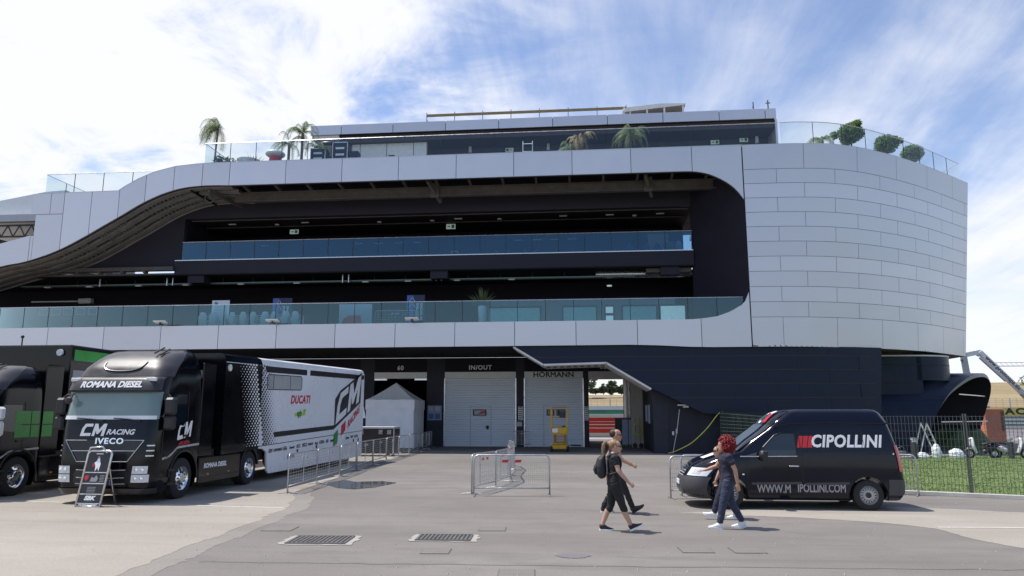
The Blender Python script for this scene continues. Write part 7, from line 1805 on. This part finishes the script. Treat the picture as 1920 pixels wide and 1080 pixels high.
spiky('agave', 'pale agave in a bowl on the left of the terrace', 'plant', (-20.8, 43.4, 16.95), 34, 1.1, 21, 'leaf_pale', base=.55)
spiky('yucca', 'spiky green yucca standing in a pale pot on the lower loggia', 'plant', (-6.0, 43.3, 7.15), 80, 1.15, 22, 'leaf_pale', 'plastic_white', 1.35)
spiky('agave', 'small spiky grass plant at the right end of the penthouse', 'plant', (11.7, 43.4, 16.95), 22, .9, 23, 'leaf_pale', base=.45)
def shrub(lab, loc, r, seed):
    t = thing('potted_shrub', lab, 'shrub', loc, 0, 'round shrubs on the tower terrace')
    leafcloud(MB(), (0, 0, 1.85), (r, r, r * .85), 3200, .12, seed, shape=.8, shell=.4).build('foliage', M['leaf_bright'], t)
    MB().lathe([(.01, 0), (.26, 0), (.36, .62), (.3, .63), (.01, .58)], (0, 0, 0), 'z', 16).build('pot', M['pot_black'], t, smooth=35); MB().tube([(0, 0, .5), (.03, 0, 1.7)], .05, 6).build('stem', M['trunk'], t)
shrub('largest round green shrub, leftmost of three on the tower terrace', (16.25, 44.3, 17.05), .74, 31)
shrub('middle round shrub of three on the tower terrace', (19.05, 46.2, 16.95), .72, 32)
shrub('smallest and palest round shrub, rightmost of three on the tower terrace', (21.4, 48.1, 16.95), .68, 33)
t = thing('planter_bush', 'grey green bush in a low planter at the left of the terrace', 'plant', (-22.7, 43.6, 16.95)); leafcloud(MB(), (0, 0, 1.0), (.95, .5, .5), 700, .12, 41).build('foliage', M['leaf'], t); MB().box(-.8, .8, -.3, .3, 0, .6).build('planter', M['pot_black'], t, bevel=.03)
# ------------------------------------------------------------ terrace furniture and roof clutter
t = thing('pouf_table', 'red stool with a round white cushion top on the terrace', 'stool', (-19.35, 43.3, 16.95)); MB().lathe([(.01, 0), (.42, 0), (.36, 1.3), (.01, 1.3)], (0, 0, 0), 'z', 20).build('base', M['red_print'], t, smooth=35); MB().ell((0, 0, 1.5), (.62, .62, .24), 20, 10).build('cushion', M['plastic_white'], t, smooth=True)
t = thing('bowl_planter', 'wide white bowl planter below the agave', 'planter', (-20.9, 42.9, 16.95)); MB().lathe([(.01, 0), (.3, 0), (.72, 1.0), (.66, 1.0), (.3, .08)], (0, 0, 0), 'z', 20).build('bowl', M['plastic_white'], t, smooth=35); MB().lathe([(.01, .92), (.64, .92)], (0, 0, 0), 'z', 16).build('soil', M['trunk'], t)
fc2 = None
for x, h, lab in ((-16.75, 2.0, 'lower blue grey flight case on the terrace by the palms'), (-15.3, 2.35, 'taller blue grey flight case on the terrace with white handles')):
    t = thing('flight_case', lab, 'case', (x, 44.2, 16.95), 0, 'flight cases on the terrace'); MB().box(-.5, .5, -.4, .4, .1, h).build('case_body', M['mid_blue'] if 0 else M['navy_clad'], t, bevel=.01)
    k = MB()
    for a in (-.5, .46):
        for b in (-.42, .38): k.box(a, a + .04, b, b + .04, .1, h)
    for z in (.1, h / 2, h - .04): k.box(-.5, .5, -.42, -.401, z, z + .05)
    k.build('edge_trim', M['alu'], t)
    for z in (h * .33, h * .62, h * .8): MB().box(-.28, .28, -.425, -.4, z, z + .13).build('handle', M['plastic_white'], t)
    MB().box(.55, 1.15, -.3, .3, .1, h * .75).build('side_drawer', M['navy_clad'], t)
t = thing('folded_parasol', 'closed black parasol leaning over the palms at the penthouse corner', 'parasol', (-16.1, 44.6, 16.95)); MB().tube([(0, 0, 0), (0, 0, 2.6)], .04, 8).build('pole', M['dark_metal'], t); MB().loft([(-1.2, 0, 2.35), (-.6, 0, 2.62), (0, 0, 2.6), (.3, 0, 2.3)], [.06, .14, .16, .08], 10).build('canopy', M['black_print'], t, smooth=True)
t = thing('folding_chair', 'white metal folding chair behind the terrace glass', 'chair', (-3.3, 44, 16.95)); k = MB()
for x in (-.3, .3): k.tube([(x, 0, 0), (x, .1, 2.1)], .03, 6)
for z in (.9, 1.4, 1.9): k.tube([(-.3, .06, z), (.3, .06, z)], .025, 6)
k.build('frame', M['plastic_white'], t); MB().box(-.3, .3, -.35, .05, .75, .8).build('seat', M['plastic_white'], t)
rr_ = thing('roof_guard_rail', 'timber guard rail along the penthouse roof edge', 'railing', (-3.9, 50, 21.56))
MB().box(-7.2, 7.2, -.02, .02, 1.85, 2.05).build('timber_board', M['leaf_dry'], rr_)
for i in range(8):
    MB().tube([(-7.2 + i * 2.05, .05, 0), (-7.2 + i * 2.05, .05, 2.2)], .035, 6).build('post', M['steel_pale'], rr_)
MB().bar((-7.2, .05, 1.7), (-6.4, .05, 0), .05, .05).build('brace', M['steel_pale'], rr_)
rc_ = thing('roof_canopy', 'pale timber framed canopy on the penthouse roof', 'canopy', (5.3, 50, 21.56))
MB().prism([(-2.3, 1.72), (-2.0, 1.95), (.3, 2.15), (2.1, 2.1), (2.05, 1.98), (-2.2, 1.62)], 'y', -.1, 2.4).build('roof', M['cream'], rc_, fix=True)
for x in (-2.2, -.6, .6, 1.9): MB().bar((x, 0, 0), (x, 0, 1.98), .12, .12).build('post', M['cream'], rc_)
MB().box(-2.1, 1.9, 1.9, 2.0, .0, 1.95).build('rear_board', M['steel_brown'], rc_); MB().bar((-2.2, 0, .3), (-1.7, 0, 1.8), .08, .08).build('brace', M['cream'], rc_)
ac = thing('air_conditioner', 'grey air conditioner with louvres under the timber rail', 'air conditioner', (-10.5, 50.6, 21.56), 0, 'air conditioners on the roof')
MB().box(-.3, .3, -.2, .2, .3, 1.5).build('casing', M['steel_pale'], ac, bevel=.03); MB().box(-.42, -.3, -.18, .18, .35, 1.45).build('side_panel', M['black_plastic'], ac)
for i in range(7): MB().box(-.25, .25, -.215, -.2, .42 + i * .14, .48 + i * .14).build('louvre', M['grey_plastic'], ac)
dup(ac, (-8.6, 50.6, 21.56), R(35), 'turned air conditioner under the second bay of the timber rail')
ap = tag(MB().tube([(11.4, 47.5, 21.56), (11.4, 47.5, 22.5)], .035, 6).bar((11.4, 47.4, 22.2), (11.4, 47.7, 22.2), .05, .05).build('roof_pole', M['steel_brown']), 'left thin pole at the right end of the penthouse roof', 'pole', 'poles on the penthouse roof')
tag(MB().tube([(12.35, 47.5, 21.56), (12.35, 47.5, 22.6)], .04, 6).bar((12.2, 47.5, 22.4), (12.5, 47.5, 22.4), .05, .05).build('roof_pole', M['steel_brown']), 'right thin pole with a small cross piece on the penthouse roof', 'pole', 'poles on the penthouse roof')
# ------------------------------------------------------------ lower loggia: chair stacks, banners
ch = MB()
ch.add([(-.22, -.22, .44), (.22, -.22, .44), (.22, .2, .42), (-.22, .2, .42), (-.22, -.22, .41), (.22, -.22, .41), (.22, .2, .39), (-.22, .2, .39)], [(0, 1, 2, 3), (7, 6, 5, 4), (0, 4, 5, 1), (1, 5, 6, 2), (2, 6, 7, 3), (3, 7, 4, 0)])
ch.grid([[(-.21, .2, .42), (0, .23, .42), (.21, .2, .42)], [(-.24, .27, .65), (0, .31, .65), (.24, .27, .65)], [(-.2, .33, .84), (0, .37, .88), (.2, .33, .84)]]); ch.grid([[(-.21, .21, .42), (0, .245, .42), (.21, .21, .42)], [(-.24, .285, .65), (0, .325, .65), (.24, .285, .65)], [(-.2, .345, .84), (0, .385, .88), (.2, .345, .84)]])
for sx in (-1, 1): ch.bar((sx * .2, -.2, .42), (sx * .25, -.26, 0), .05, .05).bar((sx * .2, .18, .4), (sx * .25, .26, 0), .05, .05).bar((sx * .25, -.2, .64), (sx * .25, .24, .66), .05, .03).bar((sx * .23, -.2, .42), (sx * .25, -.2, .64), .04, .04)
ch0 = ch.build('plastic_chair', M['plastic_white'])
tag(ch0, 'x', 'chair', 'white plastic chairs stacked behind the glass')
NUM = ['leftmost'] + ORD[1:9] + ['rightmost']
LV = ['lowest', 'second lowest', 'middle', 'top']
for s_ in range(10):
    for k_ in range(4):
        o = ch0 if (s_ == 0 and k_ == 0) else ch0.copy()
        if o is not ch0: COL.objects.link(o)
        o.location = (-23.3 + s_ * .66 + rnd.gauss(0, .03), 43.3 + k_ * .07, 7.12 + k_ * .115); o.rotation_euler.z = R(160 + rnd.gauss(0, 12)) if k_ == 0 else rz_; rz_ = o.rotation_euler.z
        o['label'] = '%s white plastic chair of the %s stack behind the lower glass' % (LV[k_], NUM[s_] if s_ in (0, 9) else NUM[s_] + ' from left')
def board(name, lab, cat, x0, x1, y, z0, z1, m, parts):
    t = thing(name, lab, cat, ((x0 + x1) / 2, y, z0)); w_ = x1 - x0; h = z1 - z0
    MB().box(-w_ / 2, w_ / 2, 0, .03, 0, h).build('panel', M[m], t)
    MB().box(-w_ / 2, w_ / 2, -.15, .2, -.04, 0).build('foot', M['alu'], t)
    parts(t, w_, h); return t
def p1_(t, w_, h):
    MB().text('90', lambda x, y: (-.3 + x, -.01, h - .2 + y), .22, bold=.01).build('lettering', M['mid_blue'], t)
    for i in range(7): MB().box(-.4, .42, -.006, -.001, h - .4 - i * .09, h - .37 - i * .09).build('text_line', M['grey_print'], t)
board('notice_board', 'white notice board standing behind the left chair stacks', 'board', -23.4, -22.25, 44.3, 7.2, 9.25, 'plastic_white', p1_)
def p2_(t, w_, h):
    MB().box(-w_ / 2, -w_ / 2 + .4, -.006, -.001, .02, h - .02).build('printed_band', M['mid_blue'], t)
    k = MB()
    for dz in (0, .35): k.tube([(-.4, -.012, h - .75 + dz), (-.2, -.012, h - .5 + dz), (-.05, -.012, h - .75 + dz)], .02, 4)
    k.build('chevron_print', M['plastic_white'], t)
    for s_, dx in (('SHOOTING', .12), ('OF RACING', .36)): MB().text(s_, lambda x, y: (dx - y, -.01, h * .52 + x), .2, bold=.006).build('lettering', M['plastic_white'], t)
D('navy_banner', (.02, .022, .07), .5)
board('banner_stand', 'blue and navy banner stand with sideways lettering behind the right floodlight', 'banner', -10.75, -9.65, 44.0, 7.2, 9.35, 'navy_banner', p2_)
board('banner_stand', 'blue and navy banner stand behind the white chair stacks', 'banner', -19.45, -18.2, 44.4, 7.2, 9.35, 'navy_banner', p2_)
def p3_(t, w_, h):
    decal([(.15 - w_ / 2, .25), (.3 - w_ / 2, .62), (.6 - w_ / 2, .8), (1.35 - w_ / 2, .8), (1.4 - w_ / 2, .3)], lambda x, z: (x, -.008, z), 5).build('red_print_shape', M['red_print'], t)
    decal([(.05 - w_ / 2, .05), (.1 - w_ / 2, .24), (1.45 - w_ / 2, .26), (1.5 - w_ / 2, .05)], lambda x, z: (x, -.008, z), 5).build('grey_print_shape', M['grey_plastic'], t)
board('poster_board', 'grey poster board with a red and black machine behind the lower glass', 'board', -14.8, -12.75, 43.4, 7.25, 8.75, 'steel_pale', p3_)
t = dup(b0, (-12.7, 43.9, 7.12), R(2), 'barrier standing on the lower loggia left of the blue banner', scale=(.9, 1, 1.2)); t['group'] = 'barriers on the loggia'
# upper loggia clutter
bagm('rubbish_bag', 'blue sack, leftmost of three on the upper loggia', (3.0, 46.4, 11.99), (1.1, 1, 1.5), 'blue_bag', 'blue sacks on the upper loggia')
bagm('rubbish_bag', 'blue sack, middle of three on the upper loggia', (4.05, 46.4, 11.99), (1, 1, 1.45), 'blue_bag', 'blue sacks on the upper loggia')
bagm('rubbish_bag', 'blue sack, rightmost of three beside the carton', (4.75, 46.6, 11.99), (1.3, 1, 1.4), 'blue_bag', 'blue sacks on the upper loggia')
bagm('rubbish_bag', 'white sack at the right end of the upper loggia', (6.05, 46.3, 11.99), (1.1, 1, 1.55), 'plastic_white')
tag(MB().box(5.15, 5.75, 46.1, 46.6, 12.3, 12.85).build('carton', M['carton'], bevel=.02), 'brown carton stacked on white tubs on the upper loggia', 'box')
tag(MB().lathe([(.01, 0), (.15, 0), (.19, .3), (.01, .3)], (5.3, 46.3, 11.985), n=14).build('tub', M['cream']), 'cream tub under the left side of the brown carton', 'tub', 'tubs under the carton')
tag(MB().lathe([(.01, 0), (.15, 0), (.19, .3), (.01, .3)], (5.62, 46.35, 11.985), n=14).build('tub', M['cream']), 'cream tub under the right side of the brown carton', 'tub', 'tubs under the carton')
tag(MB().ell((3.45, 45.9, 12.18), (.22, .22, .19), 12, 8).build('cable_drum', M['cream'], smooth=True), 'small pale round drum between the blue sacks', 'drum')
